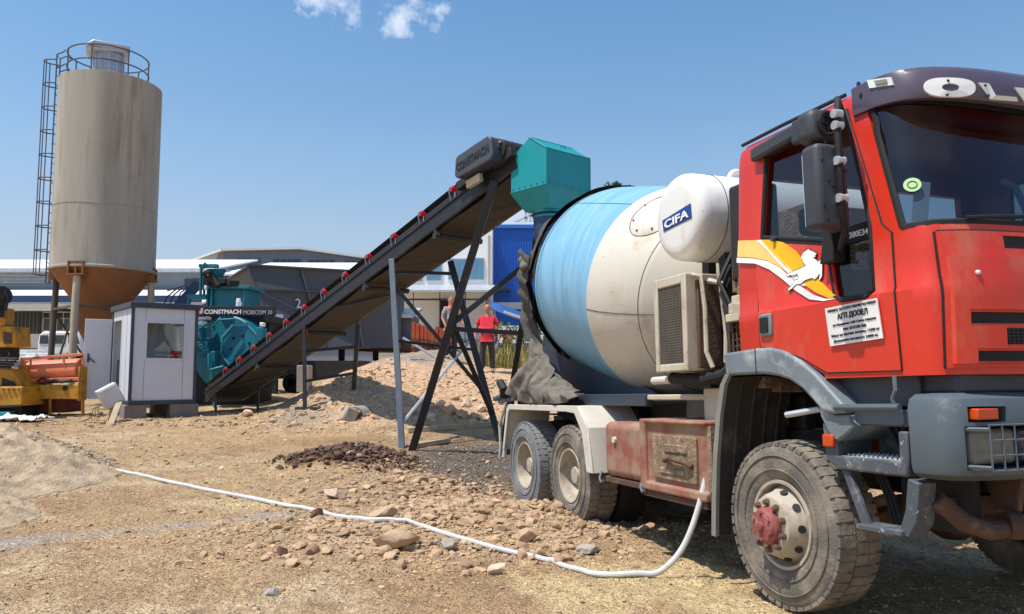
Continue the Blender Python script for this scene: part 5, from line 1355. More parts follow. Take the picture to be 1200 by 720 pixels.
hh.build('rear_hose', 'black_rubber', truck)
wr = MB(); wr.tube([q(-5.95, 1.1, 1.3), q(-6.2, 1.12, 1.0), q(-6.15, 1.12, 0.72), q(-6.2, 1.12, 0.55)], 0.02, 7); wr.build('pale_hose', 'cream_paint', truck)
rl = MB(); rl.box((-5.78, -1.2, 0.62), (-5.70, 1.2, 0.80)); rl.build('rear_bar', 'chassis_dark', truck, bevel=0.01)

# ------------------------------------------------------------------ white hose over the ground
hp2 = [(133, 552), (155, 557), (190, 565), (240, 576), (293, 586), (330, 594), (370, 601), (396, 608), (430, 612), (460, 612), (490, 618), (520, 628), (560, 640), (600, 651), (635, 659), (665, 668), (690, 675), (718, 677.5)]
pts = []
for px, py in hp2:
    P = gpt(px, py); pts.append(P + Vector((0, 0, 0.022)))
end = [(745, 677), (768, 672), (786, 660), (800, 642), (811, 618), (820, 590), (826, 566), (830, 548), (833, 530)]
last = pts[-1]
Pend = TM @ side_pt(833, 530, 1.16)
for i, (px, py) in enumerate(end):
    k = (i+1)/len(end); Yd = last.y*(1-k) + (Pend.y)*k
    P = at(px, py, Yd); P.z = max(P.z, gz(P.x, P.y) + 0.03); pts.append(P)
def smooth_curve(pts, sub=5):
    out = []
    for i in range(len(pts)-1):
        p0, p1, p2, p3 = pts[max(i-1, 0)], pts[i], pts[i+1], pts[min(i+2, len(pts)-1)]
        for j in range(sub):
            t = j/sub
            out.append(0.5*((2*p1) + (p2-p0)*t + (2*p0-5*p1+4*p2-p3)*t*t + (3*p1-p0-3*p2+p3)*t**3))
    return out + [pts[-1]]
hs = MB(); sm_pts = smooth_curve(pts)
for p in sm_pts:
    g = gz(p.x, p.y) + 0.018
    if p.z < g: p.z = g
hs.tube(sm_pts, 0.0225, 10)
tag(hs.build('water_hose', 'hose_white'), 'white hose snaking from the gravel heap to the red truck', 'hose')

# ------------------------------------------------------------------ conveyor
cu_ = Vector((0.62324157, -0.72830712, 0.28484855)); cw = Vector((-0.759783, -0.65017674, 0)); cn = Vector((-0.1852019, 0.21642308, 0.95857254))
cT = Vector((-7.66488736, 20.55939459, 1.48371337))
CM = Matrix(((cu_.x, cw.x, cn.x, cT.x), (cu_.y, cw.y, cn.y, cT.y), (cu_.z, cw.z, cn.z, cT.z), (0, 0, 0, 1)))
# (u, w, n) : along the belt, towards the near side, up from the belt.  u x w = n ?
if cu_.cross(cw).dot(cn) < 0: cw = cw
CI = CM.inverted()
conv = thing('conveyor', 'long dark inclined belt conveyor with red rollers rising to the teal hood', 'conveyor', (cT.x, cT.y, gz(cT.x, cT.y)))
CB = Matrix.Translation(-Vector(conv.location)) @ CM
def cv(u, w, n_): return CB @ Vector((u, w, n_))
U0, U1 = -1.5, 12.35
def cbox(mb, lo, hi): mb.box(lo, hi, CB); return mb
f_ = MB()
for w0 in (0.0, -1.02):
    s_ = 1 if w0 == 0 else -1
    cbox(f_, (U0, w0-0.035, -0.32), (U1, w0+0.035, -0.295)); cbox(f_, (U0, w0-0.035, -0.08), (U1, w0+0.035, -0.055)); cbox(f_, (U0, w0-0.012, -0.295), (U1, w0+0.012, -0.08))
    cbox(f_, (U0, w0 - 0.03*s_ - 0.02, -0.055), (U1, w0 - 0.03*s_ + 0.02, 0.06))
k = U0 + 0.3
while k < U1:
    cbox(f_, (k-0.03, -1.0, -0.29), (k+0.03, -0.015, -0.23)); k += 1.45
frame_o = f_.build('side_frame', 'conveyor_dark', conv, smooth=False)
b_ = MB()
prof_b = [(-0.04, 0.20), (-0.16, 0.16), (-0.30, 0.03), (-0.51, 0.01), (-0.72, 0.03), (-0.86, 0.16), (-0.98, 0.20)]
b_.sheet([[cv(u, w, n_) for w, n_ in prof_b] for u in np.linspace(U0, U1-0.3, 12)]); b_.build('belt', 'belt_rubber', conv, 60)
r_ = MB(); r_.sheet([[cv(u, w, -0.335 - 0.03*math.sin((u+1.5)*2.1)**2) for w in np.linspace(-0.95, -0.05, 6)] for u in np.linspace(U0, U1-0.2, 60)]); r_.build('return_belt', 'belt_under', conv, 60)
g2 = MB()   # dark wind board on the far side
cbox(g2, (-0.8, -1.06, 0.02), (11.2, -1.03, 0.30)); g2.build('far_skirt', 'conveyor_dark', conv, smooth=False)
for i in range(12):
    u = i*0.96855
    a_ = MB(); a_.tube([cv(u, 0.02, -0.07), cv(u, 0.03, 0.10), cv(u+0.01, 0.02, 0.17), cv(u+0.03, -0.03, 0.205), cv(u+0.07, -0.08, 0.20)], 0.013, 6)
    a_.tube([cv(u+0.12, 0.02, -0.07), cv(u+0.12, 0.0, 0.05)], 0.012, 5)
    br = a_.build('roller_bracket', 'steel_grey', conv)
    ro = MB(); ro.cyl(cv(u+0.03, -0.005, 0.16), cv(u+0.09, -0.34, 0.03), 0.06, 14); ro.cyl(cv(u+0.03, -1.02, 0.16), cv(u+0.09, -0.68, 0.03), 0.052, 14)
    ro.build('roller', 'roller_red', br)
for u in (2.2, 4.9, 7.6, 10.1):
    ro = MB(); ro.cyl(cv(u, -0.96, -0.45), cv(u, -0.04, -0.45), 0.05, 12); ro.build('return_roller', 'chassis_dark', conv)
    ro = MB(); ro.cyl(cv(u, -0.02, -0.46), cv(u, 0.07, -0.46), 0.055, 12); ro.bar(cv(u, 0.02, -0.34), cv(u, 0.02, -0.5), 0.05, 0.05); ro.build('roller_end', 'roller_red' if u == 4.9 else 'chassis_dark', conv)
def lp(P): return Vector(P) - Vector(conv.location)
def leg(p0, p1, w=0.10, name='leg', m='conveyor_dark', up=(0, 1, 0)):
    return MB().bar(lp(p0), lp(p1), w, w, up).build(name, m, conv, smooth=False, bevel=0.006)
def plane_pt(px, py, off):
    d = pix_dir(px, py); P0 = cT + cw*off; t = (P0 - Vector((0, 0, CAM_H))).dot(cw)/d.dot(cw); return Vector((0, 0, CAM_H)) + d*t
nf = plane_pt(471, 531, 0.42); nf2 = plane_pt(481, 531, 0.42); ff = plane_pt(586, 513, -1.45); 
nt1 = CM @ Vector((8.70, 0.06, -0.32)); nt2 = CM @ Vector((11.85, 0.06, -0.3)); ft1 = CM @ Vector((8.98, -1.08, -0.36)); ft2 = CM @ Vector((11.7, -1.08, -0.36))
for P in (nf, nf2, ff): P.z = gz(P.x, P.y) - 0.03
leg(nf, nt1, 0.10, m='steel_grey'); leg(nf2 + Vector((.02, 0, 0)), nt2, 0.12); leg(ff, ft1, 0.12); leg(ff + Vector((0.05, 0, 0)), ft2 + Vector((0, 0, 0)), 0.10)
def mid(a, b2, k): return Vector(a).lerp(Vector(b2), k)
leg(mid(nf2, nt2, 0.47), mid(ff, ft2, 0.47), 0.075, 'brace'); leg(mid(nf, nt1, 0.93), mid(ff, ft1, 0.93), 0.06, 'brace')
leg(mid(nf, nt1, 0.86), mid(ff, ft1, 0.25), 0.07, 'brace'); leg(mid(nf2, nt2, 0.48), CM @ Vector((11.9, -1.3, -1.0)), 0.085, 'brace'); leg(mid(nf, nt1, 0.55), mid(ff, ft1, 0.50), 0.05, 'brace')
leg(mid(nf, nt1, 0.12), mid(ff, ft1, 0.56), 0.05, 'brace', 'galvanised'); leg(mid(nf2, nt2, 0.5), mid(ff, ft1, 0.15), 0.08, 'brace')
leg(ft2, CM @ Vector((12.3, -0.9, -0.95)), 0.08, 'brace')
tn, tt_ = plane_pt(357, 499, 0.10), plane_pt(414, 486, -1.15)
tn.z = gz(tn.x, tn.y) - .02; tt_.z = gz(tt_.x, tt_.y) - .02
a1, a2 = CM @ Vector((5.0, 0.08, -0.30)), CM @ Vector((5.3, -1.08, -0.35))
leg(tn, a1, 0.075); leg(tt_, a2, 0.09); leg(mid(tn, a1, 0.68), mid(tt_, a2, 0.66), 0.06, 'brace'); leg(mid(tn, a1, 0.33), mid(tt_, a2, 0.26), 0.06, 'brace')
s0 = plane_pt(253, 488, 0.02); s0.z = gz(s0.x, s0.y); leg(s0, CM @ Vector((-0.72, 0.03, -0.3)), 0.06, m='steel_grey')
s1 = CM @ Vector((-0.3, -1.02, -0.3)); leg(Vector((s1.x, s1.y, gz(s1.x, s1.y))), s1, 0.06)
for u0, u1 in ((0.2, 1.6), (6.3, 7.6)): leg(CM @ Vector((u0, -0.02, -0.38)), CM @ Vector((u1, -1.0, -0.42)), 0.045, 'brace')
leg(tn + Vector((-.22, .05, .03)), tn + Vector((.35, -.06, .03)), 0.07, 'foot_plate', 'chassis_dark')
# drive unit: long gear cover with the maker's name, motor behind, guard rail
dc = MB()
pts_c = []
hw, L_, rc = 0.20, 0.98, 0.10
for cx3, cy3, a0 in ((L_/2-rc, -hw+rc, -90), (L_/2-rc, hw-rc, 0), (-L_/2+rc+.05, hw-rc, 90), (-L_/2+rc, -hw+rc+.03, 180)):
    for k in range(6): pts_c.append((cx3 + rc*math.cos(R(a0+18*k)), cy3 + rc*math.sin(R(a0+18*k))))
e_u = (cu_*1.0 + Vector((0, 0, -0.10))).normalized()
dC = frame(lp(CM @ Vector((11.74, 0.12, 0.10))), e_u, cn); dC2 = dC
dc.prism(pts_c, dC, -0.02, 0.22) if dC.to_3x3().col[2].dot(cw) > 0 else dc.prism(pts_c, dC, -0.22, 0.02)
zs_ = 1 if dC.to_3x3().col[2].dot(cw) > 0 else -1
cov = dc.build('gear_cover', 'motor_grey', conv, 40, bevel=0.02)
fT = dC @ Matrix.Translation((-0.42, -0.065, zs_*0.222)) if zs_ > 0 else frame(dC @ Vector((-0.42, -0.065, -0.222)), e_u, cn)
text('lettering', 'CONSTMACH', 0.84, 0.14, fT, 'letter_dark', cov, 0.006, 0.05)
hd = MB(); hd.box((-0.16, hw-0.01, -0.05), (0.1, hw+0.06, 0.14), dC); hd.build('cover_cap', 'motor_grey', cov, bevel=0.015)
dm2 = MB(); dm2.box((10.95, -0.85, -0.02), (11.75, 0.10, 0.12), CB); dm2.prism([(a*0.9, b2*0.92) for a, b2 in pts_c], dC, -0.55, -0.025)
dm2.cyl(dC @ Vector((0.12, 0, -0.7)), dC @ Vector((0.12, 0, -0.02)), 0.15, 18)
dm2.build('drive_motor', 'machine_black', conv, 40, bevel=0.01)
gb_ = MB(); gb_.cyl(cv(12.16, 0.16, 0.06), cv(12.16, -1.1, 0.06), 0.17, 20); gb_.cyl(cv(12.16, 0.22, 0.06), cv(12.16, 0.16, 0.06), 0.09, 14); gb_.box((11.96, 0.0, -0.16), (12.40, 0.13, 0.0), CB)
gb_.cyl(cv(12.0, 0.08, 0.22), cv(12.0, -0.2, 0.22), 0.08, 12); gb_.build('head_pulley', 'machine_black', conv, 40, bevel=0.008)
fl_ = MB()
for k in range(7): a = 2*math.pi*k/7; fl_.cyl(dC @ Vector((0.50+0.03*math.sin(a), 0.13*math.cos(a), -0.18+0.12*math.sin(a))), dC @ Vector((0.535+0.03*math.sin(a), 0.13*math.cos(a), -0.18+0.12*math.sin(a))), 0.018, 8)
fl_.bar(cv(12.06, 0.17, 0.16), cv(12.28, 0.17, 0.14), 0.03, 0.03); fl_.build('flange_bolt', 'galvanised', conv)
gd = MB(); gd.tube([lp(plane_pt(575, 165.5, 0.1)), lp(plane_pt(613, 177, -0.25)), lp(plane_pt(614, 214, -0.2)), lp(plane_pt(608, 219, -0.15))], 0.025, 6); gd.build('guard_rail', 'conveyor_dark', conv)
uu = MB(); cbox(uu, (10.9, -1.0, -0.30), (12.2, 0.0, -0.05)); uu.build('head_frame', 'conveyor_dark', conv, bevel=0.01)
ul = MB(); ul.box((-0.38, -hw-0.14, 0.02), (-0.02, -hw-0.01, 0.10), dC); ul.build('gear_foot', 'cooler_cream', conv, bevel=0.01)

# teal discharge hood and rubber chute above the drum
uh = Vector((cu_.x, cu_.y, 0)).normalized()
C1 = Vector((0.50, 11.0, 0)); Lu, Lw = 0.80, 0.92
def hq(a, b2, z): p = C1 - uh*a - cw*b2; return Vector((p.x, p.y, z))
hoodo = thing('discharge_hood', 'teal steel discharge hood at the head of the conveyor above the drum', 'hood', (C1.x, C1.y, 3.5))
def hl_(a, b2, z): return hq(a, b2, z) - Vector(hoodo.location)
zt, zm, zr = 4.86, 4.32, 5.10
hb3 = MB()
P_ = [hl_(0, 0, zm), hl_(Lu, 0, zm), hl_(Lu, Lw, zm), hl_(0, Lw, zm), hl_(0, 0, zt), hl_(Lu, 0, zt), hl_(Lu, Lw, zt), hl_(0, Lw, zt), hl_(Lu*0.47, 0, zr), hl_(Lu*0.47, Lw, zr)]
cx_, cy_ = Lu/2, Lw/2
rb = 0.26
B_ = [hl_(cx_-rb, cy_-rb, 4.02), hl_(cx_+rb, cy_-rb, 4.02), hl_(cx_+rb, cy_+rb, 4.02), hl_(cx_-rb, cy_+rb, 4.02)]
hb3.add(P_ + B_, [(0, 1, 5, 8, 4), (3, 7, 9, 6, 2), (0, 4, 7, 3), (1, 2, 6, 5), (4, 8, 9, 7), (5, 6, 9, 8), (0, 10, 11, 1), (1, 11, 12, 2), (2, 12, 13, 3), (3, 13, 10, 0), (10, 13, 12, 11)])
hbo = hb3.build('hood_shell', 'teal', hoodo, smooth=False, bevel=0.012)
nk = MB(); cz = hl_(cx_, cy_, 0); nk.cyl((cz.x, cz.y, 4.04-3.5), (cz.x, cz.y, 3.92-3.5), 0.27, 32); nk.build('hood_neck', 'teal', hoodo)
bn = MB(); bn.cyl((cz.x, cz.y, 3.985-3.5), (cz.x, cz.y, 3.955-3.5), 0.285, 32); bn.build('clamp_band', 'black_rubber', hoodo)
dl = dpt(-3.15, 0, 0); dw = TM @ dl - Vector(hoodo.location)
ck = MB(); ck.tube([Vector((cz.x, cz.y, 3.93-3.5)), Vector((cz.x, cz.y, 3.70-3.5)), Vector((cz.x*.5+dw.x*.5, cz.y*.5+dw.y*.5, 3.5-3.5))], [0.262, 0.27, 0.22], 24); ck.build('rubber_chute', 'navy', hoodo)
sw_ = MB()
for a, b2 in ((4, 0), (0, 1), (0, 3), (4, 8), (8, 9), (4, 7), (3, 7), (0, 10), (1, 11)): 
    A_, B3 = (P_ + B_)[a], (P_ + B_)[b2]; sw_.tube([A_, B3], 0.011, 5)
sw_.build('weld_seam', 'teal', hoodo)
rv_ = MB()
for k in range(6): rv_.sphere(P_[0].lerp(P_[3], (k+.5)/6) + Vector((0, -0.004, 0.04)), 0.011, 6); rv_.sphere(P_[0].lerp(P_[1], (k+.5)/6) + Vector((-0.004, -0.003, 0.04)), 0.011, 6)
rv_.build('rivet', 'teal_plant', hoodo)
lk_ = MB(); pk = hl_(Lu*0.3, Lw*0.62, 4.97); lk_.tube([pk + Vector((0.035*math.cos(a), 0, 0.035+0.045*math.sin(a))) for a in np.linspace(-.6, math.pi+.6, 12)], 0.008, 5); lk_.build('lifting_eye', 'teal_plant', hoodo)
# timbers between the conveyor legs
for a, b2, lb, hgt in (((478, 508), (588, 500), 'long grey timber lying between the feet of the conveyor legs', 0.10), ((484, 526), (524, 519), 'short grey timber beside the near conveyor foot', 0.08)):
    A_, B2 = gpt(*a), gpt(*b2); t = thing('timber', None, None)
    bpy.data.objects.remove(t)
    c_ = (A_+B2)/2; mb = MB(); mb.bar(A_-c_ + Vector((0, 0, hgt*.6)), B2-c_ + Vector((0, 0, hgt*.6)), 0.16, hgt)
    o = mb.build('timber', 'wood_pale', bevel=0.008); o.location = c_; tag(o, lb, 'timber')

# ------------------------------------------------------------------ cement silo
SY = 23.0
sb = at(116, 440, SY); SXc = sb.x; sg = gz(SXc, SY)
silo = thing('cement_silo', 'tall weathered beige cement silo with a rusty brown cone and ladder', 'silo', (SXc, SY, sg))
SR = 1.42
def zpx(px, py, Y): return at(px, py, Y).z
ztop = zpx(125, 82, SY-1.38) - sg; zbot = zpx(120, 311, SY-1.38) - sg; zc1 = zpx(115, 351, SY-.8) - sg; zc2 = zpx(115, 374, SY-.8) - sg
UPZ = frame((0, 0, 0), (0, 0, 1), (1, 0, 0))
sh_ = MB()
pr_ = [(zbot, SR+0.015)] + [(zbot + (ztop-zbot)*k/14, SR) for k in range(1, 15)] + [(ztop+0.02, SR-0.05), (ztop+0.05, 0.3)]
sh_.lathe(pr_, UPZ, 80, close=True)
shell = sh_.build('tank_shell', 'silo_concrete', silo, 40)
bd = MB()
for k in (0.0, 0.32):
    z = zbot + (ztop-zbot)*k; bd.tube([Vector(((SR+0.004)*math.cos(t), (SR+0.004)*math.sin(t), z)) for t in np.linspace(0, 2*math.pi, 81)], 0.006 if k else 0.05, 6, cap=False)
bd.build('ring_seam', 'silo_concrete', shell)
cn_ = MB(); cn_.lathe([(zbot+0.01, SR-0.02), (zbot-0.06, SR-0.03), (zc1, 0.80), (zc1-0.03, 0.78), (zc2, 0.76), (zc2-0.5, 0.5), (zc2-1.0, 0.24)], UPZ, 64, close=True); cn_.build('cone', 'silo_rust', silo, 35)
for i, (px, m_) in enumerate(((86, 'silo_leg'), (172, 'silo_leg'), (72, 'silo_leg_dark'), (59, 'silo_leg_dark'))):
    pass
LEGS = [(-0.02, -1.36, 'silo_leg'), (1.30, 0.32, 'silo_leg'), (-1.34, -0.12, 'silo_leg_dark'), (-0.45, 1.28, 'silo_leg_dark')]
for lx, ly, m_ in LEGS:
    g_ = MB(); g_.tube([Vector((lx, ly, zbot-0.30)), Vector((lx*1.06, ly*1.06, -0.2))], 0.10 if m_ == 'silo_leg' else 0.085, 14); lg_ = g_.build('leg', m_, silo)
    k_ = MB(); a = math.atan2(ly, lx)
    Tb = Matrix.Translation((lx, ly, zbot-0.28)) @ Matrix.Rotation(a, 4, 'Z')
    k_.box((-0.16, -0.24, 0.0), (0.14, 0.24, 0.04), Tb); k_.box((-0.14, -0.23, 0.04), (0.12, -0.19, 0.40), Tb); k_.box((-0.14, 0.19, 0.04), (0.12, 0.23, 0.40), Tb); k_.box((-0.14, -0.02, 0.04), (0.10, 0.02, 0.40), Tb); k_.box((-0.1, -0.23, .36), (0.1, .23, .40), Tb)
    k_.build('leg_bracket', 'silo_rust', lg_)
xb = MB(); 
for i in range(4):
    a_, b_ = LEGS[i], LEGS[(i+1) % 4] if i != 1 else LEGS[3]
P4 = [LEGS[0], LEGS[1], LEGS[3], LEGS[2]]
for i in range(4):
    a_, b_ = P4[i], P4[(i+1) % 4]
    xb.bar((a_[0]*1.03, a_[1]*1.03, zbot-1.15), (b_[0]*1.03, b_[1]*1.03, zbot-1.15), 0.07, 0.07)
    xb.bar((a_[0]*1.05, a_[1]*1.05, 0.4), (b_[0]*1.03, b_[1]*1.03, zbot-1.2), 0.05, 0.05)
xb.build('brace', 'silo_leg_dark', silo)
# roof railing, filter
rl = MB()
zr_ = ztop + 0.05
for hh_ in (0.42, 0.85): rl.tube([Vector((1.12*math.cos(t)-.12, 1.12*math.sin(t), zr_+hh_)) for t in np.linspace(0, 2*math.pi, 61)], 0.024, 6, cap=False)
for t in np.linspace(0.3, 2*math.pi+.3, 8)[:-1]: rl.tube([Vector((1.12*math.cos(t)-.12, 1.12*math.sin(t), zr_-.05)), Vector((1.12*math.cos(t)-.12, 1.12*math.sin(t), zr_+0.85))], 0.022, 6)
rl.build('railing', 'ladder_steel', silo)
fx, fy = 0.12, -0.45
ft_ = MB(); ft_.cyl((fx, fy, zr_-.05), (fx, fy, zr_+0.75), 0.40, 28)
fo_ = ft_.build('dust_filter', 'filter_blue', silo)
fs = MB()
for t in np.linspace(0, 2*math.pi, 13)[:-1]: fs.bar((fx+0.41*math.cos(t), fy+0.41*math.sin(t), zr_), (fx+0.41*math.cos(t), fy+0.41*math.sin(t), zr_+0.75), 0.03, 0.03)
for z in (0.25, 0.55): fs.tube([Vector((fx+0.415*math.cos(t), fy+0.415*math.sin(t), zr_+z)) for t in np.linspace(0, 2*math.pi, 33)], 0.012, 5)
fs.build('filter_rib', 'galvanised', fo_)
fc = MB(); Tc = Matrix.Translation((fx, fy, zr_+0.75)) @ Matrix.Rotation(R(28), 4, 'Z') @ Matrix.Rotation(R(-5), 4, 'Y')
fc.box((-0.56, -0.46, 0.0), (0.56, 0.46, 0.10), Tc); fc.prism([(-0.56, 0.10), (0.56, 0.10), (0.58, 0.20), (-0.40, 0.30), (-0.62, 0.14)], Tc @ frame((0, 0, 0), (1, 0, 0), (0, 0, 1)), -0.46, 0.46)
fc.build('filter_cap', 'galvanised', fo_, bevel=0.02)
# ladder with safety cage at the left
la = R(196); lx, ly = math.cos(la), math.sin(la); tx_, ty_ = -ly, lx
ld = MB(); z0l, z1l = zbot-0.4, zr_+0.75
for s in (-0.17, 0.17): ld.tube([Vector(((SR+0.07)*lx+s*tx_, (SR+0.07)*ly+s*ty_, z0l)), Vector(((SR+0.07)*lx+s*tx_, (SR+0.07)*ly+s*ty_, z1l))], 0.022, 6)
z = z0l
while z < z1l: ld.tube([Vector(((SR+0.07)*lx-0.2*tx_, (SR+0.07)*ly-0.2*ty_, z)), Vector(((SR+0.07)*lx+0.2*tx_, (SR+0.07)*ly+0.2*ty_, z))], 0.012, 5); z += 0.3
lad = ld.build('ladder', 'ladder_steel', silo)
cg = MB(); z = z0l + 0.25; hoops = []
while z < z1l+0.05:
    hp3 = [Vector(((SR+0.07)*lx + 0.24*tx_*math.cos(t) + 0.38*lx*math.sin(t), (SR+0.07)*ly + 0.24*ty_*math.cos(t) + 0.38*ly*math.sin(t), z)) for t in np.linspace(0, math.pi, 13)]
    cg.tube(hp3, 0.02, 5); hoops.append(hp3); z += 0.72
for j in (3, 6, 9): cg.tube([hoops[0][j], hoops[-1][j]], 0.017, 5)
cg.build('safety_cage', 'ladder_steel', lad)
hr_ = MB()
for s in (-0.17, 0.17):
    for dz in (0.0, -0.42): hr_.tube([Vector(((SR+.07)*lx+s*tx_, (SR+.07)*ly+s*ty_, z1l+dz)), Vector(((SR-.1)*lx+s*tx_, (SR-.1)*ly+s*ty_, z1l+dz+.1)), Vector((1.12*lx-.12+s*2*tx_, 1.12*ly+s*2*ty_, zr_+.85+dz))], 0.02, 6)
hr_.build('ladder_handrail', 'ladder_steel', silo)

# ------------------------------------------------------------------ control cabin
hc0 = at(150, 475, 18.5); hz_ = hc0.z
NU = 141.0
ex_h = Vector((math.sin(R(NU-90)), math.cos(R(NU-90)), 0)); ey_h = Vector((math.sin(R(NU+180)), math.cos(R(NU+180)), 0))
HM = Matrix(((ex_h.x, ey_h.x, 0, hc0.x), (ex_h.y, ey_h.y, 0, hc0.y), (0, 0, 1, hz_), (0, 0, 0, 1)))
hut = thing('control_cabin', 'small white panel cabin with dark trim, a front window and its door open', 'cabin', matrix=HM)
HW, HL, HH = 1.56, 2.1, 2.49
wb = MB().box((0.03, 0.03, 0.06), (HW-0.03, HL-0.03, HH-0.1))
wb2 = boolean(wb, MB().box((0.08, 0.08, 0.1), (HW-0.08, HL-0.08, HH-0.15)))
wb2 = boolean(as_obj(wb2), MB().box((0.36, -0.2, 1.12), (1.24, 0.5, 2.0)))
wb2 = boolean(as_obj(wb2), MB().box((-0.3, 1.15, 0.1), (0.4, 2.0, 2.1)))
wb2 = boolean(as_obj(wb2), MB().box((1.2, 0.5, 1.12), (1.8, 1.7, 2.0)))
wb2.materials.clear(); wb2.materials.append(M['hut_white']); walls = link_mesh('wall', wb2, hut, 30)
tr2 = MB()
for xx, yy in ((0, 0), (HW-0.07, 0), (0, HL-0.07), (HW-0.07, HL-0.07)): tr2.box((xx, yy, 0.1), (xx+0.07, yy+0.07, HH-0.14))
tr2.box((-0.01, -0.01, 0), (HW+0.01, HL+0.01, 0.1))
tr2.build('corner_trim', 'hut_trim', hut, bevel=0.01)
rf = MB(); rf.box((-0.04, -0.04, HH-0.14), (HW+0.04, HL+0.04, HH)); rf.build('roof', 'hut_trim', hut, bevel=0.012)
jl = MB()
for xx in (0.33, 0.78, 1.23): jl.box((xx-0.003, 0.026, 0.12), (xx+0.003, 0.031, HH-0.16)) if xx != 0.78 else None
for yy in (0.55, 1.05): jl.box((0.026, yy-0.003, 0.12), (0.031, yy+0.003, HH-0.16))
jl.build('panel_joint', 'steel_grey', walls)
wf = MB()
for (a, b2) in (((0.32, 0.012, 1.08), (1.28, 0.06, 1.13)), ((0.32, 0.012, 1.99), (1.28, 0.06, 2.04)), ((0.32, 0.012, 1.13), (0.37, 0.06, 1.99)), ((1.23, 0.012, 1.13), (1.28, 0.06, 1.99))): wf.box(a, b2)
win = wf.build('window', 'hut_white', hut, bevel=0.006)
MB().box((0.37, 0.045, 1.13), (1.23, 0.05, 1.99)).build('pane', 'clear_pane', win)
ins = MB(); ins.box((0.12, 1.5, 0.1), (1.2, 1.9, 1.1)); ins.box((0.9, 0.3, 0.1), (1.45, 1.2, 1.05)); ins.build('desk', 'interior', hut)
it2 = MB(); it2.box((0.93, 0.09, 1.135), (1.21, 0.11, 1.32)); it2.build('red_notice', 'roller_red', hut)
it3 = MB(); it3.box((1.05, 0.9, 1.08), (1.25, 1.0, 1.5)); it3.box((1.0, 0.5, 1.06), (1.16, 0.6, 1.45)); it3.build('monitor', 'paper', hut)
dT = Matrix.Translation((-0.005, 1.98, 0.12)) @ Matrix.Rotation(R(90-NU-92+180), 4, 'Z')
dd = MB()
# open door swung out to the left, its face towards the yard
dloc = HM.inverted() @ at(129, 440, 20.0); dloc.z = 0.10
dl_ = HM.inverted() @ at(97, 440, 19.7); dl_.z = 0.10
dv = (dl_-dloc); dlen = dv.length; DTm = frame(dloc, dv, (0, 0, 1))
dd.box((0, 0, -0.02), (dlen, 2.05, 0.02), DTm); door_h = dd.build('door', 'hut_white', hut, bevel=0.006)
hd_ = MB(); hd_.box((dlen-0.13, 0.94, 0.02), (dlen-0.08, 1.16, 0.045), DTm); hd_.box((dlen-0.13, 0.94, -0.045), (dlen-0.08, 1.16, -0.02), DTm); hd_.bar(DTm @ Vector((dlen-0.11, 1.06, 0.06)), DTm @ Vector((dlen-0.26, 0.93, 0.06)), 0.03, 0.03); hd_.bar(DTm @ Vector((dlen-0.11, 1.06, -0.06)), DTm @ Vector((dlen-0.26, 0.93, -0.06)), 0.03, 0.03); hd_.build('handle', 'dark_plastic', door_h, bevel=0.006)
def hp_w(x, y, z=0): return HM @ Vector((x, y, z))
for (x0, x1, y0, y1, lb) in ((0.95, 1.62, -0.06, 0.35, 'wide grey concrete block under the right front of the cabin'), (-0.08, 0.42, 0.0, 0.5, 'concrete block under the left front corner of the cabin, behind the plank'), (0.1, 0.6, 1.6, 2.1, 'concrete block under the rear of the cabin seen in shadow'), (1.0, 1.5, 1.6, 2.1, 'concrete block under the rear of the cabin, farther right in shadow')):
    c_ = hp_w((x0+x1)/2, (y0+y1)/2); g0 = gz(c_.x, c_.y) - 0.08
    mb = MB(); mb.box(((x0-x1)/2, (y0-y1)/2, 0), ((x1-x0)/2, (y1-y0)/2, hz_-g0-0.003))
    o = mb.build('concrete_block', 'concrete_block', bevel=0.012); o.matrix_world = HM.copy(); o.location = (c_.x, c_.y, g0); tag(o, lb, 'block')
# grey electrical box leaning on a plank post
eb = at(129, 464, 17.9)
elec = thing('electric_box', 'tilted white electrical box on a stake beside the cabin corner', 'electrical box', (eb.x, eb.y, gz(eb.x, eb.y)))
Te = Matrix.Translation((0, 0, eb.z-gz(eb.x, eb.y))) @ Matrix.Rotation(R(40), 4, 'Z') @ Matrix.Rotation(R(-30), 4, 'Y')
e_ = MB(); e_.box((-0.22, -0.14, -0.24), (0.22, 0.14, 0.24), Te); e_.build('box_body', 'box_grey', elec, bevel=0.02)
e_ = MB(); e_.box((-0.19, -0.165, -0.21), (0.19, -0.14, 0.21), Te); e_.build('box_door', 'box_grey', elec, bevel=0.01)
e_ = MB(); e_.bar((0, 0.05, 0.0), (0.05, 0.05, eb.z-gz(eb.x, eb.y)-0.1), 0.07, 0.07); e_.build('stake', 'wood_pale', elec)
e_ = MB(); 
for k in range(3): e_.tube([Vector((-0.1+.05*k, 0, .45)), Vector((-0.25-.05*k, -0.05, 0.3)), Vector((-0.2-.08*k, -0.1, 0.05))], 0.012, 5)
e_.build('cable', 'grass_dry', elec)
pa, pb = gpt(129, 497), at(142, 466, 18.05)
pk_ = MB(); pk_.bar((0, 0, -0.05), pb-pa, 0.13, 0.05); o = pk_.build('plank', 'wood_pale', bevel=0.006); o.location = pa; tag(o, 'pale plank leaning against the cabin corner', 'plank')

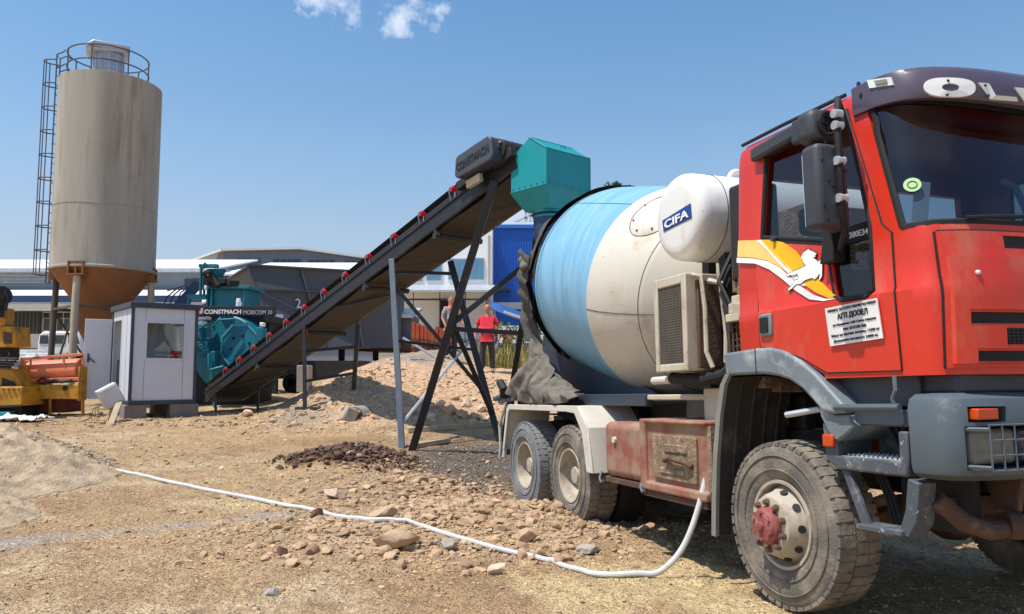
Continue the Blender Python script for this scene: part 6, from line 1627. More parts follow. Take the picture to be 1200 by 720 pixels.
# ------------------------------------------------------------------ yellow machine and orange tank
ym = at(10, 480, 18.6); yg = gz(ym.x, ym.y)
exc = thing('yellow_loader', 'dirty yellow machine with a black boom joint beside the orange tank', 'machine', (ym.x, ym.y, yg))
def yl(px, py, Y=18.6): return at(px, py, Y) - Vector((ym.x, ym.y, yg))
def slab_px(mb, poly, Y, depth):
    P = [at(px, py, Y) - Vector((ym.x, ym.y, yg)) for px, py in poly]; Q = [p + Vector((0, depth, 0)) for p in P]; n_ = len(P)
    mb.add(P+Q, [tuple(range(n_)), tuple(range(2*n_-1, n_-1, -1))] + [(i, i+n_, (i+1) % n_+n_, (i+1) % n_) for i in range(n_)])
e_ = MB(); slab_px(e_, [(-60, 427), (14, 433), (27, 453), (-60, 454)], 18.75, 1.0); slab_px(e_, [(-60, 454), (25.5, 453), (25.5, 476), (-60, 480)], 18.5, 1.4); yb_ = e_.build('body', 'machine_yellow', exc, bevel=0.03)
e_ = MB(); slab_px(e_, [(-20, 460), (-2, 460), (-2, 475), (-20, 476)], 18.49, .05); slab_px(e_, [(2, 443), (16, 448), (18, 452), (2, 452)], 18.72, .1); slab_px(e_, [(-60, 478), (25, 474.5), (25, 477), (-60, 481)], 18.47, .05); e_.build('body_opening', 'machine_black', yb_)
e_ = MB()
for k in range(6): e_.cyl(yl(-8+6*k, 457, 18.5), yl(-8+6*k, 457, 18.46), 0.022, 8)
e_.build('bolt', 'rust_brown', yb_)
e_ = MB(); slab_px(e_, [(-20, 381), (17.5, 383), (18.5, 406.5), (-20, 408)], 18.5, 0.6); slab_px(e_, [(-20, 362), (6.5, 361), (6.5, 382), (-20, 382)], 18.65, 0.35); bo_ = e_.build('boom', 'machine_yellow', exc, bevel=0.02)
e_ = MB(); slab_px(e_, [(4, 389), (14, 390), (14, 403), (4, 403)], 18.49, 0.05); e_.build('boom_opening', 'rust_brown', bo_)
e_ = MB(); e_.cyl(yl(1, 347, 18.35), yl(1, 347, 18.9), 0.24, 18); e_.cyl(yl(1, 347, 18.3), yl(1, 347, 18.36), 0.1, 12); e_.tube([yl(4, 336, 18.4), yl(9, 350, 18.4), yl(6, 364, 18.4)], 0.04, 8); e_.tube([yl(-1, 352, 18.45), yl(-2, 372, 18.45)], 0.12, 12); e_.build('boom_joint', 'machine_black', exc, 40)
e_ = MB(); slab_px(e_, [(-20, 408), (8, 407), (8, 419), (-20, 420)], 18.8, 0.5)
for k in range(4): e_.tube([yl(-20, 420+3.2*k, 18.5+.06*k), yl(22-3*k, 421+3.2*k, 18.5+.06*k)], 0.032, 7)
e_.tube([yl(9, 408, 18.6), yl(11, 416, 18.5), yl(7, 424, 18.5)], 0.02, 6); e_.build('hydraulic_line', 'machine_black', exc, bevel=0.01)
e_ = MB(); slab_px(e_, [(-60, 481), (25, 477), (22, 492), (-60, 496)], 18.7, 1.2); e_.build('track', 'machine_black', exc, bevel=0.03)
e_ = MB(); slab_px(e_, [(-60, 484), (10, 483), (6, 491), (-60, 494)], 18.4, 0.25); e_.build('teal_step', 'teal', exc, bevel=0.01)
# orange tank trailer
om = at(62, 484, 19.6); og = gz(om.x, om.y)
ot = thing('tank_trailer', 'orange cylinder tank on a yellow steel frame in front of the silo', 'tank trailer', (om.x, om.y, og))
def ol(px, py, Y=19.6): return at(px, py, Y) - Vector((om.x, om.y, og))
e_ = MB(); a, b2 = ol(36, 437), ol(96, 434); e_.cyl(a, b2, 0.30, 32); ob_ = e_.build('tank_body', 'orange_tank', ot, 40, bevel=0.02)
e_ = MB(); e_.bar(ol(25, 421, 19.3), ol(97, 415.5, 19.3), 0.08, 0.07); e_.bar(ol(25, 421, 19.9), ol(97, 415.5, 19.9), 0.08, 0.07)
for px in (36, 75, 97): e_.bar(ol(px, 418.5, 19.3), ol(px, 428, 19.3), 0.03, 0.05)
e_.bar(ol(26, 421, 19.3), ol(32, 450, 19.3), 0.10, 0.05); e_.bar(ol(34, 446, 19.25), ol(97, 444, 19.25), 0.05, 0.08); e_.build('tank_rail', 'orange_tank', ot, bevel=0.01)
e_ = MB(); e_.box(ol(28, 468, 19.2), ol(97, 451, 19.28)); e_.box(ol(92, 470, 19.15), ol(101, 430, 19.5)); e_.box(ol(20, 452, 19.25), ol(34, 428, 19.3)); 
fr_ = e_.build('frame', 'machine_yellow', ot, bevel=0.015)
e_ = MB(); e_.cyl(ol(76, 455, 19.15), ol(76, 455, 19.22), 0.06, 12); e_.build('knob', 'machine_black', fr_)
e_ = MB(); e_.box(ol(34, 484, 19.4), ol(97, 466, 20.2)); e_.box(ol(30, 468, 19.3), ol(100, 464, 20.2)); e_.build('lower_drum', 'dark_red', ot, bevel=0.04)
e_ = MB(); e_.bar(ol(59, 486, 19.3), ol(59, 450, 19.2), 0.06, 0.04); e_.bar(ol(97, 486, 19.35), ol(97, 466, 19.3), 0.09, 0.04); e_.build('stay', 'machine_yellow', ot)
e_ = MB(); c_ = ol(29, 468, 19.25); e_.lathe([(0, 0.15), (0.0, 0.30), (0.03, 0.33), (0.2, 0.33), (0.22, 0.3), (0.22, 0.0)], frame(c_, (0, 1, 0), (0, 0, 1)), 28, close=False); e_.build('wheel', 'black_rubber', ot)
e_ = MB(); e_.tube([ol(44, 447, 19.2), ol(50, 443, 19.18), ol(56, 448, 19.2), ol(64, 445, 19.18), ol(72, 448, 19.2), ol(84, 446, 19.2)], 0.035, 7); e_.build('hose', 'machine_black', ot)
# white sheet of plastic on the heap
P = gpt(22, 494); rows_ = []
for i in range(12):
    row = []
    for j in range(18):
        u, v = i/11-.5, j/17-.5
        p = Vector((v*1.25 + 0.05*mnoise.noise(Vector((u*6, v*6, 1))), u*0.7, 0)); w_ = P + p
        p.z = gz(w_.x, w_.y) - P.z + 0.06 + 0.10*mnoise.noise(Vector((u*7, v*9, 4))) + 0.06*mnoise.noise(Vector((u*17, v*19, 2)))
        row.append(p)
    rows_.append(row)
e_ = MB(); e_.sheet(rows_); o = e_.build('plastic_sheet', 'plastic_sheet', sharp=70); o.location = P + Vector((0, 0, 0.03)); sd = o.modifiers.new('thick', 'SOLIDIFY'); sd.thickness = 0.006
tag(o, 'crumpled white plastic sheet on the ground below the yellow machine', 'plastic sheet')

# ------------------------------------------------------------------ batching plant
PY = 23.2
bo = at(268, 470, PY); bg = gz(bo.x, bo.y)
bat = thing('batching_plant', 'teal concrete batching plant with a round mixer and a black name board', 'batching plant', (bo.x, bo.y, bg))
def bl_(px, py, Y=PY): return at(px, py, Y) - Vector((bo.x, bo.y, bg))
def bbox(mb, x0, y0, x1, y1, Y=PY, dep=0.5):
    a, b2 = bl_(x0, y1, Y), bl_(x1, y0, Y); mb.box((a.x, a.y, a.z), (b2.x, b2.y+dep, b2.z)); return mb
FACE = Matrix.Rotation(R(-14), 4, 'Z')
mcx = bl_(265, 414, 22.9)
Tm = Matrix.Translation(mcx) @ FACE @ frame((0, 0, 0), (0, 1, 0), (0, 0, 1))
e_ = MB(); e_.lathe([(0.0, 0.0), (0.0, 1.08), (0.03, 1.12), (1.6, 1.12), (1.62, 0.0)], Tm, 48, close=False); mxo = e_.build('mixer_body', 'teal_plant', bat, 35)
oc2 = bl_(281.5, 405.5, 22.6)
Tq = Matrix.Translation(oc2) @ FACE @ frame((0, 0, 0), (1, 0, 0), (0, 0, 1))
o8 = [(0.66*math.cos(R(22.5+45*k)), 0.66*math.sin(R(22.5+45*k))) for k in range(8)]
e_ = MB(); e_.prism([(a*0.93, b2*0.93) for a, b2 in o8], Tq, -0.4, 0.02); pt = e_.build('inspection_plate', 'teal_plant', mxo, bevel=0.01)
e_ = MB()
for k in range(8): a, b2 = o8[k], o8[(k+1) % 8]; e_.bar(Tq @ Vector((*a, 0.03)), Tq @ Vector((*b2, 0.03)), 0.03, 0.05)
e_.build('plate_rim', 'teal_pale', mxo)
e_ = MB()
for k in range(6): a = 2*math.pi*k/6+.25; c_ = Tq @ Vector((0.32*math.cos(a), 0.32*math.sin(a), 0.02)); e_.sphere(c_, 0.05, 10)
e_.build('plate_bolt', 'machine_black', mxo)
e_ = MB(); bbox(e_, 241, 338, 289, 362, 23.0, 1.3); e_.build('weigh_hopper', 'teal_plant', bat, bevel=0.02)
e_ = MB()
for x0 in (241, 246, 284): bbox(e_, x0, 336, x0+3, 363, 22.9, 0.1)
bbox(e_, 238, 335, 292, 338.5, 22.85, 1.5); bbox(e_, 219, 345, 244, 351, 22.9, 0.15); bbox(e_, 219, 350, 222, 362, 22.9, 0.12); e_.build('hopper_frame', 'teal_plant', bat, bevel=0.01)
e_ = MB(); bbox(e_, 233, 311, 236, 346, 22.8, 0.12); bbox(e_, 237.5, 311, 240, 346, 22.9, 0.12); bbox(e_, 232.5, 309.5, 254, 313.5, 22.8, 0.2)
e_.tube([bl_(238, 313, 22.8), bl_(240, 308, 22.8), bl_(243, 311, 22.8)], 0.03, 6); e_.build('hoist_mast', 'teal_plant', bat, bevel=0.01)
ct = bl_(253.5, 316.5, 23.0); e_ = MB(); e_.tube([ct, ct + Vector((0, 0, -0.32))], [0.30, 0.12], 20); e_.tube([ct + Vector((0, 0, -0.32)), ct + Vector((0.1, 0, -.5))], 0.10, 12); e_.build('feed_cone', 'teal_plant', bat, 30)
e_ = MB(); e_.tube([bl_(240, 320, 22.7), bl_(249, 328, 22.7), bl_(256, 336, 22.7)], 0.10, 10); e_.cyl(bl_(241, 318, 22.6), bl_(244, 322, 22.6), 0.11, 12)
for k, (px, py) in enumerate(((262, 330), (268, 333), (274, 332), (252, 334), (246, 331))): e_.cbox(bl_(px, py, 22.9), (0.22, 0.3, 0.16), rz=k)
e_.build('screw_motor', 'machine_black', bat, bevel=0.015)
e_ = MB()
for px, py, s_ in ((242, 319, .10), (241, 337, .06), (279.5, 354, .10), (279, 358, .09), (281.5, 357, .07)): e_.sphere(bl_(px, py, 22.6), s_, 8, (.8, .6, 1.5))
e_.build('filter_sock', 'paper', bat)
e_ = MB(); bbox(e_, 228, 359, 323, 370.5, 22.45, 0.06); bd_ = e_.build('name_board', 'machine_black', bat, bevel=0.006)
B0 = bl_(239.5, 368.2, 22.44); B1 = bl_(282.5, 368.2, 22.44); B2 = bl_(239.5, 363.0, 22.44)
text('lettering', 'CONSTMACH', (B1-B0).length, (B2-B0).length, frame(B0, (1, 0, 0), (0, 0, 1)), 'logo_white', bd_, 0.01, 0.03)
B0 = bl_(285, 368.6, 22.44); B1 = bl_(319, 368.6, 22.44)
text('lettering', 'MOBICOM 30', (B1-B0).length, (B2-bl_(239.5, 367.8, 22.44)).length, frame(B0, (1, 0, 0), (0, 0, 1)), 'galvanised', bd_, 0.01, 0.0)
e_ = MB(); bbox(e_, 233.5, 361.5, 238.5, 368.5, 22.43, 0.01); em_ = e_.build('emblem', 'orange_tank', bd_)
e_ = MB()
for k in range(3): e_.bar(bl_(234.2, 367.6-2*k, 22.42), bl_(237.8, 365.6-2*k, 22.42), 0.02, 0.02)
e_.build('emblem_stripe', 'paper', bd_)
e_ = MB(); bbox(e_, 229, 371, 242, 374.5, 22.5, 0.4); bbox(e_, 228, 376, 238, 384, 22.5, 0.3); bbox(e_, 304, 378, 309, 383, 22.4, 0.2); e_.build('control_box', 'paper', bat, bevel=0.02)
e_ = MB()
for k, (x0, y0, x1, y1) in enumerate(((228, 396, 245, 399), (228, 401, 243, 412), (229, 415, 246, 418), (226, 380, 236, 396), (246, 412, 252, 432), (248, 430, 262, 433), (249, 440, 253.5, 458), (300, 384, 308, 400))): bbox(e_, x0, y0, x1, y1, 22.5-.03*k, 0.4)
e_.tube([bl_(236, 398, 22.3), bl_(233, 386, 22.3), bl_(243, 379, 22.3)], 0.05, 8); e_.tube([bl_(245, 415, 22.3), bl_(245, 434, 22.3), bl_(262, 430, 22.3)], 0.05, 8); e_.tube([bl_(248, 384, 22.4), bl_(256, 375, 22.4), bl_(275, 374, 22.4)], 0.03, 6)
for k in range(5): e_.cyl(bl_(230+3*k, 403+2*k, 22.35), bl_(230+3*k, 403+2*k, 22.6), 0.09, 10)
e_.build('pump_set', 'teal_plant', bat, bevel=0.015)
e_ = MB(); bbox(e_, 226, 432, 300, 482, 23.3, 1.6); bbox(e_, 228, 370, 318, 378, 23.2, 1.5); bbox(e_, 300, 370, 316, 440, 23.4, 1.0); e_.build('machine_base', 'machine_black', bat)
for px in (249,): 
    e_ = MB(); bbox(e_, px, 440, px+4, 484, 22.6, 0.1); e_.build('leg', 'teal_pale' if px == 249 else 'teal_plant', bat)
e_ = MB()   # access stair with handrails
e_.bar(bl_(206, 362, 23.6), bl_(233, 332, 23.6), 0.10, 0.28); e_.build('stair_stringer', 'navy', bat)
e_ = MB()
for k in range(4): e_.tube([bl_(191+7*k, 359, 23.9), bl_(196+8*k, 348-2.5*k, 23.9), bl_(206+8*k, 339.5-2*k, 23.9)], 0.022, 5)
e_.tube([bl_(196, 341, 23.9), bl_(214, 336, 23.9), bl_(233, 338, 23.9)], 0.022, 5); e_.build('stair_rail', 'ladder_steel', bat)

# aggregate bins
AY = 26.5
ao = at(350, 440, AY); ag = gz(ao.x, ao.y)
ab = thing('aggregate_bin', 'large dark grey steel aggregate bin with a white number 2', 'aggregate bin', (ao.x, ao.y, ag))
def al(px, py, Y=AY): return at(px, py, Y) - Vector((ao.x, ao.y, ag))
TL, TRt, ML, MR, BL, BR = al(290, 312), al(470, 322, 29.5), al(302, 340), al(470, 345, 29.5), al(332, 408), al(470, 408, 29.5)
bk_ = Vector((-0.3, 3.0, 0))
e_ = MB(); P = [TL, TRt, MR, ML, BR, BL]; Q = [p + bk_ for p in P]
e_.add(P+Q, [(0, 1, 2, 3), (3, 2, 4, 5), (6, 9, 8, 7), (9, 11, 10, 8), (5, 4, 10, 11), (1, 7, 8, 2), (2, 8, 10, 4)]); abo = e_.build('bin_wall', 'bin_dark', ab, smooth=False)
e_ = MB(); sl = [al(290, 313, 26.48), al(303, 340, 26.48), al(332, 408, 26.48), al(300, 408, 27.6), al(283, 360, 28), al(262, 331, 28.5)]
e_.add(sl + [p + Vector((-.05, 0.05, 0)) for p in sl], [tuple(range(6)), tuple(range(11, 5, -1))] + [(i, i+6, (i+1) % 6+6, (i+1) % 6) for i in range(6)]); e_.build('bin_end', 'bin_side_lit', ab, smooth=False)
e_ = MB(); e_.bar(TL + Vector((0, -.06, 0.03)), TRt + Vector((0, -.06, 0.03)), 0.10, 0.07); e_.bar(al(290, 313, 26.4), al(262, 331, 28.4), 0.10, 0.07); e_.build('rim', 'bin_dark', abo)
e_ = MB()
for t_ in (0.0, 0.33, 0.66): 
    p0, p1 = TL.lerp(TRt, t_), BL.lerp(BR, t_); m0 = ML.lerp(MR, t_); e_.bar(m0 + Vector((0, -.05, 0)), p1 + Vector((0, -.05, 0)), 0.10, 0.06); e_.bar(p0 + Vector((0, -.05, 0)), m0 + Vector((0, -.05, 0)), 0.10, 0.06)
e_.bar(ML + Vector((0, -.06, 0)), MR + Vector((0, -.06, 0)), 0.08, 0.06); e_.build('stiffener', 'bin_dark', abo)
n0 = al(347, 361, 27.4 - 0.32); vdir = (TL-BL).normalized()
def on_bin(px, py):
    d = pix_dir(px, py); a = MR - ML; b2 = BL - ML; nn = a.cross(b2).normalized(); o_ = Vector((0, 0, CAM_H)) - Vector((ao.x, ao.y, ag)); t = (ML-o_).dot(nn)/d.dot(nn); return o_ + d*t, (nn if nn.y < 0 else -nn)
p0, nn = on_bin(347, 361.5); p1, _ = on_bin(353, 361.5); p2, _ = on_bin(347, 350.5)
text('lettering', '2', (p1-p0).length, (p2-p0).length, frame(p0 + nn*0.02, p1-p0, p2-p0), 'galvanised', abo, 0.01, 0.0)
p0, nn = on_bin(322, 378); p1, _ = on_bin(332, 378); p2, _ = on_bin(322, 369)
e_ = MB(); e_.box((0, 0, 0.02), ((p1-p0).length, (p2-p0).length, 0.035), frame(p0, p1-p0, p2-p0)); e_.build('label_plate', 'galvanised', abo)
e_ = MB()
for px, Y in ((322, 27), (345, 28), (400, 29), (440, 30)): a = al(px, 400, Y); e_.box((a.x-.1, a.y, -0.5), (a.x+.1, a.y+.2, a.z+.4))
e_.box(al(318, 444, 27.2), al(440, 424, 30)); e_.build('bin_leg', 'machine_black', ab)
e_ = MB(); c_ = al(341, 449, 24.5); e_.lathe([(0, 0.12), (0, 0.28), (0.04, 0.32), (0.26, 0.32), (0.3, 0.28), (0.3, 0)], frame(c_, (0.2, 1, 0), (0, 0, 1)), 32, close=False); e_.build('wheel', 'black_rubber', ab)
P = gpt(354, 458); P = at(354, 456, 23.5)
e_ = MB(); e_.box((-0.18, 0, -0.1), (0.18, 0.5, 0.72)); o = e_.build('concrete_block', 'silo_concrete', bevel=0.02); o.location = (P.x, P.y, P.z); tag(o, 'pale upright concrete block at the left foot of the earth bank', 'block')
for (px, py, w, h, rz, lb) in ((407, 492, 0.28, 0.26, .4, 'broken grey concrete lump lying beside the low conveyor trestle'),):
    P = gpt(px, py); e_ = MB(); e_.box((-w/2, -.15, -.05), (w/2, .15, h), Matrix.Rotation(R(25), 4, 'Y')); o = e_.build('concrete_lump', 'silo_concrete', bevel=0.04, seg=2); o.location = P; o.rotation_euler = (0, 0, rz); tag(o, lb, 'concrete lump')
P = gpt(414, 491); e_ = MB(); rows_ = [[Vector((0.24*math.cos(t)*1.0 + u*.12, u*0.35, 0.26*math.sin(t))) for t in np.linspace(0.1, 1.7, 12)] for u in np.linspace(0, 1, 5)]; e_.sheet(rows_); o = e_.build('pipe_shard', 'silo_concrete', sharp=70); sd = o.modifiers.new('thick', 'SOLIDIFY'); sd.thickness = 0.04; o.location = P; tag(o, 'curved broken pipe piece at the far foot of the low trestle', 'pipe piece')

# ------------------------------------------------------------------ buildings behind
def building(name, label, cat, px, Y):
    p = at(px, 430, Y); return thing(name, label, cat, (p.x, p.y, gz(p.x, p.y)-0.3))
def bx(root, mb, x0, y0, x1, y1, Y, dep):
    o = Vector(root.location); a, b2 = at(x0, y1, Y) - o, at(x1, y0, Y) - o
    mb.box((a.x, a.y, min(a.z, b2.z)), (b2.x, b2.y+dep, max(a.z, b2.z))); return mb
def down(root, mb, x0, y0, x1, Y, dep):
    o = Vector(root.location); a, b2 = at(x0, y0, Y) - o, at(x1, y0, Y) - o
    mb.box((a.x, a.y, -1.5), (b2.x, a.y+dep, a.z)); return mb
def slope(root, mb, x0, x1, ya, Ya, yb, Yb, th=0.12, shift=0):
    o = Vector(root.location); a, b2, c, d = at(x0, ya, Ya)-o, at(x1, ya, Ya)-o, at(x1, yb, Yb)-o, at(x0, yb, Yb)-o
    c.x, d.x = b2.x + shift, a.x + shift; d.z = c.z
    P = [a, b2, c, d]; Q = [p - Vector((0, 0, th)) for p in P]
    mb.add(P+Q, [(0, 1, 2, 3), (7, 6, 5, 4), (0, 4, 5, 1), (1, 5, 6, 2), (2, 6, 7, 3), (3, 7, 4, 0)]); return mb
# long low workshop at the left
w1 = building('workshop', 'long low workshop with white roof, navy fascia and dark garage doors behind the silo', 'workshop', 100, 44)
LX0, LX1 = -200, 262
e_ = MB(); down(w1, e_, LX0, 360, 236, 44.0, 5.5); w_l = e_.build('wall', 'wall_beige', w1)
e_ = MB(); slope(w1, e_, LX0, 236, 355, 43.0, 340, 49.5, shift=0); e_.build('lean_roof', 'roof_white', w1)
e_ = MB(); bx(w1, e_, LX0, 346.5, 236, 354.5, 42.9, 0.1); e_.build('fascia', 'navy', w1)
e_ = MB(); slope(w1, e_, LX0, 96, 363, 41.4, 354.5, 43.5, 0.06)
for k in range(60): 
    px = -150 + k*4.1
    o_ = Vector(w1.location); e_.bar(at(px, 362.6, 41.4)-o_, Vector((at(px, 362.6, 41.4).x, 43.4, at(px, 354.6, 43.4).z))-o_, 0.04, 0.06)
e_.build('canopy', 'canopy_beige', w1)
e_ = MB(); down(w1, e_, LX0, 318, 236, 50.0, 6); e_.build('upper_wall', 'wall_grey', w1)
e_ = MB()
for k in range(8): bx(w1, e_, LX0, 319.5+1.6*k, 57, 320.2+1.6*k, 49.9, 0.06)
e_.build('cladding_ridge', 'galvanised', w1)
e_ = MB(); slope(w1, e_, LX0, 240, 317, 49.6, 304.5, 60); e_.build('upper_roof', 'roof_white', w1)
e_ = MB(); bx(w1, e_, LX0, 314.5, 240, 318.5, 49.4, 0.15); e_.build('gutter', 'galvanised', w1)
for x0, x1 in ((16, 48), (-40, -4)):
    e_ = MB(); bx(w1, e_, x0, 365.5, x1, 391, 43.9, 0.08); dr2 = e_.build('garage_door', 'door_dark', w1)
    e_ = MB()
    for k in range(7): bx(w1, e_, x0+(x1-x0)*k/7, 366, x0+(x1-x0)*k/7+0.6, 391, 43.86, 0.03)
    e_.build('door_rib', 'wall_grey', dr2)
for x0, x1, y0, y1 in ((1, 13, 366, 390), (50, 58, 366, 388), (66, 82, 366, 388), (86, 96, 366, 390)):
    e_ = MB(); bx(w1, e_, x0, y0, x1, y1, 43.92, 0.06); wn_ = e_.build('window', 'wall_white', w1)
    e_ = MB(); m_ = 0.9; n_ = max(1, int((x1-x0)/6))
    for k in range(n_):
        xa, xb_ = x0 + (x1-x0)*k/n_ + m_*.6, x0 + (x1-x0)*(k+1)/n_ - m_*.6
        bx(w1, e_, xa, y0+m_, xb_, (y0+y1)/2-4, 43.88, 0.03); bx(w1, e_, xa, (y0+y1)/2-3.2, xb_, y1-m_, 43.88, 0.03)
    e_.build('pane', 'window_dark', wn_, smooth=False)
e_ = MB(); bx(w1, e_, LX0, 391.5, 98, 408, 43.8, 0.1); e_.build('plinth', 'wall_white', w1)
e_ = MB(); bx(w1, e_, 216, 327, 236, 336, 49.9, .06); e_.build('window', 'window_dark', w1)
# big grey hall
h1 = building('factory_hall', 'big pale grey factory hall with a low gable and dark ribbon windows', 'hall', 330, 75)
o_ = Vector(h1.location)
def hall(root, prof, Y, dep, m, name='wall'):
    P = [at(px, py, Y)-Vector(root.location) for px, py in prof]; P = [P[0] + Vector((0, 0, -(P[0].z+1)))] + P + [P[-1] + Vector((0, 0, -(P[-1].z+1)))]
    Q = [p + Vector((0, dep, 0)) for p in P]; n_ = len(P); mb = MB()
    mb.add(P+Q, [tuple(range(n_)), tuple(range(2*n_-1, n_-1, -1))] + [(i, i+n_, (i+1) % n_+n_, (i+1) % n_) for i in range(n_)]); return mb.build(name, m, root, smooth=False)
hall(h1, [(262, 293.5), (352, 291.8), (432, 303), (470, 309)], 75, 40, 'wall_grey')
e_ = MB(); P = [at(262, 293.5, 75), at(262, 330, 75), at(150, 342, 95), at(150, 330, 95), at(228, 305, 82)]
P = [p-o_ for p in P]; n_ = 5; Q = [p + Vector((3, 3, 0)) for p in P]
e_.add(P+Q, [tuple(range(n_)), tuple(range(2*n_-1, n_-1, -1))] + [(i, i+n_, (i+1) % n_+n_, (i+1) % n_) for i in range(n_)]); e_.build('side_wall', 'wall_grey', h1, smooth=False)
e_ = MB()
for a, b2, d in (((262, 293), (352, 291.2), .2), ((352, 291.2), (432, 302.4), .2), ((432, 302.4), (470, 308.4), .2), ((262, 293), (180, 323), 3)): e_.bar(at(*a, 74.8)-o_, at(*b2, 74.8 if d < 1 else 85)-o_, 0.5, 0.22)
e_.build('verge', 'roof_white', h1)
for x0, x1, yy in ((277, 304, 303.3), (320, 352, 304.2), (361, 392, 305.3), (404, 428, 306.5)):
    e_ = MB(); bx(h1, e_, x0, yy, x1, yy+4.4, 74.85, 0.1); wn_ = e_.build('window', 'window_dark', h1)
    e_ = MB(); k = max(2, int((x1-x0)/7))
    for j in range(1, k): bx(h1, e_, x0+(x1-x0)*j/k-.4, yy, x0+(x1-x0)*j/k+.4, yy+4.4, 74.8, 0.04)
    e_.build('window_post', 'wall_grey', wn_)
# white roofed shed in front of the hall
h2 = building('white_shed', 'low white roofed shed behind the dark aggregate bin', 'shed', 330, 52)
e_ = MB(); slope(h2, e_, 255, 445, 321, 51, 308, 62); e_.build('roof', 'roof_white', h2)
hall(h2, [(264, 316), (268, 320), (440, 322)], 52, 8, 'wall_grey')
h3 = building('grey_annex', 'small grey annex with a sloping white roof left of the bin', 'annex', 215, 60)
hall(h3, [(182, 325.5), (224, 311), (246, 311), (262, 318)], 60, 8, 'wall_grey')
e_ = MB(); o_ = Vector(h3.location)
for a, b2 in (((180, 325), (224, 310.4)), ((224, 310.4), (247, 310.4)), ((247, 310.4), (264, 317.8))): e_.bar(at(*a, 59.8)-o_, at(*b2, 59.8)-o_, 0.6, 0.22)
e_.build('verge', 'roof_white', h3)
# white office block
wh_ = building('office_building', 'white two storey office block with blue tinted windows and a grey canopy', 'office building', 530, 40)
hall(wh_, [(440, 300), (440, 296), (577, 262)], 40, 10, 'wall_white')
for x0, x1, y0, y1 in ((526, 550, 304, 327), (552, 566, 303, 327), (500, 516, 306, 328), (476, 494, 308, 329)):
    e_ = MB(); bx(wh_, e_, x0-1, y0-1, x1+1, y1+1, 39.95, 0.06); wn_ = e_.build('window', 'galvanised', wh_)
    e_ = MB(); bx(wh_, e_, x0, y0, (x0+x1)/2-.4, y1, 39.9, 0.03); bx(wh_, e_, (x0+x1)/2+.4, y0, x1, y1, 39.9, 0.03); e_.build('pane', 'window_blue', wn_, smooth=False)
e_ = MB(); slope(wh_, e_, 452, 578, 340, 37.0, 333.5, 40.0, 0.10); e_.build('canopy', 'galvanised', wh_)
e_ = MB()
for px in (470, 484, 515, 545, 570): bx(wh_, e_, px-.8, 341, px+.8, 420, 37.1, 0.1)
bx(wh_, e_, 455, 350, 572, 352, 37.1, 0.08); e_.build('canopy_post', 'hut_trim', wh_)
e_ = MB(); bx(wh_, e_, 515, 350, 532, 415, 39.9, 0.05); e_.build('doorway', 'machine_black', wh_)
e_ = MB(); bx(wh_, e_, 440, 398, 575, 416, 39.85, 0.08); e_.build('plinth', 'wall_beige', wh_)
e_ = MB(); bx(wh_, e_, 571.5, 276, 575, 420, 39.7, 0.2); e_.build('downpipe', 'wall_beige', wh_)
# blue hall
bh_ = building('blue_hall', 'bright blue corrugated metal hall right of the white office', 'hall', 640, 42)
hall(bh_, [(575, 263), (650, 267), (800, 276)], 42, 25, 'hall_blue')
e_ = MB()
for k in range(44): bx(bh_, e_, 577+k*3.2, 268, 578+k*3.2, 380, 41.93, 0.08)
e_.build('corrugation', 'hall_blue', bh_, smooth=False)
e_ = MB(); bx(bh_, e_, 574, 263.5, 700, 267.5, 41.8, 0.2); e_.build('eaves_trim', 'hall_blue', bh_)
e_ = MB(); slope(bh_, e_, 574, 700, 263, 42, 246, 60); e_.build('roof', 'galvanised', bh_)
e_ = MB(); bx(bh_, e_, 578, 354.5, 640, 362.5, 41.7, 0.1); e_.build('window', 'galvanised', bh_)
e_ = MB(); bx(bh_, e_, 566, 338, 598, 341, 41, 0.8); e_.build('door_canopy', 'hut_trim', bh_)
tw = MB(); o_ = Vector(bh_.location)
for px in (616, 622, 628): tw.bar(at(px, 268, 44)-o_, at(px, 248, 44)-o_, 0.1, 0.1)
for k in range(4): tw.bar(at(614+4*k, 268, 44)-o_, at(620+4*k, 250, 44)-o_, 0.07, 0.07)
tw.bar(at(600, 262, 44)-o_, at(632, 249, 44)-o_, 0.1, 0.1); tw.build('roof_ladder', 'galvanised', bh_)
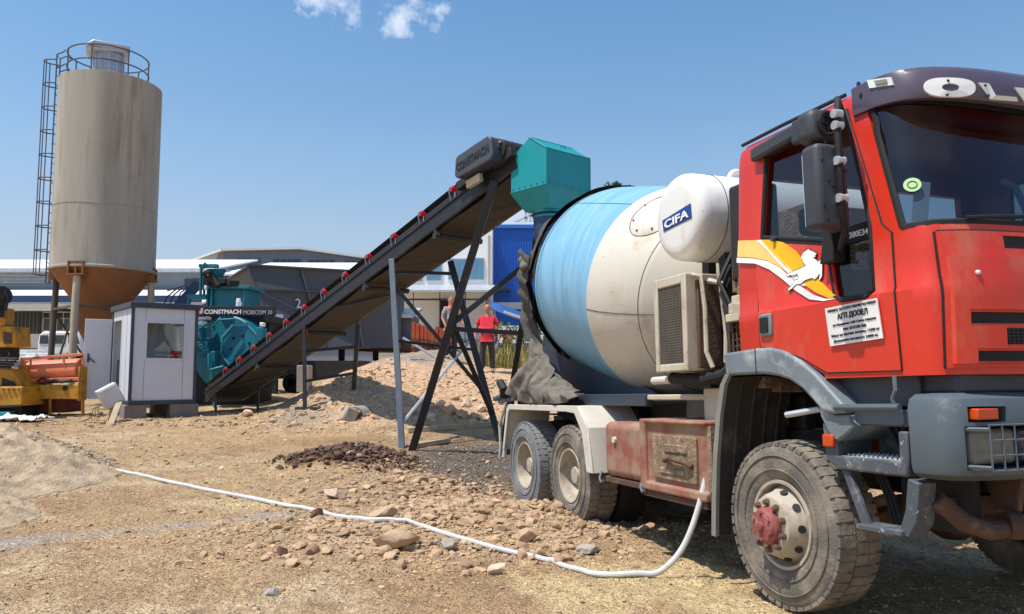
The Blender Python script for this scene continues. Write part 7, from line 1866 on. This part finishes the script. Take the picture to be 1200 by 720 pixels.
# sheds, stacks of formwork, tarp
gs = building('grey_shed', 'small dark grey metal shed with cross braced doors behind the conveyor trestle', 'shed', 450, 30)
e_ = MB(); bx(gs, e_, 424, 368, 482, 412, 30, 2.5); e_.build('wall', 'shed_grey', gs)
e_ = MB(); o_ = Vector(gs.location)
for a, b2 in (((430, 372), (450, 402)), ((450, 372), (430, 402)), ((452, 372), (466, 402)), ((466, 372), (452, 402))): e_.bar(at(*a, 29.9)-o_, at(*b2, 29.9)-o_, 0.12, 0.06)
bx(gs, e_, 420, 398, 484, 412, 29.7, 0.2); e_.build('door_brace', 'rust_brown', gs)
e_ = MB(); slope(gs, e_, 420, 484, 369, 29.6, 361, 32.6); e_.build('roof', 'galvanised', gs)
fg = 'stacked orange formwork'
for i, (x0, y0, x1, y1, Y, lb) in enumerate(((482, 378, 497, 404, 26.5, 'tall narrow stack of orange brown formwork boards beside the grey shed'), (497, 383, 531, 408, 26.2, 'wide stack of orange brown formwork boards left of the standing man'), (505, 392, 532, 410, 25.6, 'lower front stack of orange brown formwork boards'), (592, 385, 601, 396, 30, 'small brown crate beside the white wall behind the dry grass'))):
    c_ = at((x0+x1)/2, y1, Y); g_ = gz(c_.x, c_.y); st = thing('formwork_stack', lb, 'formwork stack', (c_.x, c_.y, g_), group=fg)
    a, b2 = at(x0, y1, Y), at(x1, y0, Y); h_ = b2.z - min(a.z, g_) ; n_ = max(3, int((x1-x0)/4))
    e_ = MB(); wv = (b2.x-a.x)
    for k in range(n_): e_.box((-wv/2+wv*k/n_, -0.02*(k % 2), 0.12 if y1 < 410 else 0.02), (-wv/2+wv*(k+.88)/n_, 1.2, h_ - 0.05*(k % 3)))
    e_.build('boards', 'formwork_orange', st, smooth=False, bevel=0.008)
    e_ = MB(); e_.box((-wv/2, -0.05, h_*0.35), (wv/2, -0.022, h_*0.43)); e_.box((-wv/2, 0, 0), (wv/2, 1.2, 0.11)); e_.build('batten', 'rust_brown', st)
tp_ = building('blue_tarp_stand', 'dark blue tarpaulin stretched over poles right of the man in red', 'tarpaulin', 615, 33)
o_ = Vector(tp_.location); rows_ = []
for i in range(6): rows_.append([at(575+15*j, 361+4.5*j*0.9 + 3*math.sin(j*1.3+i) - 1.2*i, 32+0.5*i)-o_ for j in range(7)])
e_ = MB(); e_.sheet(rows_); o = e_.build('tarpaulin', 'tarp_blue', tp_, 60); sd = o.modifiers.new('thick', 'SOLIDIFY'); sd.thickness = 0.02
e_ = MB()
for px, py in ((580, 362), (632, 380)): p = at(px, py, 33)-o_; e_.tube([p, Vector((p.x, p.y, 0))], 0.04, 6)
e_.tube([at(590, 366, 31.8)-o_, at(660, 390, 31.8)-o_], 0.07, 7); e_.build('pole', 'galvanised', tp_)
bw = building('white_wall', 'low white boundary wall behind the dry grass', 'wall', 610, 36)
e_ = MB(); bx(bw, e_, 585, 382, 700, 402, 36, 0.25); e_.build('wall_panel', 'wall_white', bw)
# parked white van behind the silo legs
vo_ = at(69, 417, 36); vg = gz(vo_.x, vo_.y)
van = thing('parked_van', 'white van parked behind the silo legs', 'van', (vo_.x, vo_.y, vg))
vo_ = Vector((vo_.x, vo_.y, vg))
def vsl(mb, poly, Y, dep):
    P = [at(px, py, Y)-vo_ for px, py in poly]; Q = [p + Vector((0, dep, 0)) for p in P]; n_ = len(P)
    mb.add(P+Q, [tuple(range(n_)), tuple(range(2*n_-1, n_-1, -1))] + [(i, i+n_, (i+1) % n_+n_, (i+1) % n_) for i in range(n_)])
e_ = MB(); vsl(e_, [(43, 412), (44, 401), (46, 392), (50, 388.5), (88, 388.5), (92, 393), (95, 402), (96, 416), (43, 416)], 36, 1.9); e_.build('body', 'van_white', van, 40, bevel=0.08)
e_ = MB(); vsl(e_, [(47, 393), (56, 393), (56, 403), (46, 403)], 35.97, .03); vsl(e_, [(60, 393), (76, 393), (76, 403), (60, 403)], 35.97, .03); vsl(e_, [(80, 393), (90, 393), (93, 403), (80, 403)], 35.97, .03); e_.build('window', 'window_dark', van)
e_ = MB()
for px in (52, 87): e_.cyl(at(px, 418, 35.95)-vo_, at(px, 418, 36.25)-vo_, 0.33, 20)
e_.build('wheel', 'black_rubber', van)
P = at(20, 412, 30); mb = MB()
for k in range(14): mb.cbox((0.55*(k % 5)-1.2+.1*(k//5), 0.25*(k//5), 0.14*(k//5)+.06), (0.62, 0.5, 0.16), rz=0.3*math.sin(k*2.1))
o = mb.build('paving_slabs', 'plastic_sheet', bevel=0.02); o.location = (P.x, P.y, P.z-0.35); tag(o, 'heap of pale paving slabs behind the yellow machine', 'slab heap')
mb = MB(); mb.tube([(0, 0, 0), (0.9, 0.2, -0.55), (1.1, .2, -.6)], 0.035, 7); P = at(472, 396, 20.5); o = mb.build('grey_pipe', 'galvanised'); o.location = P; tag(o, 'thin pale pipe lying sloped on the crown of the bank', 'pipe')

# ------------------------------------------------------------------ trees and dry grass
def leaf_cloud(mb, centres, n_per, size, droop=0.2):
    for c_, r_ in centres:
        for _ in range(n_per):
            v = Vector(rng.normal(size=3)); v.normalize(); v *= r_*rng.uniform(0.35, 1.0)**0.6
            p = Vector(c_) + Vector((v.x, v.y, v.z*0.8)); a = Vector(rng.normal(size=3)).normalized(); b2 = a.orthogonal().normalized(); s_ = size*rng.uniform(0.6, 1.3)
            mb.add([p - a*s_, p + b2*s_*0.45, p + a*s_, p - b2*s_*0.45], [(0, 1, 2, 3)])
def tree(label, px, py_top, Y, h, crown_r, m, seed, name='leafy_tree', spiky=False):
    P = at(px, py_top, Y); g = gz(P.x, P.y); H = P.z - g
    t = thing(name, label, 'tree', (P.x, P.y, g))
    tk_ = MB(); tk_.tube([Vector((0, 0, -0.2)), Vector((0.1, 0, H*0.45)), Vector((0, 0, H*0.95))], [0.22, 0.15, 0.03], 9)
    cs_ = []
    rs = np.random.default_rng(seed)
    for k in range(16):
        z = H*rs.uniform(0.45, 0.97); a = rs.uniform(0, 6.28); rr = crown_r*(1.1-z/H)*1.3*rs.uniform(0.4, 1)
        e = Vector((rr*math.cos(a), rr*math.sin(a), z + 0.3)); tk_.tube([Vector((0, 0, z-0.5)), e*0.5 + Vector((0, 0, (z-.2)*.5)), e], [0.06, 0.04, 0.015], 5); cs_.append((e, rs.uniform(0.35, 0.7)*crown_r*0.5))
    tk_.build('trunk', 'bark', t); lf_ = MB(); leaf_cloud(lf_, cs_ + [((0, 0, H*0.97), 0.3)], 130, 0.14); lf_.build('crown', m, t, smooth=False)
tree('dark evergreen tree whose tip shows above the drum', 722, 212, 46, 9, 2.2, 'leaf_dark', 3, 'evergreen_tree')
tree('second thin tree top beside the evergreen above the drum', 738, 216, 47, 8, 1.6, 'leaf_dark', 5, 'evergreen_tree')
tree('dark tree crown behind the hood of the conveyor', 703, 222, 50, 8, 1.8, 'leaf_dark', 9, 'evergreen_tree')
gb = MB(); go_ = at(603, 430, 22.5)
for k in range(1900):
    gb.cur = int(rng.uniform() < 0.45)
    x_ = rng.uniform(-1.1, 1.9); y_ = rng.uniform(-0.9, 1.2); gx, gy = go_.x + x_, go_.y + y_; z_ = gz(gx, gy) - gz(go_.x, go_.y)
    h_ = rng.uniform(0.25, 0.85); a = rng.uniform(0, 6.28); l_ = h_*rng.uniform(0.1, 0.75); w_ = rng.uniform(0.005, 0.011)
    p0 = Vector((x_, y_, z_)); p1 = p0 + Vector((l_*.4*math.cos(a), l_*.4*math.sin(a), h_*.6)); p2 = p0 + Vector((l_*math.cos(a), l_*math.sin(a), h_)); sd_ = Vector((-math.sin(a), math.cos(a), 0))*w_
    gb.add([p0-sd_, p0+sd_, p1+sd_*1.3, p1-sd_*1.3, p2], [(0, 1, 2, 3), (3, 2, 4)])
o = gb.build('dry_grass', ['grass_dry', 'grass_straw'], smooth=False); o.location = (go_.x, go_.y, gz(go_.x, go_.y)); tag(o, 'tall dry weeds behind the man in red', kind='stuff')
lb_ = MB(); cs_ = [((rng.uniform(-.9, 1.7), rng.uniform(0.3, 1.4), rng.uniform(.3, 1.25)), .35) for _ in range(14)]; leaf_cloud(lb_, cs_, 90, 0.07); 
bsh = thing('green_bush', 'yellow green bush among the dry weeds at the rear of the truck', 'bush', (go_.x, go_.y, gz(go_.x, go_.y))); lb_.build('foliage', 'leaf', bsh, smooth=False)
st_ = MB()
for c_, r_ in cs_: st_.tube([Vector((c_[0], c_[1], -.1)), Vector(c_)], 0.012, 5)
st_.build('stem', 'bark', bsh)

# ------------------------------------------------------------------ people
def skin_body(name, pts, edges, m, parent, root=0, sub=2):
    """continuous skin over a joint skeleton; pts: name -> (xyz, radius)"""
    keys = list(pts); me = bpy.data.meshes.new(name)
    me.from_pydata([pts[k][0] for k in keys], [(keys.index(a), keys.index(b2)) for a, b2 in edges], [])
    o = bpy.data.objects.new(name, me); col.objects.link(o)
    o.modifiers.new('skin', 'SKIN')
    ly = me.skin_vertices[0] if me.skin_vertices else None
    if ly is None:
        bm = bmesh.new(); bm.from_mesh(me); bm.verts.layers.skin.verify(); bm.to_mesh(me); bm.free(); ly = me.skin_vertices[0]
    for i, k in enumerate(keys):
        r_ = pts[k][1]; ly.data[i].radius = r_ if isinstance(r_, tuple) else (r_, r_)
    ly.data[keys.index(root) if root in keys else 0].use_root = True
    s_ = o.modifiers.new('sub', 'SUBSURF'); s_.levels = sub; s_.render_levels = sub
    dg = bpy.context.evaluated_depsgraph_get(); dg.update()
    nm = bpy.data.meshes.new_from_object(o.evaluated_get(dg)); bpy.data.objects.remove(o)
    nm.materials.clear(); nm.materials.append(M[m]); nm.polygons.foreach_set('use_smooth', [True]*len(nm.polygons))
    ob = bpy.data.objects.new(name, nm); col.objects.link(ob); ob.parent = parent; return ob
def person(label, loc, rz, shirt, head_turn=0.0, arm_out=0.14, belly=0.0, hair='bald', lift=(0, 0)):
    t = thing('person', label, 'person', loc, rz)        # faces local -Y
    S = {}
    S['pel'] = ((0, 0, 0.93), (0.155, 0.12)); S['spn'] = ((0, 0.01-belly*.3, 1.10), (0.155, 0.12+belly*.5)); S['chs'] = ((0, 0.015, 1.32), (0.17, 0.115)); S['nek'] = ((0, 0.01, 1.49), (0.06, 0.06)); S['hd0'] = ((0, -0.005, 1.56), (0.078, 0.085)); S['hd1'] = ((0, -0.01, 1.63), (0.09, 0.11)); S['hd2'] = ((0, 0.0, 1.70), (0.086, 0.105)); S['hd3'] = ((0, 0.005, 1.76), (0.055, 0.07))
    E_ = [('pel', 'spn'), ('spn', 'chs'), ('chs', 'nek'), ('nek', 'hd0'), ('hd0', 'hd1'), ('hd1', 'hd2'), ('hd2', 'hd3')]
    for s, n_, lf in ((1, 'l', lift[0]), (-1, 'r', lift[1])):
        S['sh'+n_] = ((0.185*s, 0.015, 1.425), 0.062); S['el'+n_] = ((s*(0.20+arm_out), 0.03, 1.14), 0.046); S['wr'+n_] = ((s*(0.19+arm_out*1.1), -0.07-lf*.2, 0.90+lf*.2), 0.031)
        E_ += [('chs', 'sh'+n_), ('sh'+n_, 'el'+n_), ('el'+n_, 'wr'+n_)]
        S['pa'+n_] = ((s*(0.188+arm_out*1.12), -0.085-lf*.22, 0.845+lf*.22), (0.022, 0.040)); E_.append(('wr'+n_, 'pa'+n_))
        for j, (dy, L_) in enumerate(((-0.036, .070), (-0.012, .082), (0.012, .078), (0.034, .062))):
            b0 = Vector(S['pa'+n_][0]); k1 = 'f%s%d' % (n_, j); S[k1+'a'] = (tuple(b0 + Vector((0, dy, -0.035))), 0.0095); S[k1+'b'] = (tuple(b0 + Vector((-s*0.012, dy*1.1-0.004, -0.035-L_*.55))), 0.009); S[k1+'c'] = (tuple(b0 + Vector((-s*0.03, dy*1.1-0.008, -0.035-L_))), 0.007)
            E_ += [('pa'+n_, k1+'a'), (k1+'a', k1+'b'), (k1+'b', k1+'c')]
        b0 = Vector(S['pa'+n_][0]); S['t1'+n_] = (tuple(b0 + Vector((-s*.01, -0.045, 0.0))), 0.011); S['t2'+n_] = (tuple(b0 + Vector((-s*.02, -0.07, -0.035))), 0.0085); E_ += [('pa'+n_, 't1'+n_), ('t1'+n_, 't2'+n_)]
        S['hp'+n_] = ((0.095*s, 0, 0.86), 0.095); S['kn'+n_] = ((0.12*s, -0.02, 0.49), 0.058); S['an'+n_] = ((0.135*s, 0.03, 0.09), 0.040); S['to'+n_] = ((0.15*s, -0.13, 0.04), (0.040, 0.030))
        E_ += [('pel', 'hp'+n_), ('hp'+n_, 'kn'+n_), ('kn'+n_, 'an'+n_), ('an'+n_, 'to'+n_)]
    skin_body('body', S, E_, 'skin', t, 'pel')
    C_ = {}
    C_['hem'] = ((0, 0, 0.84), (0.17, 0.14+belly*.3)); C_['pel'] = ((0, 0, 0.965), (0.18, 0.145+belly*.6)); C_['spn'] = ((0, 0.0-belly*.3, 1.10), (0.178, 0.14+belly*.7)); C_['chs'] = ((0, 0.015, 1.32), (0.188, 0.132)); C_['nek'] = ((0, 0.012, 1.47), (0.082, 0.078))
    e2 = [('hem', 'pel'), ('pel', 'spn'), ('spn', 'chs'), ('chs', 'nek')]
    for s, n_ in ((1, 'l'), (-1, 'r')):
        C_['sh'+n_] = ((0.175*s, 0.015, 1.395), 0.078); C_['sl'+n_] = ((s*(0.195+arm_out*.75), 0.025, 1.20), 0.070); e2 += [('chs', 'sh'+n_), ('sh'+n_, 'sl'+n_)]
    skin_body('shirt', C_, e2, shirt, t, 'pel')
    T__ = {'pel': ((0, 0.0, 1.03), (0.165, 0.13)), 'lo': ((0, 0, 0.88), (0.17, 0.13))}; e3 = [('pel', 'lo')]
    for s, n_ in ((1, 'l'), (-1, 'r')):
        T__['hp'+n_] = ((0.10*s, 0, 0.80), 0.105); T__['kn'+n_] = ((0.12*s, -0.02, 0.49), 0.082); T__['cf'+n_] = ((0.13*s, 0.01, 0.22), 0.076); T__['an'+n_] = ((0.135*s, 0.02, 0.075), 0.075); e3 += [('lo', 'hp'+n_), ('hp'+n_, 'kn'+n_), ('kn'+n_, 'cf'+n_), ('cf'+n_, 'an'+n_)]
    skin_body('trousers', T__, e3, 'trousers', t, 'pel')
    for s in (1, -1): skin_body('shoe', {'a': ((0.135*s, 0.06, 0.045), (0.045, 0.04)), 'b': ((0.14*s, -0.02, 0.05), (0.046, 0.042)), 'c': ((0.155*s, -0.15, 0.035), (0.042, 0.030))}, [('a', 'b'), ('b', 'c')], 'shoe', t, 'a')
    f_ = MB(); f_.sphere((0, -0.105, 1.635), 0.017, 10, (0.8, 1.1, 1.5)); f_.sphere((0.083, 0.005, 1.635), 0.026, 8, (.4, .8, 1.2)); f_.sphere((-0.083, 0.005, 1.635), 0.026, 8, (.4, .8, 1.2)); f_.build('nose_and_ears', 'skin', t)
    f_ = MB(); f_.sphere((0.032, -0.088, 1.66), 0.012, 8, (1.3, .6, .7)); f_.sphere((-0.032, -0.088, 1.66), 0.012, 8, (1.3, .6, .7)); f_.bar((0.018, -0.094, 1.685), (0.052, -0.082, 1.683), .012, .008); f_.bar((-0.018, -0.094, 1.685), (-0.052, -0.082, 1.683), .012, .008); f_.build('eyes', 'eye_dark', t)
    f_ = MB(); f_.sphere((0, -0.093, 1.595), 0.016, 8, (1.5, .5, .4)); f_.build('mouth', 'lip', t)
    hr = MB()
    if hair == 'bald':
        for s in (1, -1): hr.sphere((0.062*s, 0.04, 1.665), 0.04, 10, (.5, 1.2, .9))
        hr.sphere((0, 0.075, 1.65), 0.05, 10, (1.2, .5, 1))
    else: hr.sphere((0, 0.012, 1.715), 0.088, 14, (0.92, 1.08, 0.72)); hr.sphere((0, 0.05, 1.67), 0.07, 12, (1.1, .8, 1))
    hr.build('hair', 'hair_grey', t); return t
pr_ = gpt(571, 436.5)
for k in range(40):
    if abs(pr_.y-19.9) < 0.6: break
pr_ = at(571, 437, 19.8); pr_.z = gz(pr_.x, pr_.y) + 0.0
person('bald man in a red polo shirt and dark trousers standing on the bank', pr_, R(-6), 'shirt_red', arm_out=0.11, belly=0.05, hair='bald')
p2_ = at(528, 424, 21.5); p2_.z = gz(p2_.x, p2_.y)
person('man in a grey t-shirt half hidden behind the conveyor legs', p2_, R(40), 'shirt_grey', arm_out=0.07, hair='short', lift=(0.6, 0.2))

# ------------------------------------------------------------------ pieces that stand apart become parts of their own
def split_apart(o):
    me = o.data; n = len(me.vertices); par = list(range(n))
    def find(a):
        while par[a] != a: par[a] = par[par[a]]; a = par[a]
        return a
    for e in me.edges:
        a, b2 = find(e.vertices[0]), find(e.vertices[1])
        if a != b2: par[a] = b2
    comp = {}
    for i in range(n): comp.setdefault(find(i), []).append(i)
    co = [v.co for v in me.vertices]
    boxes = [[ids, [min(co[i][k] for i in ids)-.003 for k in range(3)], [max(co[i][k] for i in ids)+.003 for k in range(3)]] for ids in comp.values()]
    merged = True
    while merged:
        merged = False
        for i in range(len(boxes)):
            for j in range(i+1, len(boxes)):
                A, B = boxes[i], boxes[j]
                if all(A[1][k] <= B[2][k] and B[1][k] <= A[2][k] for k in range(3)):
                    boxes[i] = [A[0]+B[0], [min(A[1][k], B[1][k]) for k in range(3)], [max(A[2][k], B[2][k]) for k in range(3)]]; boxes.pop(j); merged = True; break
            if merged: break
    if len(boxes) < 2: return
    groups = [set(b3[0]) for b3 in boxes]
    for gi, g_ in enumerate(groups):
        bm = bmesh.new(); bm.from_mesh(me); bm.verts.ensure_lookup_table()
        bmesh.ops.delete(bm, geom=[v for v in bm.verts if v.index not in g_], context='VERTS')
        nm = bpy.data.meshes.new(o.name); bm.to_mesh(nm); bm.free()
        for m_ in me.materials:
            if m_.name not in [x.name for x in nm.materials if x]: nm.materials.append(m_)
        c = o.copy(); c.data = nm; col.objects.link(c); c.parent = o.parent; c.matrix_parent_inverse = o.matrix_parent_inverse.copy()
    bpy.data.objects.remove(o)
for o in [x for x in list(bpy.data.objects) if x.type == 'MESH' and x.name.split('.')[0] in ('pump_set', 'ring_seam', 'roof_gutter', 'tank_bracket', 'hand_hole', 'wheel_nut', 'clamp', 'hole', 'hook', 'control_box', 'spring_clip', 'hatch_bolt', 'filter_sock', 'screw', 'canopy_post', 'stay', 'roller', 'bolt', 'plate_bolt', 'window_post')]:
    split_apart(o)
